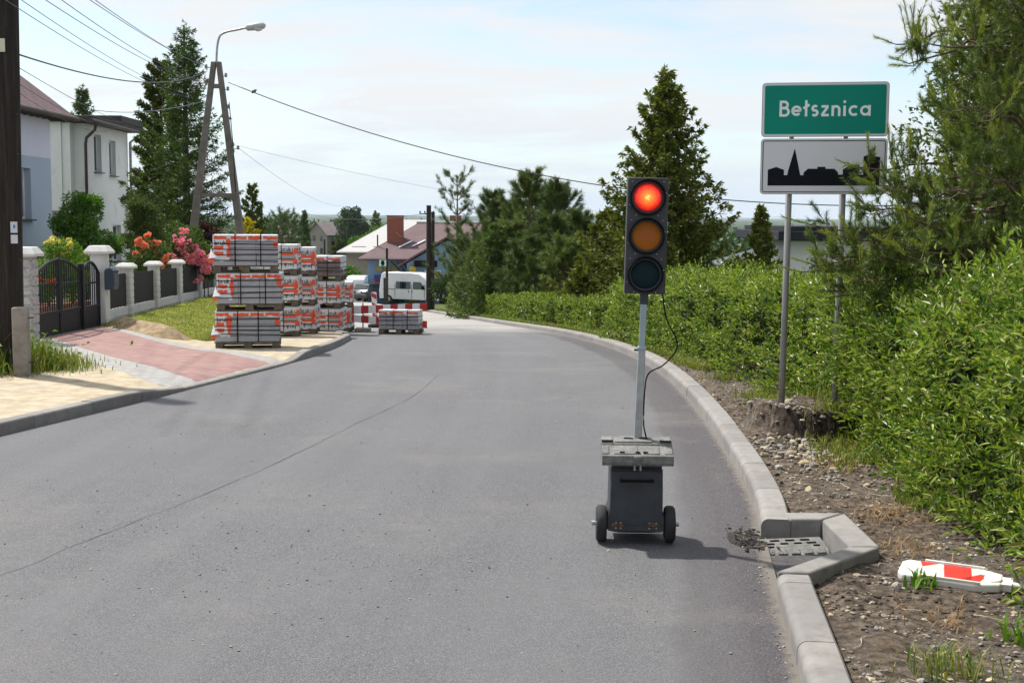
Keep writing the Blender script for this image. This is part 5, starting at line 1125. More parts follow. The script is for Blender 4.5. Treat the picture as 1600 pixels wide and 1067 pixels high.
def straps(t, w, d, h, rng, nh=3):
    g = Geo(); o = 0.012
    for x in (-w * 0.13 + rng.normal(0, .02), w * 0.22 + rng.normal(0, .02)):
        g.prism([(-d/2 - o, 0.125), (-d/2 - o, h + o), (d/2 + o, h + o), (d/2 + o, 0.125), (d/2 + o - .003, 0.125), (d/2 + o - .003, h + o - .003), (-d/2 - o + .003, h + o - .003), (-d/2 - o + .003, 0.125)], (x - 0.008, 0, 0), YA, ZA, XA, 0.016)
    for i in range(nh):
        z = 0.2 + (h - 0.27) * (i + 0.3) / nh + rng.normal(0, 0.012); ti = rng.normal(0, 0.008)
        for f in (-1, 1):
            g.prism([(-w/2 - o, z - 0.007 - ti), (w/2 + o, z - 0.007 + ti), (w/2 + o, z + 0.007 + ti), (-w/2 - o, z + 0.007 - ti)], (0, f * (d / 2 + o), 0), XA, ZA, (0, -f, 0), 0.0025)
            g.prism([(-d/2 - o, z - 0.007), (d/2 + o, z - 0.007), (d/2 + o, z + 0.007), (-d/2 - o, z + 0.007)], (f * (w / 2 + o), 0, 0), YA, ZA, (-f, 0, 0), 0.0025)
    g.build('strap', M_black, t)
def blocks(t, w, d, h, rng, n, m_, nv=3):
    g = Geo(); hh = (h - 0.128) / n
    for i in range(n):
        for j in range(nv):
            ww = w / nv; g.box((-w / 2 + ww * (j + 0.5) + rng.normal(0, 0.002), rng.normal(0, 0.004), 0.129 + hh * (i + 0.5)), (ww - 0.004, d + rng.normal(0, 0.004), hh - 0.005))
    g.build('paving_blocks', m_, t, bevel=0.005, seg=1)
def prints(t, o, ux, uz_out, spec, fl):
    """words and red logo squares printed on a film face; spec: (x, z, size, flip)"""
    g = Geo(); gr = Geo()
    for x, z, s, fp in spec:
        u = np.array(ux, float) * (-1 if fp else 1); v = np.array(ZA, float) * (-1 if fp else 1); oo = np.array(o, float) + np.array(ux, float) * x + np.array(ZA, float) * z
        L = text(g, 'bruk', s, oo, u, v, uz_out, 0.17, 0.10, 0.0015)
        for q in range(3): gr.prism([(L + 0.01 + (q % 2) * s * .34, (q // 2) * s * .34 + .1 * s), (L + 0.01 + (q % 2) * s * .34 + s * .27, (q // 2) * s * .34 + .1 * s), (L + .01 + (q % 2) * s * .34 + s * .27, (q // 2) * s * .34 + .37 * s), (L + .01 + (q % 2) * s * .34, (q // 2) * s * .34 + .37 * s)], oo, u, v, uz_out, 0.0015)
    g.build('print', M_ink, fl); gr.build('red_print', M_redink, fl)
def pallet_torn(label, seed):
    rng = np.random.default_rng(seed); t = thing('paver_pallet', label, 'pallet', (0, 0, 0), 0, 'pallets of paving blocks by the road'); w, d, h = PW, PD, PH
    pallet_base(t, w, d); blocks(t, w, d, h - 0.01, rng, 5, M_block); y0 = -d / 2 - 0.004
    g = Geo(); F_ = (0, -1, 0); xl = -w / 2 - 0.004; cw = rng.uniform(0.24, 0.34)
    g.prism(ragged(xl, h - 0.075, w / 2, h, rng, 0.012, 16, 'b'), (0, y0, 0), XA, ZA, F_, 0.003)
    g.prism(ragged(xl, 0.24 + rng.normal(0, 0.03), xl + cw, h - 0.01, rng, 0.02, 8, 'br'), (0, y0 - 0.001, 0), XA, ZA, F_, 0.003)
    g.prism(ragged(-w / 2 - 0.004, -d / 2 - 0.004, w / 2 + 0.004, d / 2 + 0.004, rng, 0.006, 8, 'tblr'), (0, 0, h - 0.008), XA, YA, ZA, 0.012)
    for sx in (-1, 1): g.prism(ragged(-d / 2, 0.2 if sx < 0 else 0.15, d / 2, h, rng, 0.03, 9, 'b'), (sx * (w / 2 + 0.002), 0, 0), YA, ZA, (sx, 0, 0), 0.003)
    # loose flap
    q = np.array([(xl, y0, 0.34), (xl + 0.1, y0 - 0.05, 0.27), (xl - 0.07, y0 - 0.02, 0.25), (xl - 0.03, y0 + 0.1, 0.42)]); g.add(q, [(0, 1, 2, 3)])
    fl = g.build('film', M_film, t)
    g = Geo(); z1 = h - 0.022
    for a, b in ((xl + 0.02, -0.31), (-0.24, 0.02), (0.05, 0.27), (0.30, w / 2 - 0.005)): g.prism(ragged(a, h - 0.07, b, h - 0.018, rng, 0.006, 6, 'tb'), (0, y0 - 0.003, 0), XA, ZA, F_, 0.002)
    for z in (0.30, 0.40): g.prism(ragged(xl + 0.02, z, xl + cw - 0.09, z + 0.06, rng, 0.005, 6, 'tb'), (0, y0 - 0.0045, 0), XA, ZA, F_, 0.002)
    g.prism(ragged(xl + cw - 0.035, 0.27, xl + cw + 0.02, h - 0.06, rng, 0.014, 8, 'rl'), (0, y0 - 0.0045, 0), XA, ZA, F_, 0.002)
    g.prism(ragged(w / 2 - 0.07, h - 0.24 + rng.normal(0, .04), w / 2, h - 0.05, rng, 0.014, 8, 'bl'), (0, y0 - 0.0005, 0), XA, ZA, F_, 0.002)
    for sx in (-1, 1):
        for z in (0.28, 0.38): g.prism(ragged(-d / 2 + 0.03, z, d / 2 - 0.2, z + 0.06, rng, 0.005, 6, 'tb'), (sx * (w / 2 + 0.006), 0, 0), YA, ZA, (sx, 0, 0), 0.002)
    q = np.array([(xl, y0 - .004, 0.30), (xl + 0.03, y0 - 0.03, 0.22), (xl - 0.08, y0, 0.16), (xl - 0.04, y0 + 0.03, 0.32)]); g.add(q, [(0, 1, 2, 3)])
    g.build('orange_band', M_ofilm, fl); prints(t, (0, y0 - 0.005, 0), XA, F_, [(xl + 0.03, 0.475, 0.075, False)], fl)
    straps(t, w, d, h + 0.004, rng, 4); return t
def pallet_wrapped(label, seed):
    rng = np.random.default_rng(seed); t = thing('paver_pallet', label, 'pallet', (0, 0, 0), 0, 'pallets of paving blocks by the road'); w, d, h = PW, PD, PH
    pallet_base(t, w, d); blocks(t, w, d, h - 0.01, rng, 5, M_block); g = Geo()
    for f in (-1, 1):
        g.prism(ragged(-w / 2 - 0.006, 0.14, w / 2 + 0.006, h, rng, 0.015, 12, 'b'), (0, f * (d / 2 + 0.004), 0), XA, ZA, (0, f, 0), 0.004)
        g.prism(ragged(-d / 2 - 0.006, 0.14, d / 2 + 0.006, h, rng, 0.015, 12, 'b'), (f * (w / 2 + 0.004), 0, 0), YA, ZA, (f, 0, 0), 0.004)
    g.prism(ragged(-w / 2 - 0.006, -d / 2 - 0.006, w / 2 + 0.006, d / 2 + 0.006, rng, 0.006, 8, 'tblr'), (0, 0, h - 0.008), XA, YA, ZA, 0.014)
    for i in range(3):
        x = w / 2 + 0.01; z = rng.uniform(0.15, 0.5); q = np.array([(x, -d / 2, z), (x + 0.05, -d / 2 - 0.06, z + 0.05), (x + 0.02, -d / 2 - 0.05, z + 0.16), (x - 0.03, -d / 2 - 0.012, z + 0.13)]); g.add(q, [(0, 1, 2, 3)])
    fl = g.build('film', M_film, t); g = Geo(); flip = seed % 2
    for z in (0.30, 0.415):
        for f in (-1, 1):
            for a, b in ((-w / 2 + 0.03, -0.2), (-0.12, 0.16), (0.23, w / 2 - 0.05)):
                g.prism(ragged(a, z, b, z + 0.062, rng, 0.004, 6, 'tb'), (0, f * (d / 2 + 0.008), 0), XA, ZA, (0, f, 0), 0.002)
            for a, b in ((-d / 2 + 0.03, -0.12), (-0.05, 0.2), (0.27, d / 2 - 0.03)): g.prism(ragged(a, z, b, z + 0.062, rng, 0.004, 6, 'tb'), (f * (w / 2 + 0.008), 0, 0), YA, ZA, (f, 0, 0), 0.002)
    for i in range(3):
        x = w / 2; z = rng.uniform(0.14, 0.5); q = np.array([(x - 0.08, -d / 2 - 0.011, z), (x + 0.02, -d / 2 - 0.05, z + 0.02), (x + 0.03, -d / 2 - 0.03, z + 0.11), (x - 0.03, -d / 2 - 0.012, z + 0.14)]); g.add(q, [(0, 1, 2, 3)])
    g.build('orange_band', M_ofilm, fl)
    sp_ = []
    for x in (-0.5, -0.12, 0.22): sp_ += [(x, 0.51, 0.085, False), (x + 0.26, 0.265, 0.085, True)]
    prints(t, (0, -d / 2 - 0.0085, 0), XA, (0, -1, 0), sp_, fl); prints(t, (w / 2 + 0.0085, 0, 0), YA, (1, 0, 0), [(-0.4, 0.51, 0.085, False), (0.05, 0.51, 0.085, False), (-0.12, 0.265, 0.085, True), (0.36, 0.265, 0.085, True)], fl)
    straps(t, w, d, h + 0.006, rng, 3); return t
def pallet_plain(label, seed, m_, h, n, w=1.0):
    rng = np.random.default_rng(seed); t = thing('paver_pallet', label, 'pallet', (0, 0, 0), 0, 'pallets of paving blocks by the road'); d = 0.85
    pallet_base(t, w, d); blocks(t, w, d, h - 0.01, rng, n, m_, 5); g = Geo()
    g.prism(ragged(-w / 2 - 0.005, -d / 2 - 0.005, w / 2 + 0.005, d / 2 + 0.005, rng, 0.008, 8, 'tblr'), (0, 0, h - 0.008), XA, YA, ZA, 0.02)
    g.prism(ragged(-w / 2 - 0.005, h - 0.09, w / 2 + 0.005, h, rng, 0.02, 12, 'b'), (0, -d / 2 - 0.006, 0), XA, ZA, (0, -1, 0), 0.003)
    g.prism(ragged(-d / 2, h - 0.3, d / 2, h, rng, 0.03, 10, 'b'), (w / 2 + 0.004, 0, 0), YA, ZA, (1, 0, 0), 0.003); fl = g.build('film', M_film, t)
    if h < 0.6:
        g = Geo()
        for a, b in ((-w / 2, -0.28), (-0.22, 0.12), (0.2, w / 2)): g.prism(ragged(a, h - 0.08, b, h - 0.03, rng, 0.008, 6, 'tb'), (0, -d / 2 - 0.009, 0), XA, ZA, (0, -1, 0), 0.002)
        g.build('orange_band', M_ofilm, fl)
    straps(t, w, d, h + 0.01, rng, 3); return t
def surf(x, y): return float(zleft(np.array([x]), np.array([y]))[0]) if x < float(LK(y)) - 0.15 else float(zroad(y))
TIER = ('bottom', 'middle', 'top')
for i, (dx, dr) in enumerate(((0.0, 1.0), (0.055, -1.5), (-0.025, 1.5))):
    o = pallet_torn('grey paver pallet with torn film, %s tier of the front stack nearest the driveway' % TIER[i], 300 + i); o.location = (-4.58 + dx, 22.15, surf(-4.53, 22.0) + i * (PH + 0.008)); o.rotation_euler.z = R(dr + 9)
protos = []
stk = [('second stack from the front', -5.08, 27.3, 3), ('third stack from the front, half hidden', -4.98, 29.0, 3), ('fourth stack, next to the kerb corner', -4.62, 30.9, 2), ('hindmost stack, at the striped barrier', -4.66, 33.0, 2)]
for j, (lab, x, y, n) in enumerate(stk):
    for i in range(n):
        L = 'film wrapped paver pallet, %s tier of the %s' % (TIER[i] if n == 3 else ('bottom', 'middle' if j == 2 else 'upper')[i], lab)
        loc = (x + rnd.uniform(-.03, .03), y + rnd.uniform(-.03, .03), surf(x, y) + i * (PH + 0.012)); rz = R(rnd.uniform(-1, 6))
        if len(protos) < 2: o = pallet_wrapped(L, 310 + len(protos)); protos.append(o); o.location = loc; o.rotation_euler.z = rz
        else: dup(protos[(i + j) % 2], loc, rz, L)
o = pallet_plain('brown grey paver pallet with a white film cap on top of the fourth stack', 321, M_blockb, 0.58, 6); o.location = (-4.58, 30.9, surf(-4.57, 30.9) + 2 * (PH + 0.012) + 0.004); o.rotation_euler.z = R(-2)
o = pallet_plain('single low pallet of grey pavers standing on the road in front of the barrier', 322, M_block, 0.58, 8, 0.96); o.location = (-2.75, 31.5, float(zroad(31.2)) - 0.01); o.rotation_euler = (R(-2.5), 0, R(-3))
pv = None
for i in range(5):
    if pv is None: g = Geo(); g.box((0, 0, 0), (0.12, 0.22, 0.07)); pv = tag(g.build('paver', M_block, bevel=0.005), 'loose grey paver tumbled at the lawn edge beside the front stack of pallets', 'paver', 'loose pavers at the lawn edge'); o = pv
    else: o = pv.copy(); COL.objects.link(o)
    o.location = (-5.3 + i * 0.17, 23.1 + i * 0.03, surf(-5.2, 23) + 0.05 + 0.02 * (i % 2)); o.rotation_euler = (0.3 * (i % 3), 0.2, i * 0.7)

# --- striped barrier and a beacon
def barrier():
    z0 = float(zroad(33)); t = thing('road_barrier', 'red and white striped two board road barrier behind the single pallet', 'barrier', (-3.24, 33.0, z0)); x0, x1 = -1.04, 1.04; n = 11
    def board(za, zb, h):
        g = Geo()
        for i in range(n):
            a, b = x0 + (x1 - x0) * i / n, x0 + (x1 - x0) * (i + 1) / n; q = lambda x: za + (zb - za) * (x - x0) / (x1 - x0)
            g.prism([(a, q(a)), (b, q(b)), (b, q(b) + h), (a, q(a) + h)], (0, 0, 0), XA, ZA, (0, -1, 0), 0.02, i % 2)
        g.build('board', [M_red, M_white], t)
    board(0.45, 0.545, 0.205); board(0.265, 0.10, 0.185)
    for x in (-0.62, 0.75):
        g = Geo(); g.tube([(x, 0.02, 0.03), (x, 0.02, 0.74)], 0.018, 8); p = g.build('post', M_galv, t)
        g = Geo(); g.prism(rrect(x - 0.2, -0.16, x + 0.2, 0.2, 0.05), (0, 0, 0), XA, YA, ZA, 0.09); g.build('foot', M_conc, p, bevel=0.01)
    g = Geo(); g.tube([(-0.62, -0.03, 0.43), (0.1, -0.05, 0.42)], 0.012, 6); g.build('rail', M_galv, t)
barrier()
def beacon():
    q = P(587, 478, 36.5); z0 = float(zroad(36.5)); t = thing('traffic_beacon', 'upright red and white striped beacon board on the old road behind the barrier', 'beacon', (q.x, 36.5, z0)); t.rotation_euler = (0, R(-3), 0)
    g = Geo(); g.prism(rrect(-0.075, 0.1, 0.075, 1.02, 0.02), (0, 0.01, 0), XA, ZA, (0, -1, 0), 0.02); b = g.build('board', M_white, t)
    g = Geo()
    for z in (0.2, 0.5, 0.8): g.prism([(-0.07, z + 0.1), (0.07, z), (0.07, z + 0.14), (-0.07, z + 0.24 if z < 0.8 else z + 0.21)], (0, -0.01, 0), XA, ZA, (0, -1, 0), 0.002)
    g.build('red_stripes', M_red, b); g = Geo(); g.prism(rrect(-0.2, -0.2, 0.2, 0.2, 0.04), (0, 0, 0), XA, YA, ZA, 0.11); g.build('foot', M_rubber, t)
beacon()
# ================================================================== FENCE, GATE, HOUSES
def plaster(nm, c, stain=None, sv=0.5):
    k = MT(nm); col = k.mix(k.ramp(k.noise(1.3, 5, 0.6), [(0.35, 0.0), (0.7, 1.0)]), tuple(q * 0.93 for q in c), c)
    if stain: col = k.mix(k.ramp(k.noise(1.7, 8, 0.75), [(0.52, 0.0), (0.72, sv)]), col, stain)
    k.bump(k.noise(70, 3), 0.25, 0.004); return k.fin(col, 0.9, 0, 0.2)
M_wconc = plaster('white_painted_concrete', (0.62, 0.61, 0.585), (0.36, 0.34, 0.30), 0.6)
M_iron = mat('black_wrought_iron', (0.012, 0.012, 0.015), 0.55, 0.2, 8, spec=0.25)
k = MT('rock_faced_concrete'); k.bump(k.noise(13, 5, 0.7), 1.0, 0.05); M_rock = k.fin(k.mix(k.ramp(k.noise(14, 5, 0.7), [(0.35, 0.0), (0.65, 1.0)]), (0.36, 0.355, 0.34), (0.60, 0.59, 0.57)), 0.92, 0, 0.2)
def FX(y): return -7.75 - 0.074 * max(0.0, y - 24.2)
def cap(g, x, y, z, w, h=0.09):
    a, b = w / 2, w * 0.33
    V = [(x - a, y - a, z), (x + a, y - a, z), (x + a, y + a, z), (x - a, y + a, z), (x - a, y - a, z + 0.045), (x + a, y - a, z + 0.045), (x + a, y + a, z + 0.045), (x - a, y + a, z + 0.045), (x - b, y - b, z + h), (x + b, y - b, z + h), (x + b, y + b, z + h), (x - b, y + b, z + h)]
    F = [(3, 2, 1, 0), (8, 9, 10, 11)] + [(i, (i + 1) % 4, 4 + (i + 1) % 4, 4 + i) for i in range(4)] + [(4 + i, 4 + (i + 1) % 4, 8 + (i + 1) % 4, 8 + i) for i in range(4)]
    g.addl(V, F)
def fence():
    t = thing('garden_fence', 'white concrete post fence with black slatted infill along the lawn', 'fence', (FX(31), 31, Hs(FX(31), 31)))
    yp = [26.2, 28.9, 31.7, 34.6, 37.4, 40.2, 43.0]; prev = 24.35
    for y in yp:
        x = FX(y); z = Hs(x, y); g = Geo(); g.box((x, y, z + 0.56), (0.22, 0.22, 1.18)); 
        for j in range(9): g.box((x + 0.112, y, z + 0.10 + j * 0.13), (0.016, 0.20, 0.10))
        for j in range(9): g.box((x, y - 0.112, z + 0.10 + j * 0.13), (0.20, 0.016, 0.10))
        p = g.build('post', M_wconc, t, world=True, bevel=0.01, seg=1); g = Geo(); cap(g, x, y, z + 1.15, 0.36, 0.11); cp = g.build('cap', M_wconc, p, bevel=0.008); cp.location = -Vector(t.location)
        a, b = prev + 0.1, y - 0.11; ym = (a + b) / 2; za, zb = Hs(FX(a), a), Hs(FX(b), b)
        def slab(nm, lo, hi, th, m_):
            g = Geo(); V = []
            for yy, zz in ((a, za), (b, zb)):
                for dx in (-th / 2, th / 2):
                    for q in (lo, hi): V.append((FX(yy) + dx, yy, zz + q))
            g.addl(V, [(0, 1, 3, 2), (4, 6, 7, 5), (0, 4, 5, 1), (2, 3, 7, 6), (0, 2, 6, 4), (1, 5, 7, 3)]); return g.build(nm, m_, t, world=True)
        slab('rock_faced_plinth', -0.15, 0.235, 0.13, M_rock); slab('plinth', 0.235, 0.385, 0.10, M_wconc)
        g = Geo(); n = int((b - a) / 0.055)
        for i in range(n):
            yy = a + (i + 0.5) * (b - a) / n; g.box((FX(yy), yy, Hs(FX(yy), yy) + 0.385 + 0.34), (0.022, 0.047, 0.66 + 0.012 * math.sin(i * 1.3)))
        for q in (0.5, 0.95): g.tube([(FX(a) - 0.03, a, za + q), (FX(b) - 0.03, b, zb + q)], 0.018, 6)
        g.build('slat_infill', M_iron, t, world=True); prev = y
fence()
for lab, y, w in (('white rock faced gate pillar beside the wooden utility pole', 20.4, 0.27), ('smooth white gate pillar carrying the mailbox', 24.05, 0.28)):
    x = FX(y); z = Hs(x, y) + 0.1; t = thing('gate_pillar', lab, 'gate pillar', (x, y, z)); g = Geo(); g.box((0, 0, 0.63), (w, w, 1.5))
    if y < 22:
        for j in range(9): g.box((0, -w / 2 - 0.006, 0.07 + j * 0.15), (w - 0.03, 0.025, 0.12)); g.box((w / 2 + 0.006, 0, 0.07 + j * 0.15), (0.025, w - 0.03, 0.12))
    g.build('shaft', M_wconc if y > 22 else M_rock, t, bevel=0.012); g = Geo(); cap(g, 0, 0, 1.37, w + 0.17, 0.15); g.build('cap', M_wconc, t, bevel=0.008)
    if y > 22: g = Geo(); g.box((0, 0, 0.03), (w + 0.06, w + 0.06, 0.1)); g.build('base', M_conc, t, bevel=0.01)
def gate(name, label, y0, y1, ends, arch):
    t = thing(name, label, 'gate', (FX((y0 + y1) / 2) + 0.02, (y0 + y1) / 2, 0.08 + Hs(FX(y0), y0) + 0.02)); z0 = t.location.z
    def X_(y): return FX(y) + 0.02
    def top(y):
        u = (y - y0) / (y1 - y0); return z0 + ends[0] + (ends[1] - ends[0]) * u + arch * (1 - (2 * u - 1) ** 2)
    g = Geo(); n = 22; ys_ = np.linspace(y0, y1, n); g.tube([(X_(y), y, top(y)) for y in ys_], 0.028, 8)
    for y in (y0, y1): g.box((X_(y), y, (z0 + top(y)) / 2), (0.05, 0.05, top(y) - z0))
    for q in (0.02, 0.40): g.box((X_((y0 + y1) / 2), (y0 + y1) / 2, z0 + q), (0.045, y1 - y0 - 0.05, 0.045))
    mq = z0 + min(ends) - 0.17; g.box((X_((y0 + y1) / 2), (y0 + y1) / 2, mq), (0.03, y1 - y0 - 0.05, 0.03)); g.build('frame', M_iron, t, world=True, smooth=False)
    g = Geo(); g.box((X_((y0 + y1) / 2), (y0 + y1) / 2, z0 + 0.21), (0.02, y1 - y0 - 0.05, 0.36)); g.build('solid_panel', M_iron, t, world=True)
    g = Geo(); nb = int((y1 - y0) / 0.105)
    for i in range(1, nb):
        y = y0 + (y1 - y0) * i / nb; g.box((X_(y), y, (z0 + 0.4 + top(y)) / 2), (0.018, 0.018, top(y) - z0 - 0.42))
    g.build('bars', M_iron, t, world=True); return t
gate('driveway_gate', 'left leaf of the black arched iron gate, next to the rock faced pillar', 20.72, 21.79, (1.06, 1.28), 0.05)
gate('driveway_gate', 'right leaf of the black arched iron gate, in the middle of the gateway', 21.85, 22.86, (1.28, 1.04), 0.05)
gate('wicket_gate', 'narrow black iron wicket with a rounded top beside the mailbox pillar', 22.98, 23.88, (1.04, 1.0), 0.19)
g = Geo(); g.box((FX(22.92) + 0.03, 22.92, 0.62), (0.09, 0.09, 1.24)); tag(g.build('gate_post', M_iron, bevel=0.006), 'square black steel post between gate and wicket', 'gate post')
def mailbox():
    t = thing('mailbox', 'dark blue grey mailbox with a rounded top on the gate pillar', 'mailbox', (FX(24.05) + 0.22, 23.99, 0.72)); g = Geo()
    pr = [(-0.07, 0), (0.10, 0), (0.10, 0.33)] + [(0.015 + 0.085 * math.cos(a), 0.33 + 0.07 * math.sin(a)) for a in np.linspace(0, math.pi, 10)][1:] + [(-0.07, 0.33)]
    g.prism(pr, (0, -0.16, 0), XA, ZA, YA, 0.30); M_ = mat('blue_grey_paint', (0.035, 0.05, 0.075), 0.4, 0.15, 5); b = g.build('body', M_, t, bevel=0.006)
    g = Geo(); g.box((0.105, 0.0, 0.17), (0.012, 0.26, 0.22)); g.build('door', M_, t, bevel=0.003); g = Geo(); g.box((0.108, 0, 0.335), (0.02, 0.25, 0.03)); g.build('slot_flap', M_iron, t, bevel=0.003)
mailbox()

# --- flowers in the yard behind the gate
def pot(label, px, py, D, h, w, flower, seed, cols, nfl=8):
    q = P(px, py, D); z0 = Hs(q.x, q.y) + 0.1; t = thing('potted_plant', label, 'potted plant', (q.x, q.y, z0)); rng = np.random.default_rng(seed); c = q.z - z0
    g = Geo(); g.lathe((0, 0, 0), [(0.16, 0), (0.2, 0.15), (0.22, 0.32), (0.24, 0.33), (0.24, 0.37), (0.19, 0.37)], 'z', 18); g.build('pot', mat('terracotta', (0.25, 0.10, 0.06), 0.85, 0.2, 6), t, smooth=False)
    g = Geo(); n = 900; u = rdir(n, rng) * (rng.random(n) ** .4)[:, None] * np.array([w / 2, w / 2, h / 2]); leaves(g, u + np.array([0, 0, c]), unit(u + 0.2 * rng.normal(size=(n, 3))), 0.075, 0.04, 'd', rng=rng); g.build('foliage', M_weed, t)
    g = Geo(); g.tube([(0, 0, 0.3), (0.02, 0, c * 0.6), (0, 0, c)], [0.02, 0.015, 0.008], 6); g.build('stem', M_bark, t)
    if nfl: g = Geo(); blooms(g, (0, 0, c + 0.05), (w * .4, w * .4, h * .4), nfl, rng, 0.075); g.build('blossoms', leafmat('petals', cols, 0.5, 0.25), t)
pot('potted plant with cream and yellow flowers showing above the gate leaves', 95, 392, 25.5, 0.5, 0.75, 1, 401, [(0.75, 0.68, 0.40), (0.7, 0.55, 0.12)], 16)
pot('potted plant with bright red flowers seen through the left gate leaf', 74, 452, 24.0, 0.35, 0.5, 1, 402, [(0.6, 0.02, 0.02), (0.7, 0.05, 0.03)], 9)
pot('leafy potted shrub seen through the right gate leaf', 112, 440, 25.2, 0.7, 0.6, 0, 403, [], 0)
pot('leafy plant with white flowers seen through the left gate leaf', 62, 428, 25.0, 0.6, 0.6, 1, 404, [(0.6, 0.62, 0.5), (0.7, 0.7, 0.6)], 10)
pot('potted bush with red flowers beside the mailbox pillar, seen through the wicket', 131, 420, 26.5, 0.8, 0.7, 0, 405, [(0.6, 0.02, 0.02)], 5)

M_glass = mat('window_glass', (0.02, 0.025, 0.03), 0.08, 0.1, 2, spec=0.8); M_pvc = mat('white_window_frame', (0.70, 0.70, 0.70), 0.4, 0.03, 3)
M_dkroof = mat('dark_roof_felt', (0.05, 0.045, 0.042), 0.85, 0.35, 3, 0.4, 20); M_brown = mat('brown_gutter', (0.07, 0.04, 0.035), 0.5, 0.2, 5)
def tilemat(nm, c, sc=(1, 1), rot=0.0):
    k = MT(nm); mp = k.n('Mapping'); k.t.links.new(k.co.outputs['Object'], mp.inputs[0]); mp.inputs['Rotation'].default_value = (0, 0, rot)
    br = k.n('TexBrick', {'Color1': (*c, 1), 'Color2': (*[q * 0.82 for q in c], 1), 'Mortar': (*[q * 0.45 for q in c], 1), 'Scale': 1.0, 'Mortar Size': 0.02, 'Brick Width': 0.3 * sc[0], 'Row Height': 0.32 * sc[1]}); k.t.links.new(mp.outputs[0], br.inputs['Vector'])
    k.bump(br.outputs['Fac'], -0.5, 0.03); return k.fin(k.mix(k.ramp(k.noise(0.8, 5), [(0.4, 0.0), (0.7, 0.35)]), br.outputs['Color'], tuple(q * 1.3 for q in c)), 0.7, 0, 0.3)
M_tile = tilemat('maroon_roof_tiles', (0.115, 0.066, 0.07))
def wallx(g, x, y0, y1, z0, z1, holes, th=0.25, mi=0):
    """wall in the plane x with rectangular openings (ya, yb, za, zb); x is its outer (road) face"""
    ysp = sorted({y0, y1, *[h[0] for h in holes], *[h[1] for h in holes]})
    for a, b in zip(ysp[:-1], ysp[1:]):
        m_ = (a + b) / 2; cut = sorted([(h[2], h[3]) for h in holes if h[0] < m_ < h[1]]); z = z0
        for lo, hi in cut + [(z1, z1)]:
            if lo > z: g.box((x - th / 2, m_, (z + lo) / 2), (th, b - a, lo - z), mi=mi)
            z = max(z, hi)
def window_x(t, x, y0, y1, z0, z1, sill, mull=True, depth=0.2):
    g = Geo(); w = 0.07
    for c, d in (((x - depth, (y0 + y1) / 2, z0 + w / 2), (0.06, y1 - y0, w)), ((x - depth, (y0 + y1) / 2, z1 - w / 2), (0.06, y1 - y0, w)), ((x - depth, y0 + w / 2, (z0 + z1) / 2), (0.06, w, z1 - z0 - 2 * w)), ((x - depth, y1 - w / 2, (z0 + z1) / 2), (0.06, w, z1 - z0 - 2 * w))): g.box(c, d)
    if mull: g.box((x - depth, (y0 + y1) / 2, (z0 + z1) / 2), (0.055, w, z1 - z0 - 2 * w))
    f = g.build('window', M_pvc, t, world=True, bevel=0.006, seg=1)
    g = Geo(); g.box((x - depth - 0.01, (y0 + y1) / 2, (z0 + z1) / 2), (0.01, y1 - y0 - w, z1 - z0 - w)); p = g.build('pane', M_glass, f); p.location = -Vector(t.location)
    g = Geo(); g.box((x - 0.05, (y0 + y1) / 2, z0 - 0.02), (0.34, y1 - y0 + 0.12, 0.04)); s_ = g.build('sill', sill, f, bevel=0.005); s_.location = -Vector(t.location)
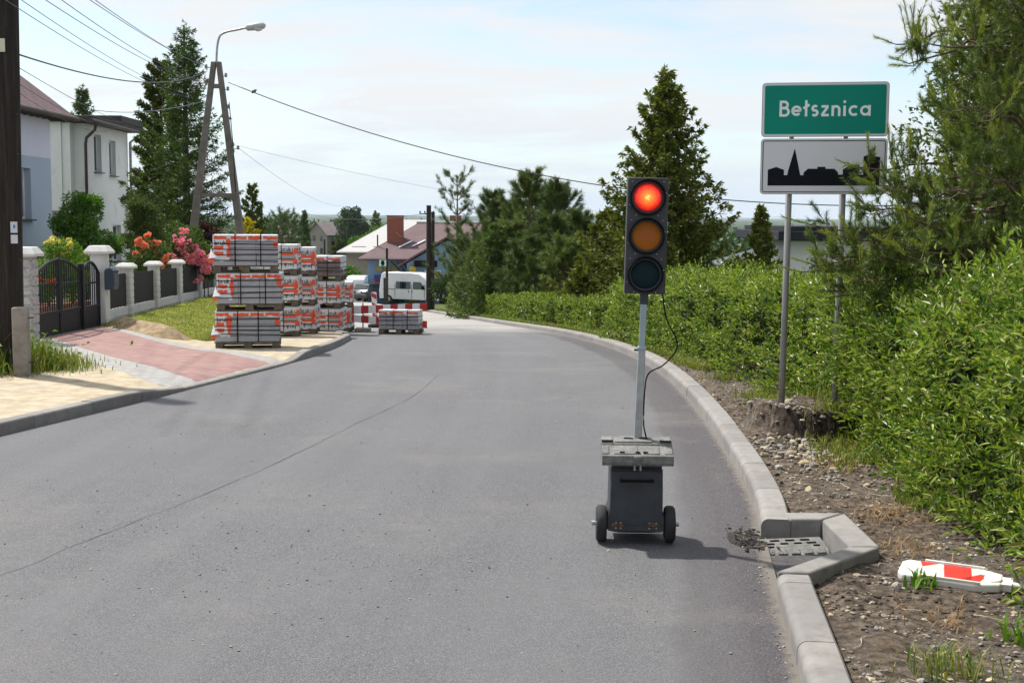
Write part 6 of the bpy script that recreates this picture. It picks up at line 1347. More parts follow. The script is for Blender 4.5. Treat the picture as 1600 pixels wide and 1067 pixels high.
def house_blue():
    t = thing('house', 'lavender and blue grey rendered house with maroon roof at the left edge', 'house', (-15.5, 31, Hs(-15.5, 31)))
    x = -13.0; M_l = plaster('lavender_render', (0.70, 0.69, 0.80)); M_b = plaster('blue_grey_render', (0.42, 0.48, 0.57)); wy = (32.9, 34.75, 1.98, 3.34)
    g = Geo(); wallx(g, x, 26, 36.3, 3.67, 4.95, []); g.box((-15.1, 36.175, 4.31), (3.7, 0.25, 1.28)); g.box((-15.1, 26.1, 4.31), (3.7, 0.25, 1.28))
    V = [(-13.25, 36.17, 4.951), (-20.6, 36.17, 4.951), (-16.9, 36.17, 7.6), (-13.25, 36.29, 4.951), (-20.6, 36.29, 4.951), (-16.9, 36.29, 7.6)]; g.addl(V, [(0, 1, 2), (5, 4, 3), (0, 3, 4, 1), (1, 4, 5, 2), (2, 5, 3, 0)])
    g.build('upper_wall', M_l, t, world=True)
    g = Geo(); wallx(g, x - 0.004, 26, 36.3, 1.05, 3.668, [wy, (28.0, 29.9, 1.98, 3.34)]); g.box((-15.1, 36.172, 2.36), (3.69, 0.25, 2.616)); g.build('lower_wall', M_b, t, world=True)
    g = Geo(); g.box((-15.3, 31.1, 0.35), (4.2, 10, 1.38)); g.build('plinth', mat('dark_plinth', (0.10, 0.10, 0.105), 0.9, 0.3, 6), t, world=True)
    window_x(t, x - 0.004, *wy, M_dkmetal); window_x(t, x - 0.004, 28.0, 29.9, 1.98, 3.34, M_dkmetal)
    g = Geo(); sl = math.atan(0.76)
    for s_ in (1,):
        V = [(-12.45, 25.6, 4.72), (-12.45, 36.75, 4.72), (-16.9, 36.75, 8.10), (-16.9, 25.6, 8.10)]; V2 = [(a, b, c + 0.16) for a, b, c in V]
        W_ = [(-21.3, 25.6, 4.72), (-21.3, 36.75, 4.72)]; 
        g.addl(V + V2, [(0, 1, 2, 3), (7, 6, 5, 4), (0, 4, 5, 1), (1, 5, 6, 2), (2, 6, 7, 3), (3, 7, 4, 0)])
        B_ = [(-16.9, 25.6, 8.10), (-16.9, 36.75, 8.10), (-21.3, 36.75, 4.72), (-21.3, 25.6, 4.72)]; B2 = [(a, b, c + 0.16) for a, b, c in B_]; g.addl(B_ + B2, [(0, 1, 2, 3), (7, 6, 5, 4), (0, 4, 5, 1), (1, 5, 6, 2), (2, 6, 7, 3), (3, 7, 4, 0)])
    r_ = g.build('roof', M_tile, t, world=True); g = Geo(); g.tube([(-12.38, 25.6, 4.80), (-12.38, 36.75, 4.80)], 0.075, 10); q = g.build('gutter', M_brown, r_, smooth=True); q.location = -Vector(t.location)
    g = Geo(); 
    for i in range(24): g.box((-12.68, 25.9 + i * 0.46, 4.79), (0.5, 0.1, 0.14))
    q = g.build('rafter_ends', M_dkroof, r_); q.location = -Vector(t.location)
house_blue()
def house_white():
    t = thing('house', 'white two storey house with a flat dark roof and stained plaster behind the bush', 'house', (-19, 52, Hs(-19, 52))); x = -16.5
    M_w = plaster('stained_white_plaster', (0.82, 0.815, 0.79), (0.50, 0.48, 0.43), 0.5); z0 = Hs(-17, 52) - 0.6
    ws = [(50.85, 51.75, 3.80, 5.28), (52.75, 53.6, 3.72, 5.15), (53.0, 54.1, 0.2, 1.7)]
    g = Geo(); wallx(g, x, 49.95, 55.3, z0, 5.62, ws, 0.3); g.box((-16.86, 49.83, (z0 + 5.61) / 2), (0.70, 0.22, 5.61 - z0)); g.box((-19.4, 49.3, 3.95), (4.4, 0.3, 3.35)); g.box((-17.04, 49.48, (z0 + 5.6) / 2), (0.31, 0.5, 5.6 - z0)); g.box((-19.5, 55.2, 3), (5.5, 0.3, 5.2)); g.build('wall', M_w, t, world=True)
    g = Geo(); g.box((-19.4, 49.31, (z0 + 2.26) / 2), (4.3, 0.28, 2.26 - z0)); g.build('lower_wall', plaster('grey_plaster', (0.30, 0.30, 0.28)), t, world=True)
    for w in ws: window_x(t, x, *w, M_dkmetal, False, 0.2)
    g = Geo(); g.box((-19.2, 52.4, 5.74), (6.5, 7.0, 0.22)); g.box((-18.4, 54.1, 5.99), (5.0, 3.2, 0.28)); r_ = g.build('roof', M_dkroof, t, world=True, bevel=0.02)
    g = Geo(); g.tube([(-15.93, 48.9, 5.68), (-15.93, 55.9, 5.62)], 0.07, 8); q = g.build('gutter', M_brown, r_); q.location = -Vector(t.location)
    g = Geo(); g.tube([(-15.98, 49.6, 5.6), (-16.05, 49.6, 5.35), (-16.38, 49.62, 5.05), (-16.42, 49.62, 4.8), (-16.42, 49.62, z0)], 0.06, 8); g.build('downpipe', M_brown, t, world=True, smooth=True)
    g = Geo(); g.tube([(-15.95, 55.2, 5.5), (-16.36, 55.2, 5.2), (-16.38, 55.2, z0)], 0.06, 8); g.build('downpipe', M_galv, t, world=True, smooth=True)
house_white()
def box_house():
    t = thing('house', 'low white house with a flat dark fascia roof behind the hedge and the sign', 'house', (11.2, 45, Hs(11.2, 45))); zt = 1.42
    g = Geo(); g.box((11.6, 45.5, (zt - 3) / 2 - 0.6), (5.0, 7.0, zt + 4.2)); g.build('wall', plaster('white_plaster', (0.82, 0.81, 0.83)), t, world=True)
    g = Geo(); g.box((11.5, 45.3, zt + 0.17), (5.9, 8.0, 0.3)); g.box((11.6, 45.3, zt + 0.40), (5.5, 7.6, 0.16)); g.build('roof', mat('dark_fascia', (0.028, 0.03, 0.036), 0.8, 0.2, 5, spec=0.15), t, world=True, bevel=0.015)
    g = Geo(); g.box((10.55, 41.97, 0.35), (1.5, 0.06, 0.6)); w = g.build('window', M_dkmetal, t, world=True); g = Geo(); g.box((10.55, 41.935, 0.35), (1.36, 0.02, 0.48)); q = g.build('pane', M_glass, w); q.location = -Vector(t.location)
    t = thing('shed', 'dark sloping shed roof edge just above the hedge left of the white house', 'shed', (7.3, 41.0, Hs(7.3, 41))); a = P(1128, 417, 41); b = P(1217, 391, 41)
    g = Geo(); V = [(a.x, 41, a.z - .10), (b.x, 41, b.z - .10), (b.x, 44, b.z - .10), (a.x, 44, a.z - .10)]; g.addl(V + [(p, q, r_ + .15) for p, q, r_ in V], [(3, 2, 1, 0), (4, 5, 6, 7), (0, 1, 5, 4), (1, 2, 6, 5), (2, 3, 7, 6), (3, 0, 4, 7)]); g.build('roof', mat('dark_metal_roof', (0.03, 0.033, 0.038), 0.35, 0.2, 5), t, world=True, bevel=0.02)
    g = Geo(); g.addl([(a.x + .25, 41.2, -4.5), (b.x - .2, 41.2, -4.5), (b.x - .2, 41.2, b.z - .16), (a.x + .25, 41.2, a.z - .02), (a.x + .25, 43.8, -4.5), (b.x - .2, 43.8, -4.5), (b.x - .2, 43.8, b.z - .16), (a.x + .25, 43.8, a.z - .02)], [(0, 1, 2, 3), (7, 6, 5, 4), (0, 3, 7, 4), (1, 5, 6, 2)]); g.build('wall', M_dkmetal, t, world=True)
box_house()

# ================================================================== POLES AND WIRES
def wood_pole():
    x, y = -6.53, 16.5; t = thing('utility_pole', 'dark tarred wooden utility pole at the left edge of the picture', 'utility pole', (x, y, Hs(x, y)))
    g = Geo(); th = np.linspace(0, 6.283, 15)[:-1]; zs = np.linspace(-0.3, 5.2, 40); V = []
    for z in zs:
        for a in th: r_ = (0.19 - 0.003 * z) * (1 + 0.035 * math.sin(5 * a + 0.3 * z)); V.append((r_ * math.cos(a) + 0.018 * z, r_ * math.sin(a), z))
    F = [(i * 14 + j, i * 14 + (j + 1) % 14, (i + 1) * 14 + (j + 1) % 14, (i + 1) * 14 + j) for i in range(39) for j in range(14)] + [tuple(39 * 14 + j for j in range(14))]
    g.addl(V, F); g.build('pole', M_tarpole, t, smooth=True)
    g = Geo(); g.box((0.10, -0.192, 4.24), (0.105, 0.012, 0.165), rz=0.05); g.build('number_plate', mat('yellowed_plate', (0.55, 0.52, 0.38), 0.5, 0.1, 8), t, bevel=0.003)
    for z, h in ((1.97, 0.14), (1.82, 0.11)):
        g = Geo(); g.box((0.175, -0.135, z), (0.085, 0.008, h), rz=0.72); s_ = g.build('sticker', mat('white_sticker', (0.62, 0.64, 0.68), 0.5, 0.1, 8), t)
        g = Geo(); g.lathe((0.172, -0.143, z + 0.01), [(0.025, 0), (0.025, -0.002)], 'y', 12)
        if z > 1.9: q = g.build('blue_mark', mat('blue_print', (0.05, 0.2, 0.5), 0.5), s_)
    for z in (1.55, 2.9, 3.4): g = Geo(); g.tube([(0.15, -0.05, z), (0.25, -0.08, z)], 0.008, 6); g.build('step_bolt', M_rust, t)
    x, y = -6.22, 16.15; t = thing('concrete_stub', 'short square concrete stub post with two rusty bolts beside the wooden pole', 'post', (x, y, Hs(x, y))); g = Geo(); g.box((0, 0, 0.41), (0.19, 0.2, 1.12), rz=0.22); g.build('post', M_conc, t, bevel=0.015)
    for z in (0.83, 0.27): g = Geo(); g.tube([(-0.02, -0.05, z), (0.17, -0.02, z + 0.01)], 0.011, 6); g.build('bolt', M_rust, t)
wood_pole()
APX = P(338, 97, 40.5)
def lamp_pole():
    b1, b2 = P(301, 378, 40.5), P(376, 375, 40.5); x, y = APX.x, 40.5; z0 = Hs(x, y); t = thing('street_lamp', 'A shaped concrete pole with a curved lamp arm on top', 'street lamp', (x, y, z0))
    M_c = mat('grey_concrete_pole', (0.155, 0.135, 0.115), 0.9, 0.3, 3, 0.4, 20)
    for b, sx in ((b1, -0.1), (b2, 0.1)):
        d = (np.array(b) - np.array(APX)) / (APX.z - b.z); ft = np.array(APX) + d * (APX.z - z0 + 0.3); g = Geo(); top = np.array(APX) + np.array([sx * 0.75, 0, 0])
        for q in (0,):
            w1, w2 = 0.075, 0.125; V = [(top[0] - w1, y - .09, top[2]), (top[0] + w1, y - .09, top[2]), (top[0] + w1, y + .09, top[2]), (top[0] - w1, y + .09, top[2]), (ft[0] - w2, y - .13, ft[2]), (ft[0] + w2, y - .13, ft[2]), (ft[0] + w2, y + .13, ft[2]), (ft[0] - w2, y + .13, ft[2])]
            g.addl(V, [(0, 1, 2, 3), (7, 6, 5, 4), (0, 4, 5, 1), (1, 5, 6, 2), (2, 6, 7, 3), (3, 7, 4, 0)])
        g.build('leg', M_c, t, world=True, bevel=0.015)
    for (xa, xb, py) in ((332, 350, 135), (310, 367, 305)):
        a, b = P(xa, py, 40.5), P(xb, py, 40.5); g = Geo(); g.box(((a.x + b.x) / 2, 40.5, a.z), (b.x - a.x, 0.14, 0.13)); g.build('cross_piece', M_c, t, world=True, bevel=0.01)
    pts = np.array([P(*q, 40.5) for q in [(338, 100), (339, 78), (341, 64), (345, 55), (355, 50), (370, 47), (388, 43)]]); d = np.arange(7); f = [pchip(d, pts[:, i]) for i in range(3)]; q = np.linspace(0, 6, 30)
    g = Geo(); g.tube(np.stack([f_(q) for f_ in f], -1), 0.035, 8); g.build('arm', M_galv, t, world=True, smooth=True)
    a, b = np.array(P(384, 44, 40.5)), np.array(P(415, 40, 40.5)); g = Geo(); g.tube([a, a + (b - a) * .08, a + (b - a) * .5, a + (b - a) * .9, b], [0.05, 0.10, 0.12, 0.10, 0.03], 12); h = g.build('lamp_head', mat('lamp_grey', (0.40, 0.41, 0.42), 0.5, 0.1, 5), t, world=True, smooth=True)
    m_ = a + (b - a) * 0.62; g = Geo(); g.lathe((m_[0], m_[1], m_[2] - 0.15), [(0.05, 0), (0.12, 0.03), (0.14, 0.08)], 'z', 14); gl = g.build('lens', mat('lamp_glass', (0.5, 0.5, 0.48), 0.2, 0.05), h, smooth=True); gl.location = -Vector(t.location)
    for px, py in ((322, 104), (353, 118), (356, 139), (357, 167), (321, 128), (364, 226), (372, 231)):
        c = np.array(P(px, py, 40.4)); g = Geo(); g.lathe(c, [(0.03, -0.06), (0.05, -0.03), (0.03, 0.0), (0.05, 0.03), (0.02, 0.07)], 'z', 10); g.tube([c, c + np.array([0.12 if px < 338 else -0.12, 0, -0.05])], 0.012, 5); g.build('insulator', mat('porcelain', (0.20, 0.19, 0.18), 0.4, 0.2, 8), t, world=True, smooth=True)
    g = Geo(); a = np.array(P(358, 160, 40.35)); b = np.array(P(368, 300, 40.3)); g.tube([a, (a + b) / 2 + np.array([.03, 0, 0]), b], 0.014, 5); g.build('cable', M_black, t, world=True)
lamp_pole()
M_wire = mat('wire', (0.03, 0.03, 0.032), 0.5, 0.1)
def wire(label, a, b, sag, r_):
    a, b = np.array(a), np.array(b); t = np.linspace(0, 1, 40)[:, None]; p = a + (b - a) * t; p[:, 2] -= sag * 4 * t[:, 0] * (1 - t[:, 0]); g = Geo(); g.tube(p, r_, 5)
    return tag(g.build('overhead_wire', M_wire, smooth=True), label, 'wire', 'overhead wires')
A_ = lambda px, py: P(px, py, 40.4)
wire('left one of the topmost pair of overhead wires reaching the lamp pole', P(70, -48, 14), A_(321, 103), .12, .0055); wire('right one of the topmost pair of overhead wires reaching the lamp pole', P(82, -48, 14), A_(322, 105), .12, .0055)
wire('third overhead wire from the right, just under the topmost pair', P(30, -48, 14), A_(321, 128), .2, .0055); wire('fourth overhead wire from the right, running behind the spruce', P(5, -44, 14), A_(320, 130), .2, .0055)
wire('fifth overhead wire, crossing the sky above the white house', P(-30, -44, 14), A_(300, 150), .2, .005); wire('lowest of the upper bundle of overhead wires, close beside the wooden pole', P(-30, -25, 14), A_(298, 153), .2, .005)
wire('thick dark cable sagging from the wooden pole to the lamp pole', P(24, 84, 16.5), A_(323, 112), .35, .012)
wire('thin wire falling from the wooden pole past the roof of the white house', P(26, 104, 16.5), P(262, 206, 60), .3, .005); wire('faint wire below, dropping to the flat roof of the white house', P(26, 129, 16.5), P(200, 196, 55), .3, .005)
wire('faint lowest wire dropping to the eaves of the blue house', P(26, 143, 16.5), P(180, 200, 52), .3, .005)
wire('short dark cable between the white house and the spruce', P(146, 172, 50), A_(323, 158), .2, .014)
END = P(1500, 318, 26)
wire('thick black cable crossing the whole sky from the lamp pole to the right', A_(357, 129), P(1560, 316, 34), 1.28, .015)
wire('thin wire running from the lamp pole down towards the far houses', A_(372, 231), P(535, 322, 110), .5, .006); wire('faint wire crossing behind the pines from the lamp pole to the right', A_(364, 226), P(1240, 338, 60), .8, .004)
wire('faint wire from the far utility pole to the roofs on its left', P(669, 333, 82), P(470, 331, 140), .6, .016); wire('wire slanting from the far utility pole down into the roadside pines', P(672, 340, 81.5), P(905, 398, 44), .5, .011)
q = P(397, 146, 40.0)
g = Geo(); g.tube([q + Vector((-.07, 0, .0)), q + Vector((-.03, 0, .05)), q + Vector((0.02, 0, .06)), q + Vector((.06, 0, .11))], [0.015, 0.055, 0.05, 0.03], 8); g.tube([q + Vector((.06, 0, .11)), q + Vector((.10, 0, .10))], [0.012, 0.002], 6); tag(g.build('bird', mat('grey_feathers', (0.12, 0.12, 0.125), 0.8, 0.3, 30), smooth=True), 'small grey bird perched on the thick black cable near the lamp pole', 'bird')
def far_pole(label, px, py, D, r_, dbl=False, base_r=None, cross=True, dirc=None):
    a = P(px, py, D); z0 = Hs(a.x, D); t = thing('utility_pole', label, 'utility pole', (a.x, D, z0)); h = a.z - z0; g = Geo(); g.tube([(0, 0, -0.3), (0, 0, h)], [r_ * 1.2, r_], 8); g.build('pole', M_tarpole, t)
    if dbl: g = Geo(); g.box((0.27, 0.02, h / 2 - 0.3), (0.2, 0.22, h - 0.2)); g.build('second_post', M_tarpole, t)
    if base_r: g = Geo(); g.box((-0.08, -0.05, 0.8), (base_r * 2, base_r * 2, 2.4)); g.build('stub', mat('dark_stub', (0.05, 0.045, 0.04), 0.9, 0.3), t)
    if cross:
        g = Geo(); g.box((-0.1, -0.05, h - 0.55), (1.0, 0.06, 0.07)); c = g.build('cross_arm', M_dkmetal, t)
        for x in (-0.55, -0.25, 0.3): g = Geo(); g.lathe((x, -0.05, h - 0.5), [(0.03, 0), (0.06, 0.06), (0.03, 0.14)], 'z', 8); g.build('insulator', M_dkmetal, c)
    return t
far_pole('tall dark double utility pole in front of the shop and van', 670, 321, 82, 0.15, True); sp_pole = far_pole('thin dark pole with a thick stub, carrying the green sign in front of the shop', 604.5, 388, 98, 0.09, False, 0.17, False)
far_pole('distant wooden pole top beside the thuja', 408, 315, 120, 0.13, cross=False); far_pole('slim dark pole in front of the grey gabled house', 507, 374, 150, 0.10, cross=False); far_pole('slim pale pole right of the grey gabled house', 527, 383, 150, 0.09, cross=False)

# ================================================================== SHOP AND HOUSES DOWN THE ROAD
M_blue = plaster('pale_blue_render', (0.22, 0.33, 0.46)); M_beige = plaster('beige_render', (0.30, 0.27, 0.22), (0.22, 0.2, 0.17), 0.4)
k = MT('red_brick'); br = k.n('TexBrick', {'Color1': (0.22, 0.055, 0.035, 1), 'Color2': (0.27, 0.075, 0.045, 1), 'Mortar': (0.2, 0.13, 0.1, 1), 'Scale': 1.0, 'Mortar Size': 0.01, 'Brick Width': 0.25, 'Row Height': 0.075})
mp = k.n('Mapping'); mp.inputs['Rotation'].default_value = (R(90), 0, 0); k.t.links.new(k.co.outputs['Object'], mp.inputs[0]); k.t.links.new(mp.outputs[0], br.inputs['Vector']); M_brick = k.fin(br.outputs['Color'], 0.9, 0, 0.2)
def roofslab(g, quad, th=0.14):
    q = np.array(quad, float); n = unit(np.cross(q[1] - q[0], q[2] - q[0])); n = n if n[2] > 0 else -n; V = np.vstack([q, q + n * th]); m_ = len(q)
    g.addl(V, [tuple(range(m_))[::-1], tuple(range(m_, 2 * m_))] + [(i, (i + 1) % m_, m_ + (i + 1) % m_, m_ + i) for i in range(m_)])
def shop():
    zg = Hs(-8, 105); t = thing('shop', 'blue rendered shop with a broad maroon roof behind the parked vehicles', 'shop', (-6, 108, zg)); off = -Vector(t.location)
    g = Geo(); g.box((-5.7, 111, (zg - 1.5) / 2 - 0.15), (12.4, 11.6, -1.5 - zg + 0.7)); g.build('wall', M_blue, t, world=True)
    g = Geo(); E = [(-12.6, 104.3, -1.35), (1.2, 104.3, -1.35)]; Rg = [(-8.1, 111, 1.5), (0.2, 111, 1.5)]; Bk = [(1.2, 117.7, -1.35), (-12.6, 117.7, -1.35)]
    roofslab(g, [E[0], E[1], Rg[1], Rg[0]]); roofslab(g, [Bk[1], E[0], Rg[0]]); roofslab(g, [Rg[0], Rg[1], Bk[0], Bk[1]])
    r_ = g.build('roof', M_tile, t, world=True)
    g = Geo(); g.tube([(-8.3, 111, 1.66), (0.3, 111, 1.66)], 0.13, 8); q = g.build('ridge', M_galv, r_); q.location = off
    g = Geo(); g.tube([(-12.6, 104.22, -1.33), (-7.9, 104.22, -1.33)], 0.09, 8); q = g.build('gutter', M_brown, r_); q.location = off
    # cross gable wing
    g = Geo(); g.addl([(-8.3, 100.5, zg - .5), (-1.9, 100.5, zg - .5), (-1.9, 100.5, -1.5), (-5.1, 100.5, 0.35), (-8.3, 100.5, -1.5), (-8.3, 105.4, zg - .5), (-1.9, 105.4, zg - .5), (-1.9, 105.4, -1.5), (-5.1, 105.4, 0.35), (-8.3, 105.4, -1.5)], [(0, 1, 2, 3, 4), (9, 8, 7, 6, 5), (0, 4, 9, 5), (1, 6, 7, 2), (2, 7, 8, 3), (3, 8, 9, 4)]); g.build('gable_wing', M_blue, t, world=True)
    g = Geo(); roofslab(g, [(-8.95, 99.9, -1.75), (-8.95, 106.2, -1.75), (-5.1, 109.6, 0.5), (-5.1, 99.9, 0.5)]); roofslab(g, [(-5.1, 99.9, 0.5), (-5.1, 109.6, 0.5), (-1.2, 106.2, -1.75), (-1.2, 99.9, -1.75)]); g.build('gable_roof', M_tile, t, world=True)
    g = Geo(); g.box((-9.83, 107.6, 0.7), (1.32, 1.0, 3.0)); g.box((-9.83, 107.6, 2.22), (1.42, 1.1, 0.1)); c = g.build('chimney', M_brick, r_, bevel=0.01); c.location = off
    g = Geo(); g.box((-5.0, 112.5, 1.6), (1.0, 0.8, 1.4)); c = g.build('chimney', M_brick, r_); c.location = off
    g = Geo(); g.tube([(-9.75, 107.0, 0.9), (-9.4, 107.05, 0.55), (-9.2, 107.05, 0.5)], 0.025, 5); q = g.build('chimney_cable', mat('ochre_cable', (0.35, 0.25, 0.1), 0.6), r_); q.location = off
    g = Geo(); g.tube([(-11.2, 106.4, -0.5), (-11.2, 106.4, 0.65)], 0.06, 8); q = g.build('vent_pipe', M_dkmetal, r_); q.location = off
    for xa, ya in ((-9.45, 106.1), (-8.35, 106.3)):
        u = np.array([0.95, 1.15, 1.15 * 0.4254]); a = np.array([xa, ya, -1.35 + (ya - 104.3) * 0.4254 + 0.2]); g = Geo(); w = np.array([0.14, -0.05, 0]); V = [a, a + w, a + w + u, a + u]; roofslab(g, V, 0.06); q = g.build('skylight', M_pvc, r_); q.location = off
    fy = 105.13
    def flat(nm, x0, x1, z0, z1, m_, y=fy, th=0.06): g = Geo(); g.box(((x0 + x1) / 2, y - th / 2, (z0 + z1) / 2), (x1 - x0, th, z1 - z0)); return g.build(nm, m_, t, world=True)
    flat('blue_sign', -11.35, -9.75, -2.95, -2.6, mat('sign_blue', (0.02, 0.06, 0.28), 0.4), th=0.1); flat('red_sign', -11.3, -10.4, -3.35, -2.97, mat('sign_red', (0.32, 0.015, 0.02), 0.4), th=0.12)
    for x in (-11.2, -10.55, -9.9): flat('yellow_panel', x, x + 0.5, -2.35, -1.85, mat('yellow_panel', (0.30, 0.24, 0.07), 0.5))
    flat('door', -10.2, -9.3, zg, zg + 1.95, mat('brown_door', (0.12, 0.06, 0.03), 0.5, 0.2)); flat('window', -11.4, -10.4, zg + 0.5, zg + 1.6, M_glass)
    flat('yellow_column', -8.1, -7.55, zg, -1.7, mat('yellow_paint', (0.45, 0.33, 0.03), 0.5), 100.48, 0.2); flat('dark_sign', -7.7, -5.9, -1.75, -1.25, M_black, 100.3, 0.15); s_ = flat('sign_board', -6.9, -5.6, -2.65, -2.0, M_white, 100.45, 0.1)
    flat('sign_panel', -6.2, -5.62, -2.55, -2.1, mat('amber_panel', (0.55, 0.33, 0.05), 0.5), 100.34, 0.02); flat('sign_panel', -6.85, -6.5, -2.5, -2.25, mat('orange_panel', (0.45, 0.1, 0.03), 0.5), 100.34, 0.02)
    flat('window', -4.9, -3.6, -3.0, -1.7, M_glass, 100.48)
    for q in range(3): g = Geo(); g.tube([(-9.9 + .5 * q, 104.4, -1.5), (-8.4 + .1 * q, 104.5, -2.9)], 0.07, 6); g.build('eaves_brace', M_dkroof, t, world=True)
shop()
def green_sign():
    q = P(598, 411, 97.5); t = thing('pharmacy_sign', 'small white sign with a green emblem on the thin dark pole', 'sign', tuple(q)); g = Geo(); g.box((0, 0, 0), (0.52, 0.08, 0.56)); b = g.build('board', M_white, t)
    g = Geo(); g.lathe((0, -0.041, 0), [(0.16, 0), (0.16, -0.01)], 'y', 16); g.box((0, -0.045, 0), (0.2, 0.012, 0.42)); g.build('emblem', mat('sign_emerald', (0.0, 0.22, 0.10), 0.4), b); g = Geo(); g.box((0.0, -0.05, 0.25), (0.5, 0.012, 0.05)); g.box((0, -0.05, -0.25), (0.5, 0.012, 0.05)); g.build('green_border', mat('sign_emerald2', (0.02, 0.30, 0.16), 0.4), b)
green_sign()
def pale_roof_building():
    zg = Hs(-15, 124); t = thing('building', 'plain beige building with a pale grey ribbed roof left of the shop', 'building', (-13.5, 125, zg)); off = -Vector(t.location)
    g = Geo(); g.box((-12.4, 127, (zg - 1.5) / 2 - 0.1), (6.8, 10, -1.4 - zg + 0.6)); g.build('wall', M_beige, t, world=True); g = Geo(); g.box((-12.4, 121.97, -3.7), (6.85, 0.08, 0.1)); g.build('wall_band', M_dkroof, t, world=True)
    k = MT('pale_sheet_roof'); mp = k.n('Mapping'); k.t.links.new(k.co.outputs['Object'], mp.inputs[0]); br = k.n('TexBrick', {'Color1': (0.42, 0.41, 0.40, 1), 'Color2': (0.40, 0.39, 0.38, 1), 'Mortar': (0.31, 0.305, 0.3, 1), 'Scale': 1.0, 'Mortar Size': 0.03, 'Brick Width': 0.3, 'Row Height': 0.3}); k.t.links.new(mp.outputs[0], br.inputs['Vector']); M_ = k.fin(br.outputs['Color'], 0.6, 0, 0.3)
    g = Geo(); roofslab(g, [(-16.6, 121, -1.3), (-8, 121, -1.3), (-8, 127, 1.75), (-11.6, 127, 1.75)]); roofslab(g, [(-16.6, 133, -1.3), (-16.6, 121, -1.3), (-11.6, 127, 1.75)]); roofslab(g, [(-11.6, 127, 1.75), (-8, 127, 1.75), (-8, 133, -1.3), (-16.6, 133, -1.3)]); r_ = g.build('roof', M_, t, world=True)
    for x in (-14.6, -12.6): g = Geo(); g.box((x, 121.9, -0.72), (1.3, 0.12, 0.1)); q = g.build('snow_guard', M_dkmetal, r_); q.location = off
pale_roof_building()
def gabled_house():
    D = 330; a = P(511, 366, D); zg = a.z - 6.0; t = thing('house', 'grey gabled house with a brown roof far down the road', 'house', (a.x, D, zg), R(48)); L_, Wd, ze, zr = 8.6, 7.6, 6.0, 9.0
    g = Geo(); g.addl([(0, 0, -3), (L_, 0, -3), (L_, Wd, -3), (0, Wd, -3), (0, 0, ze), (L_, 0, ze), (L_, Wd, ze), (0, Wd, ze), (0, Wd / 2, zr), (L_, Wd / 2, zr)], [(0, 1, 5, 4), (2, 3, 7, 6), (0, 4, 8, 7, 3), (1, 2, 6, 9, 5)]); g.build('wall', plaster('grey_roughcast', (0.27, 0.245, 0.22), (0.2, 0.18, 0.16), 0.4), t)
    g = Geo(); roofslab(g, [(-.5, -.5, ze - .4), (L_ + .5, -.5, ze - .4), (L_ + .5, Wd / 2, zr), (-.5, Wd / 2, zr)]); roofslab(g, [(-.5, Wd / 2, zr), (L_ + .5, Wd / 2, zr), (L_ + .5, Wd + .5, ze - .4), (-.5, Wd + .5, ze - .4)]); g.build('roof', mat('brown_grey_roof', (0.17, 0.14, 0.14), 0.8, 0.2, 1), t)
    for y, z in ((2.2, 4.9), (5.2, 4.9), (2.2, 1.7), (5.2, 1.7)): g = Geo(); g.box((-0.03, y, z), (0.1, 1.0, 1.4)); g.build('window', M_glass, t)
    for x in (2.0, 5.6): g = Geo(); g.box((x, -0.03, 3.6), (1.1, 0.1, 1.3)); g.build('window', M_glass, t)
    a = P(541, 372, 340); t = thing('building', 'low grey annex roof at the right of the gabled house', 'building', (a.x, 340, a.z - 6)); g = Geo(); g.box((1.5, 0, 1.5), (5, 4, 9)); g.build('wall', M_beige, t); g = Geo(); roofslab(g, [(-1.4, -2.4, 5.7), (4.4, -2.4, 5.2), (4.4, 2.4, 5.4), (-1.4, 2.4, 6.2)]); g.build('roof', mat('grey_roof', (0.2, 0.19, 0.19), 0.8), t)
    a = P(424, 362, 240); t = thing('house', 'pale cottage half hidden behind the two thin pines', 'house', (a.x, 240, a.z - 5), R(20)); g = Geo(); g.box((0, 0, 1), (8, 6, 6)); g.build('wall', plaster('cream_plaster', (0.4, 0.38, 0.35)), t); g = Geo(); roofslab(g, [(-4.4, -3.4, 3.9), (4.4, -3.4, 3.9), (3.0, 0, 6), (-3.0, 0, 6)]); roofslab(g, [(-3.0, 0, 6), (3.0, 0, 6), (4.4, 3.4, 3.9), (-4.4, 3.4, 3.9)]); g.build('roof', mat('grey_brown_roof', (0.2, 0.17, 0.17), 0.8), t)
gabled_house()

# ================================================================== VEHICLES
def wheel(t, x, y, r_, side, w=0.2):
    g = Geo(); g.lathe((0, 0, 0), [(r_ * 0.6, -w / 2), (r_ * 0.92, -w / 2), (r_, -w / 4), (r_, w / 4), (r_ * 0.92, w / 2), (r_ * 0.6, w / 2)], 'y', 24); o = g.build('wheel', M_rubber, t, smooth=False, loc=(x, y, r_))
    g = Geo(); g.lathe((0, side * w * 0.42, 0), [(r_ * 0.6, 0), (r_ * 0.5, side * 0.02), (r_ * 0.15, side * 0.03)], 'y', 16); g.build('rim', M_galv, o)
def loft(g, secs, mi=0):
    """secs: list of equal-length closed loops"""
    n = len(secs[0]); V = [v for s_ in secs for v in s_]; F = [(i * n + j, i * n + (j + 1) % n, (i + 1) * n + (j + 1) % n, (i + 1) * n + j) for i in range(len(secs) - 1) for j in range(n)]
    F += [tuple(range(n))[::-1], tuple((len(secs) - 1) * n + j for j in range(n))]; g.addl(V, F, mi)
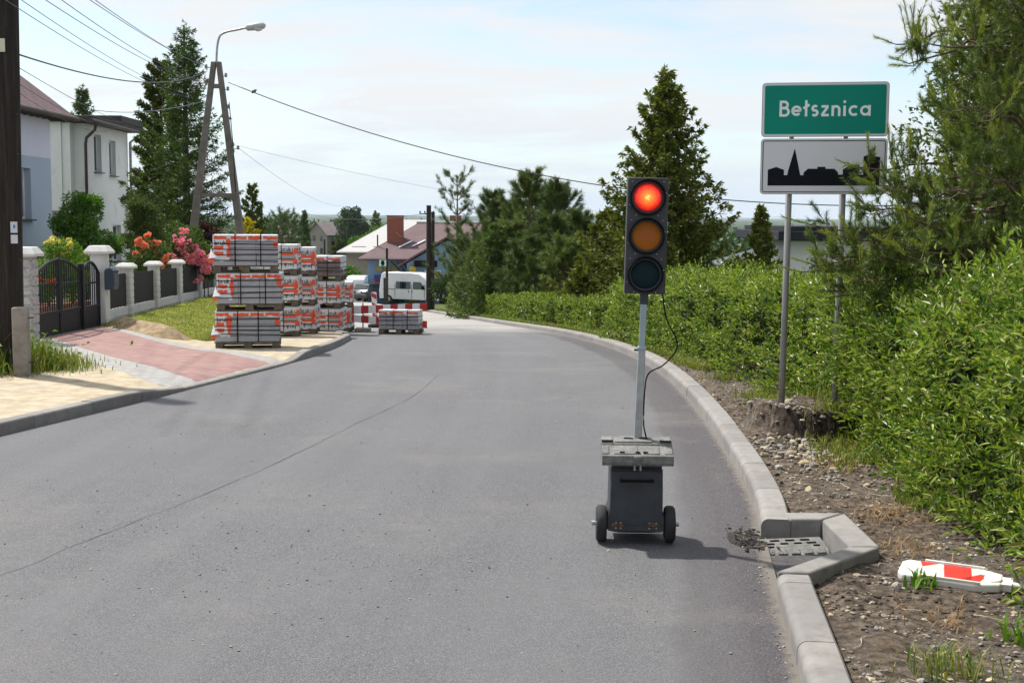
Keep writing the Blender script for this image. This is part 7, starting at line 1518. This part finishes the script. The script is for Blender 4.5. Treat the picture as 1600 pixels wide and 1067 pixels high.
def vehicle(name, label, cat, loc, rz, prof, width, paint, glass_side, rear_glass, wheels, r_, taper=0.12, zbelt=1.0, tail=None, extra=None):
    """side profile (x forward, z) lofted across the width, drawn in above the belt line"""
    t = thing(name, label, cat, loc, rz); g = Geo(); hw = width / 2; secs = []
    def inset(z): return taper * max(0, z - zbelt)
    for y, sc in ((-hw, 0), (-hw + 0.04, 1), (hw - 0.04, 1), (hw, 0)):
        loop = []
        for x, z in prof:
            zz = z - (0.03 if sc == 0 else 0) * (z > 1); xx = x; yy = math.copysign(abs(y) - inset(z), y); loop.append((xx + (0.03 if sc == 0 else 0) * (1 if x < 1 else -1), yy, zz))
        secs.append(loop)
    loft(g, secs); g.build('body', paint, t, bevel=0.03)
    def sidey(z, s_): return s_ * (hw - inset(z) + 0.004)
    for s_ in (-1, 1):
        for poly in glass_side:
            g = Geo(); V = [(x, sidey(z, s_), z) for x, z in poly]; V2 = [(x, sidey(z, s_) - s_ * 0.03, z) for x, z in poly]; n = len(poly); g.addl(V + V2, [tuple(range(n)), tuple(range(n, 2 * n))[::-1]] + [(i, n + i, n + (i + 1) % n, (i + 1) % n) for i in range(n)]); g.build('window', M_glass, t)
    if rear_glass:
        for nm, (xa, za, xb, zb), m_, ww in rear_glass: g = Geo(); V = [(xa, -hw * ww, za), (xa, hw * ww, za), (xb, hw * ww * 0.93, zb), (xb, -hw * ww * 0.93, zb)]; g.addl(V + [(x + (0.03 if x > 1 else 0.03), y, z) for x, y, z in V], [(0, 1, 2, 3), (7, 6, 5, 4), (0, 4, 5, 1), (1, 5, 6, 2), (2, 6, 7, 3), (3, 7, 4, 0)]); g.build(nm, m_, t)
    for x in wheels:
        for s_ in (-1, 1): wheel(t, x, s_ * (hw - 0.05), r_, s_)
    g = Geo(); xm = max(p[0] for p in prof); g.box((-0.02, 0, 0.48), (0.14, width * 0.96, 0.22)); g.build('bumper', M_dkmetal, t, bevel=0.03); g = Geo(); g.box((xm - 0.03, 0, 0.45), (0.14, width * 0.96, 0.24)); g.build('bumper', M_dkmetal, t, bevel=0.03)
    g = Geo(); g.box((-0.095, 0.0, 0.66 if tail is None else tail[2]), (0.012, 0.52, 0.115)); g.build('number_plate', M_white, t)
    for s_ in (-1, 1):
        z, h = (tail[0], tail[1]) if tail else (0.95, 0.35); g = Geo(); g.box((0.0, s_ * (hw - 0.1), z), (0.10, 0.13, h)); g.build('tail_light', mat('tail_red', (0.25, 0.01, 0.01), 0.2), t, bevel=0.01)
        g = Geo(); g.box((xm - 0.12, s_ * (hw - 0.2), 0.75), (0.2, 0.3, 0.18)); g.build('headlight', mat('headlight_glass', (0.5, 0.5, 0.5), 0.1), t, bevel=0.02)
        q = extra['mirror'] if extra else (3.0, 1.1); g = Geo(); g.box((q[0], s_ * (hw + 0.1), q[1]), (0.12, 0.2, extra.get('mh', 0.16) if extra else 0.16)); g.build('wing_mirror', M_black, t, bevel=0.02)
        if extra and 'trim' in extra:
            g = Geo()
            for (xa, xb, z) in extra['trim']: g.box(((xa + xb) / 2, s_ * (hw - inset(z) + 0.006), z), (xb - xa, 0.02, 0.035))
            for xa in extra.get('seams', []): g.box((xa, s_ * (hw + 0.003), 1.0), (0.025, 0.012, 1.1))
            g.build('side_trim', M_black, t)
            for x in extra['handles']: g = Geo(); g.box((x, s_ * (hw + 0.012), 1.0), (0.05, 0.03, 0.13)); g.build('door_handle', M_black, t)
    return t
M_vanw = mat('white_car_paint', (0.66, 0.665, 0.68), 0.3, 0.03, 2); M_carg = mat('dark_green_car_paint', (0.022, 0.032, 0.036), 0.25, 0.1, 2); M_silver = mat('grey_car_paint', (0.10, 0.105, 0.11), 0.35, 0.1, 2)
q = P(604, 473, 100.5)
vehicle('van', 'large white high roof van parked in front of the shop', 'van', (q.x, 100.5, float(zroad(100.5)) + 0.07), R(-28), [(-.02, .38), (-.05, 1.0), (.05, 1.9), (.12, 2.28), (.3, 2.42), (2.9, 2.44), (3.6, 2.36), (4.15, 2.0), (4.75, 1.25), (5.35, 1.05), (5.45, .6), (5.42, .36)], 1.95, M_vanw,
        [[(1.5, 1.18), (2.85, 1.18), (2.85, 1.74), (1.5, 1.74)], [(3.05, 1.18), (4.2, 1.18), (3.75, 1.74), (3.05, 1.74)]], [('window', (-.06, 1.3, .0, 1.85), M_glass, .8), ('windscreen', (4.73, 1.32, 4.22, 2.0), M_glass, .86)], (0.85, 4.55), 0.34, 0.06, 1.1, extra={'mirror': (4.0, 1.35), 'mh': 0.3, 'seams': [1.42, 2.95, 4.1], 'trim': [(0.3, 1.45, 1.14)], 'handles': [2.68, 2.98]})
q = P(556, 468, 104)
vehicle('van', 'small white delivery van seen from behind, left of the dark estate car', 'van', (q.x - .1, 104, float(zroad(104)) + 0.07), R(94), [(-.02, .3), (-.06, .9), (.05, 1.5), (.2, 1.80), (.6, 1.86), (2.3, 1.84), (2.9, 1.45), (3.3, 1.15), (4.0, .95), (4.1, .5), (4.05, .28)], 1.8, M_vanw, [[(2.0, 1.05), (3.1, 1.05), (2.75, 1.5), (2.0, 1.55)]], [('rear_door', (-.075, .75, -.02, 1.3), M_vanw, .5)], (0.7, 3.3), 0.3, 0.1, 1.0, extra={'mirror': (2.9, 1.1)})
q = P(556, 450, 110)
vehicle('van', 'second white van of which only the roof shows over the small delivery van', 'van', (q.x, 110, float(zroad(110)) + 0.07), R(86), [(-.02, .3), (-.06, .9), (.05, 1.6), (.2, 2.05), (.6, 2.12), (2.3, 2.1), (2.9, 1.75), (3.3, 1.2), (4.0, .95), (4.1, .5), (4.05, .28)], 1.8, M_vanw, [], [('window', (-.03, 1.35, .06, 1.75), M_glass, .8)], (0.7, 3.3), 0.3, 0.1, 1.0)
q = P(561, 470, 101)
vehicle('car', 'dark estate car with a grey tail parked between the small white van and the pole', 'car', (q.x, 101.2, float(zroad(101)) + 0.07), R(52), [(-.02, .3), (-.06, .85), (.1, .98), (.35, 1.40), (.6, 1.47), (2.2, 1.46), (2.9, 1.0), (3.9, .82), (4.35, .7), (4.4, .3)], 1.72, M_carg, [[(.65, .98), (1.5, .98), (1.5, 1.36), (.75, 1.36)], [(1.58, .98), (2.72, .98), (2.2, 1.36), (1.58, 1.36)]], [('window', (.07, 1.0, .28, 1.36), M_glass, .8), ('tailgate', (-.075, .62, .06, .93), M_silver, .82)], (0.75, 3.5), 0.3, 0.3, 0.95, tail=(0.8, 0.2, 0.78), extra={'mirror': (2.5, 1.02)})
haze_box()
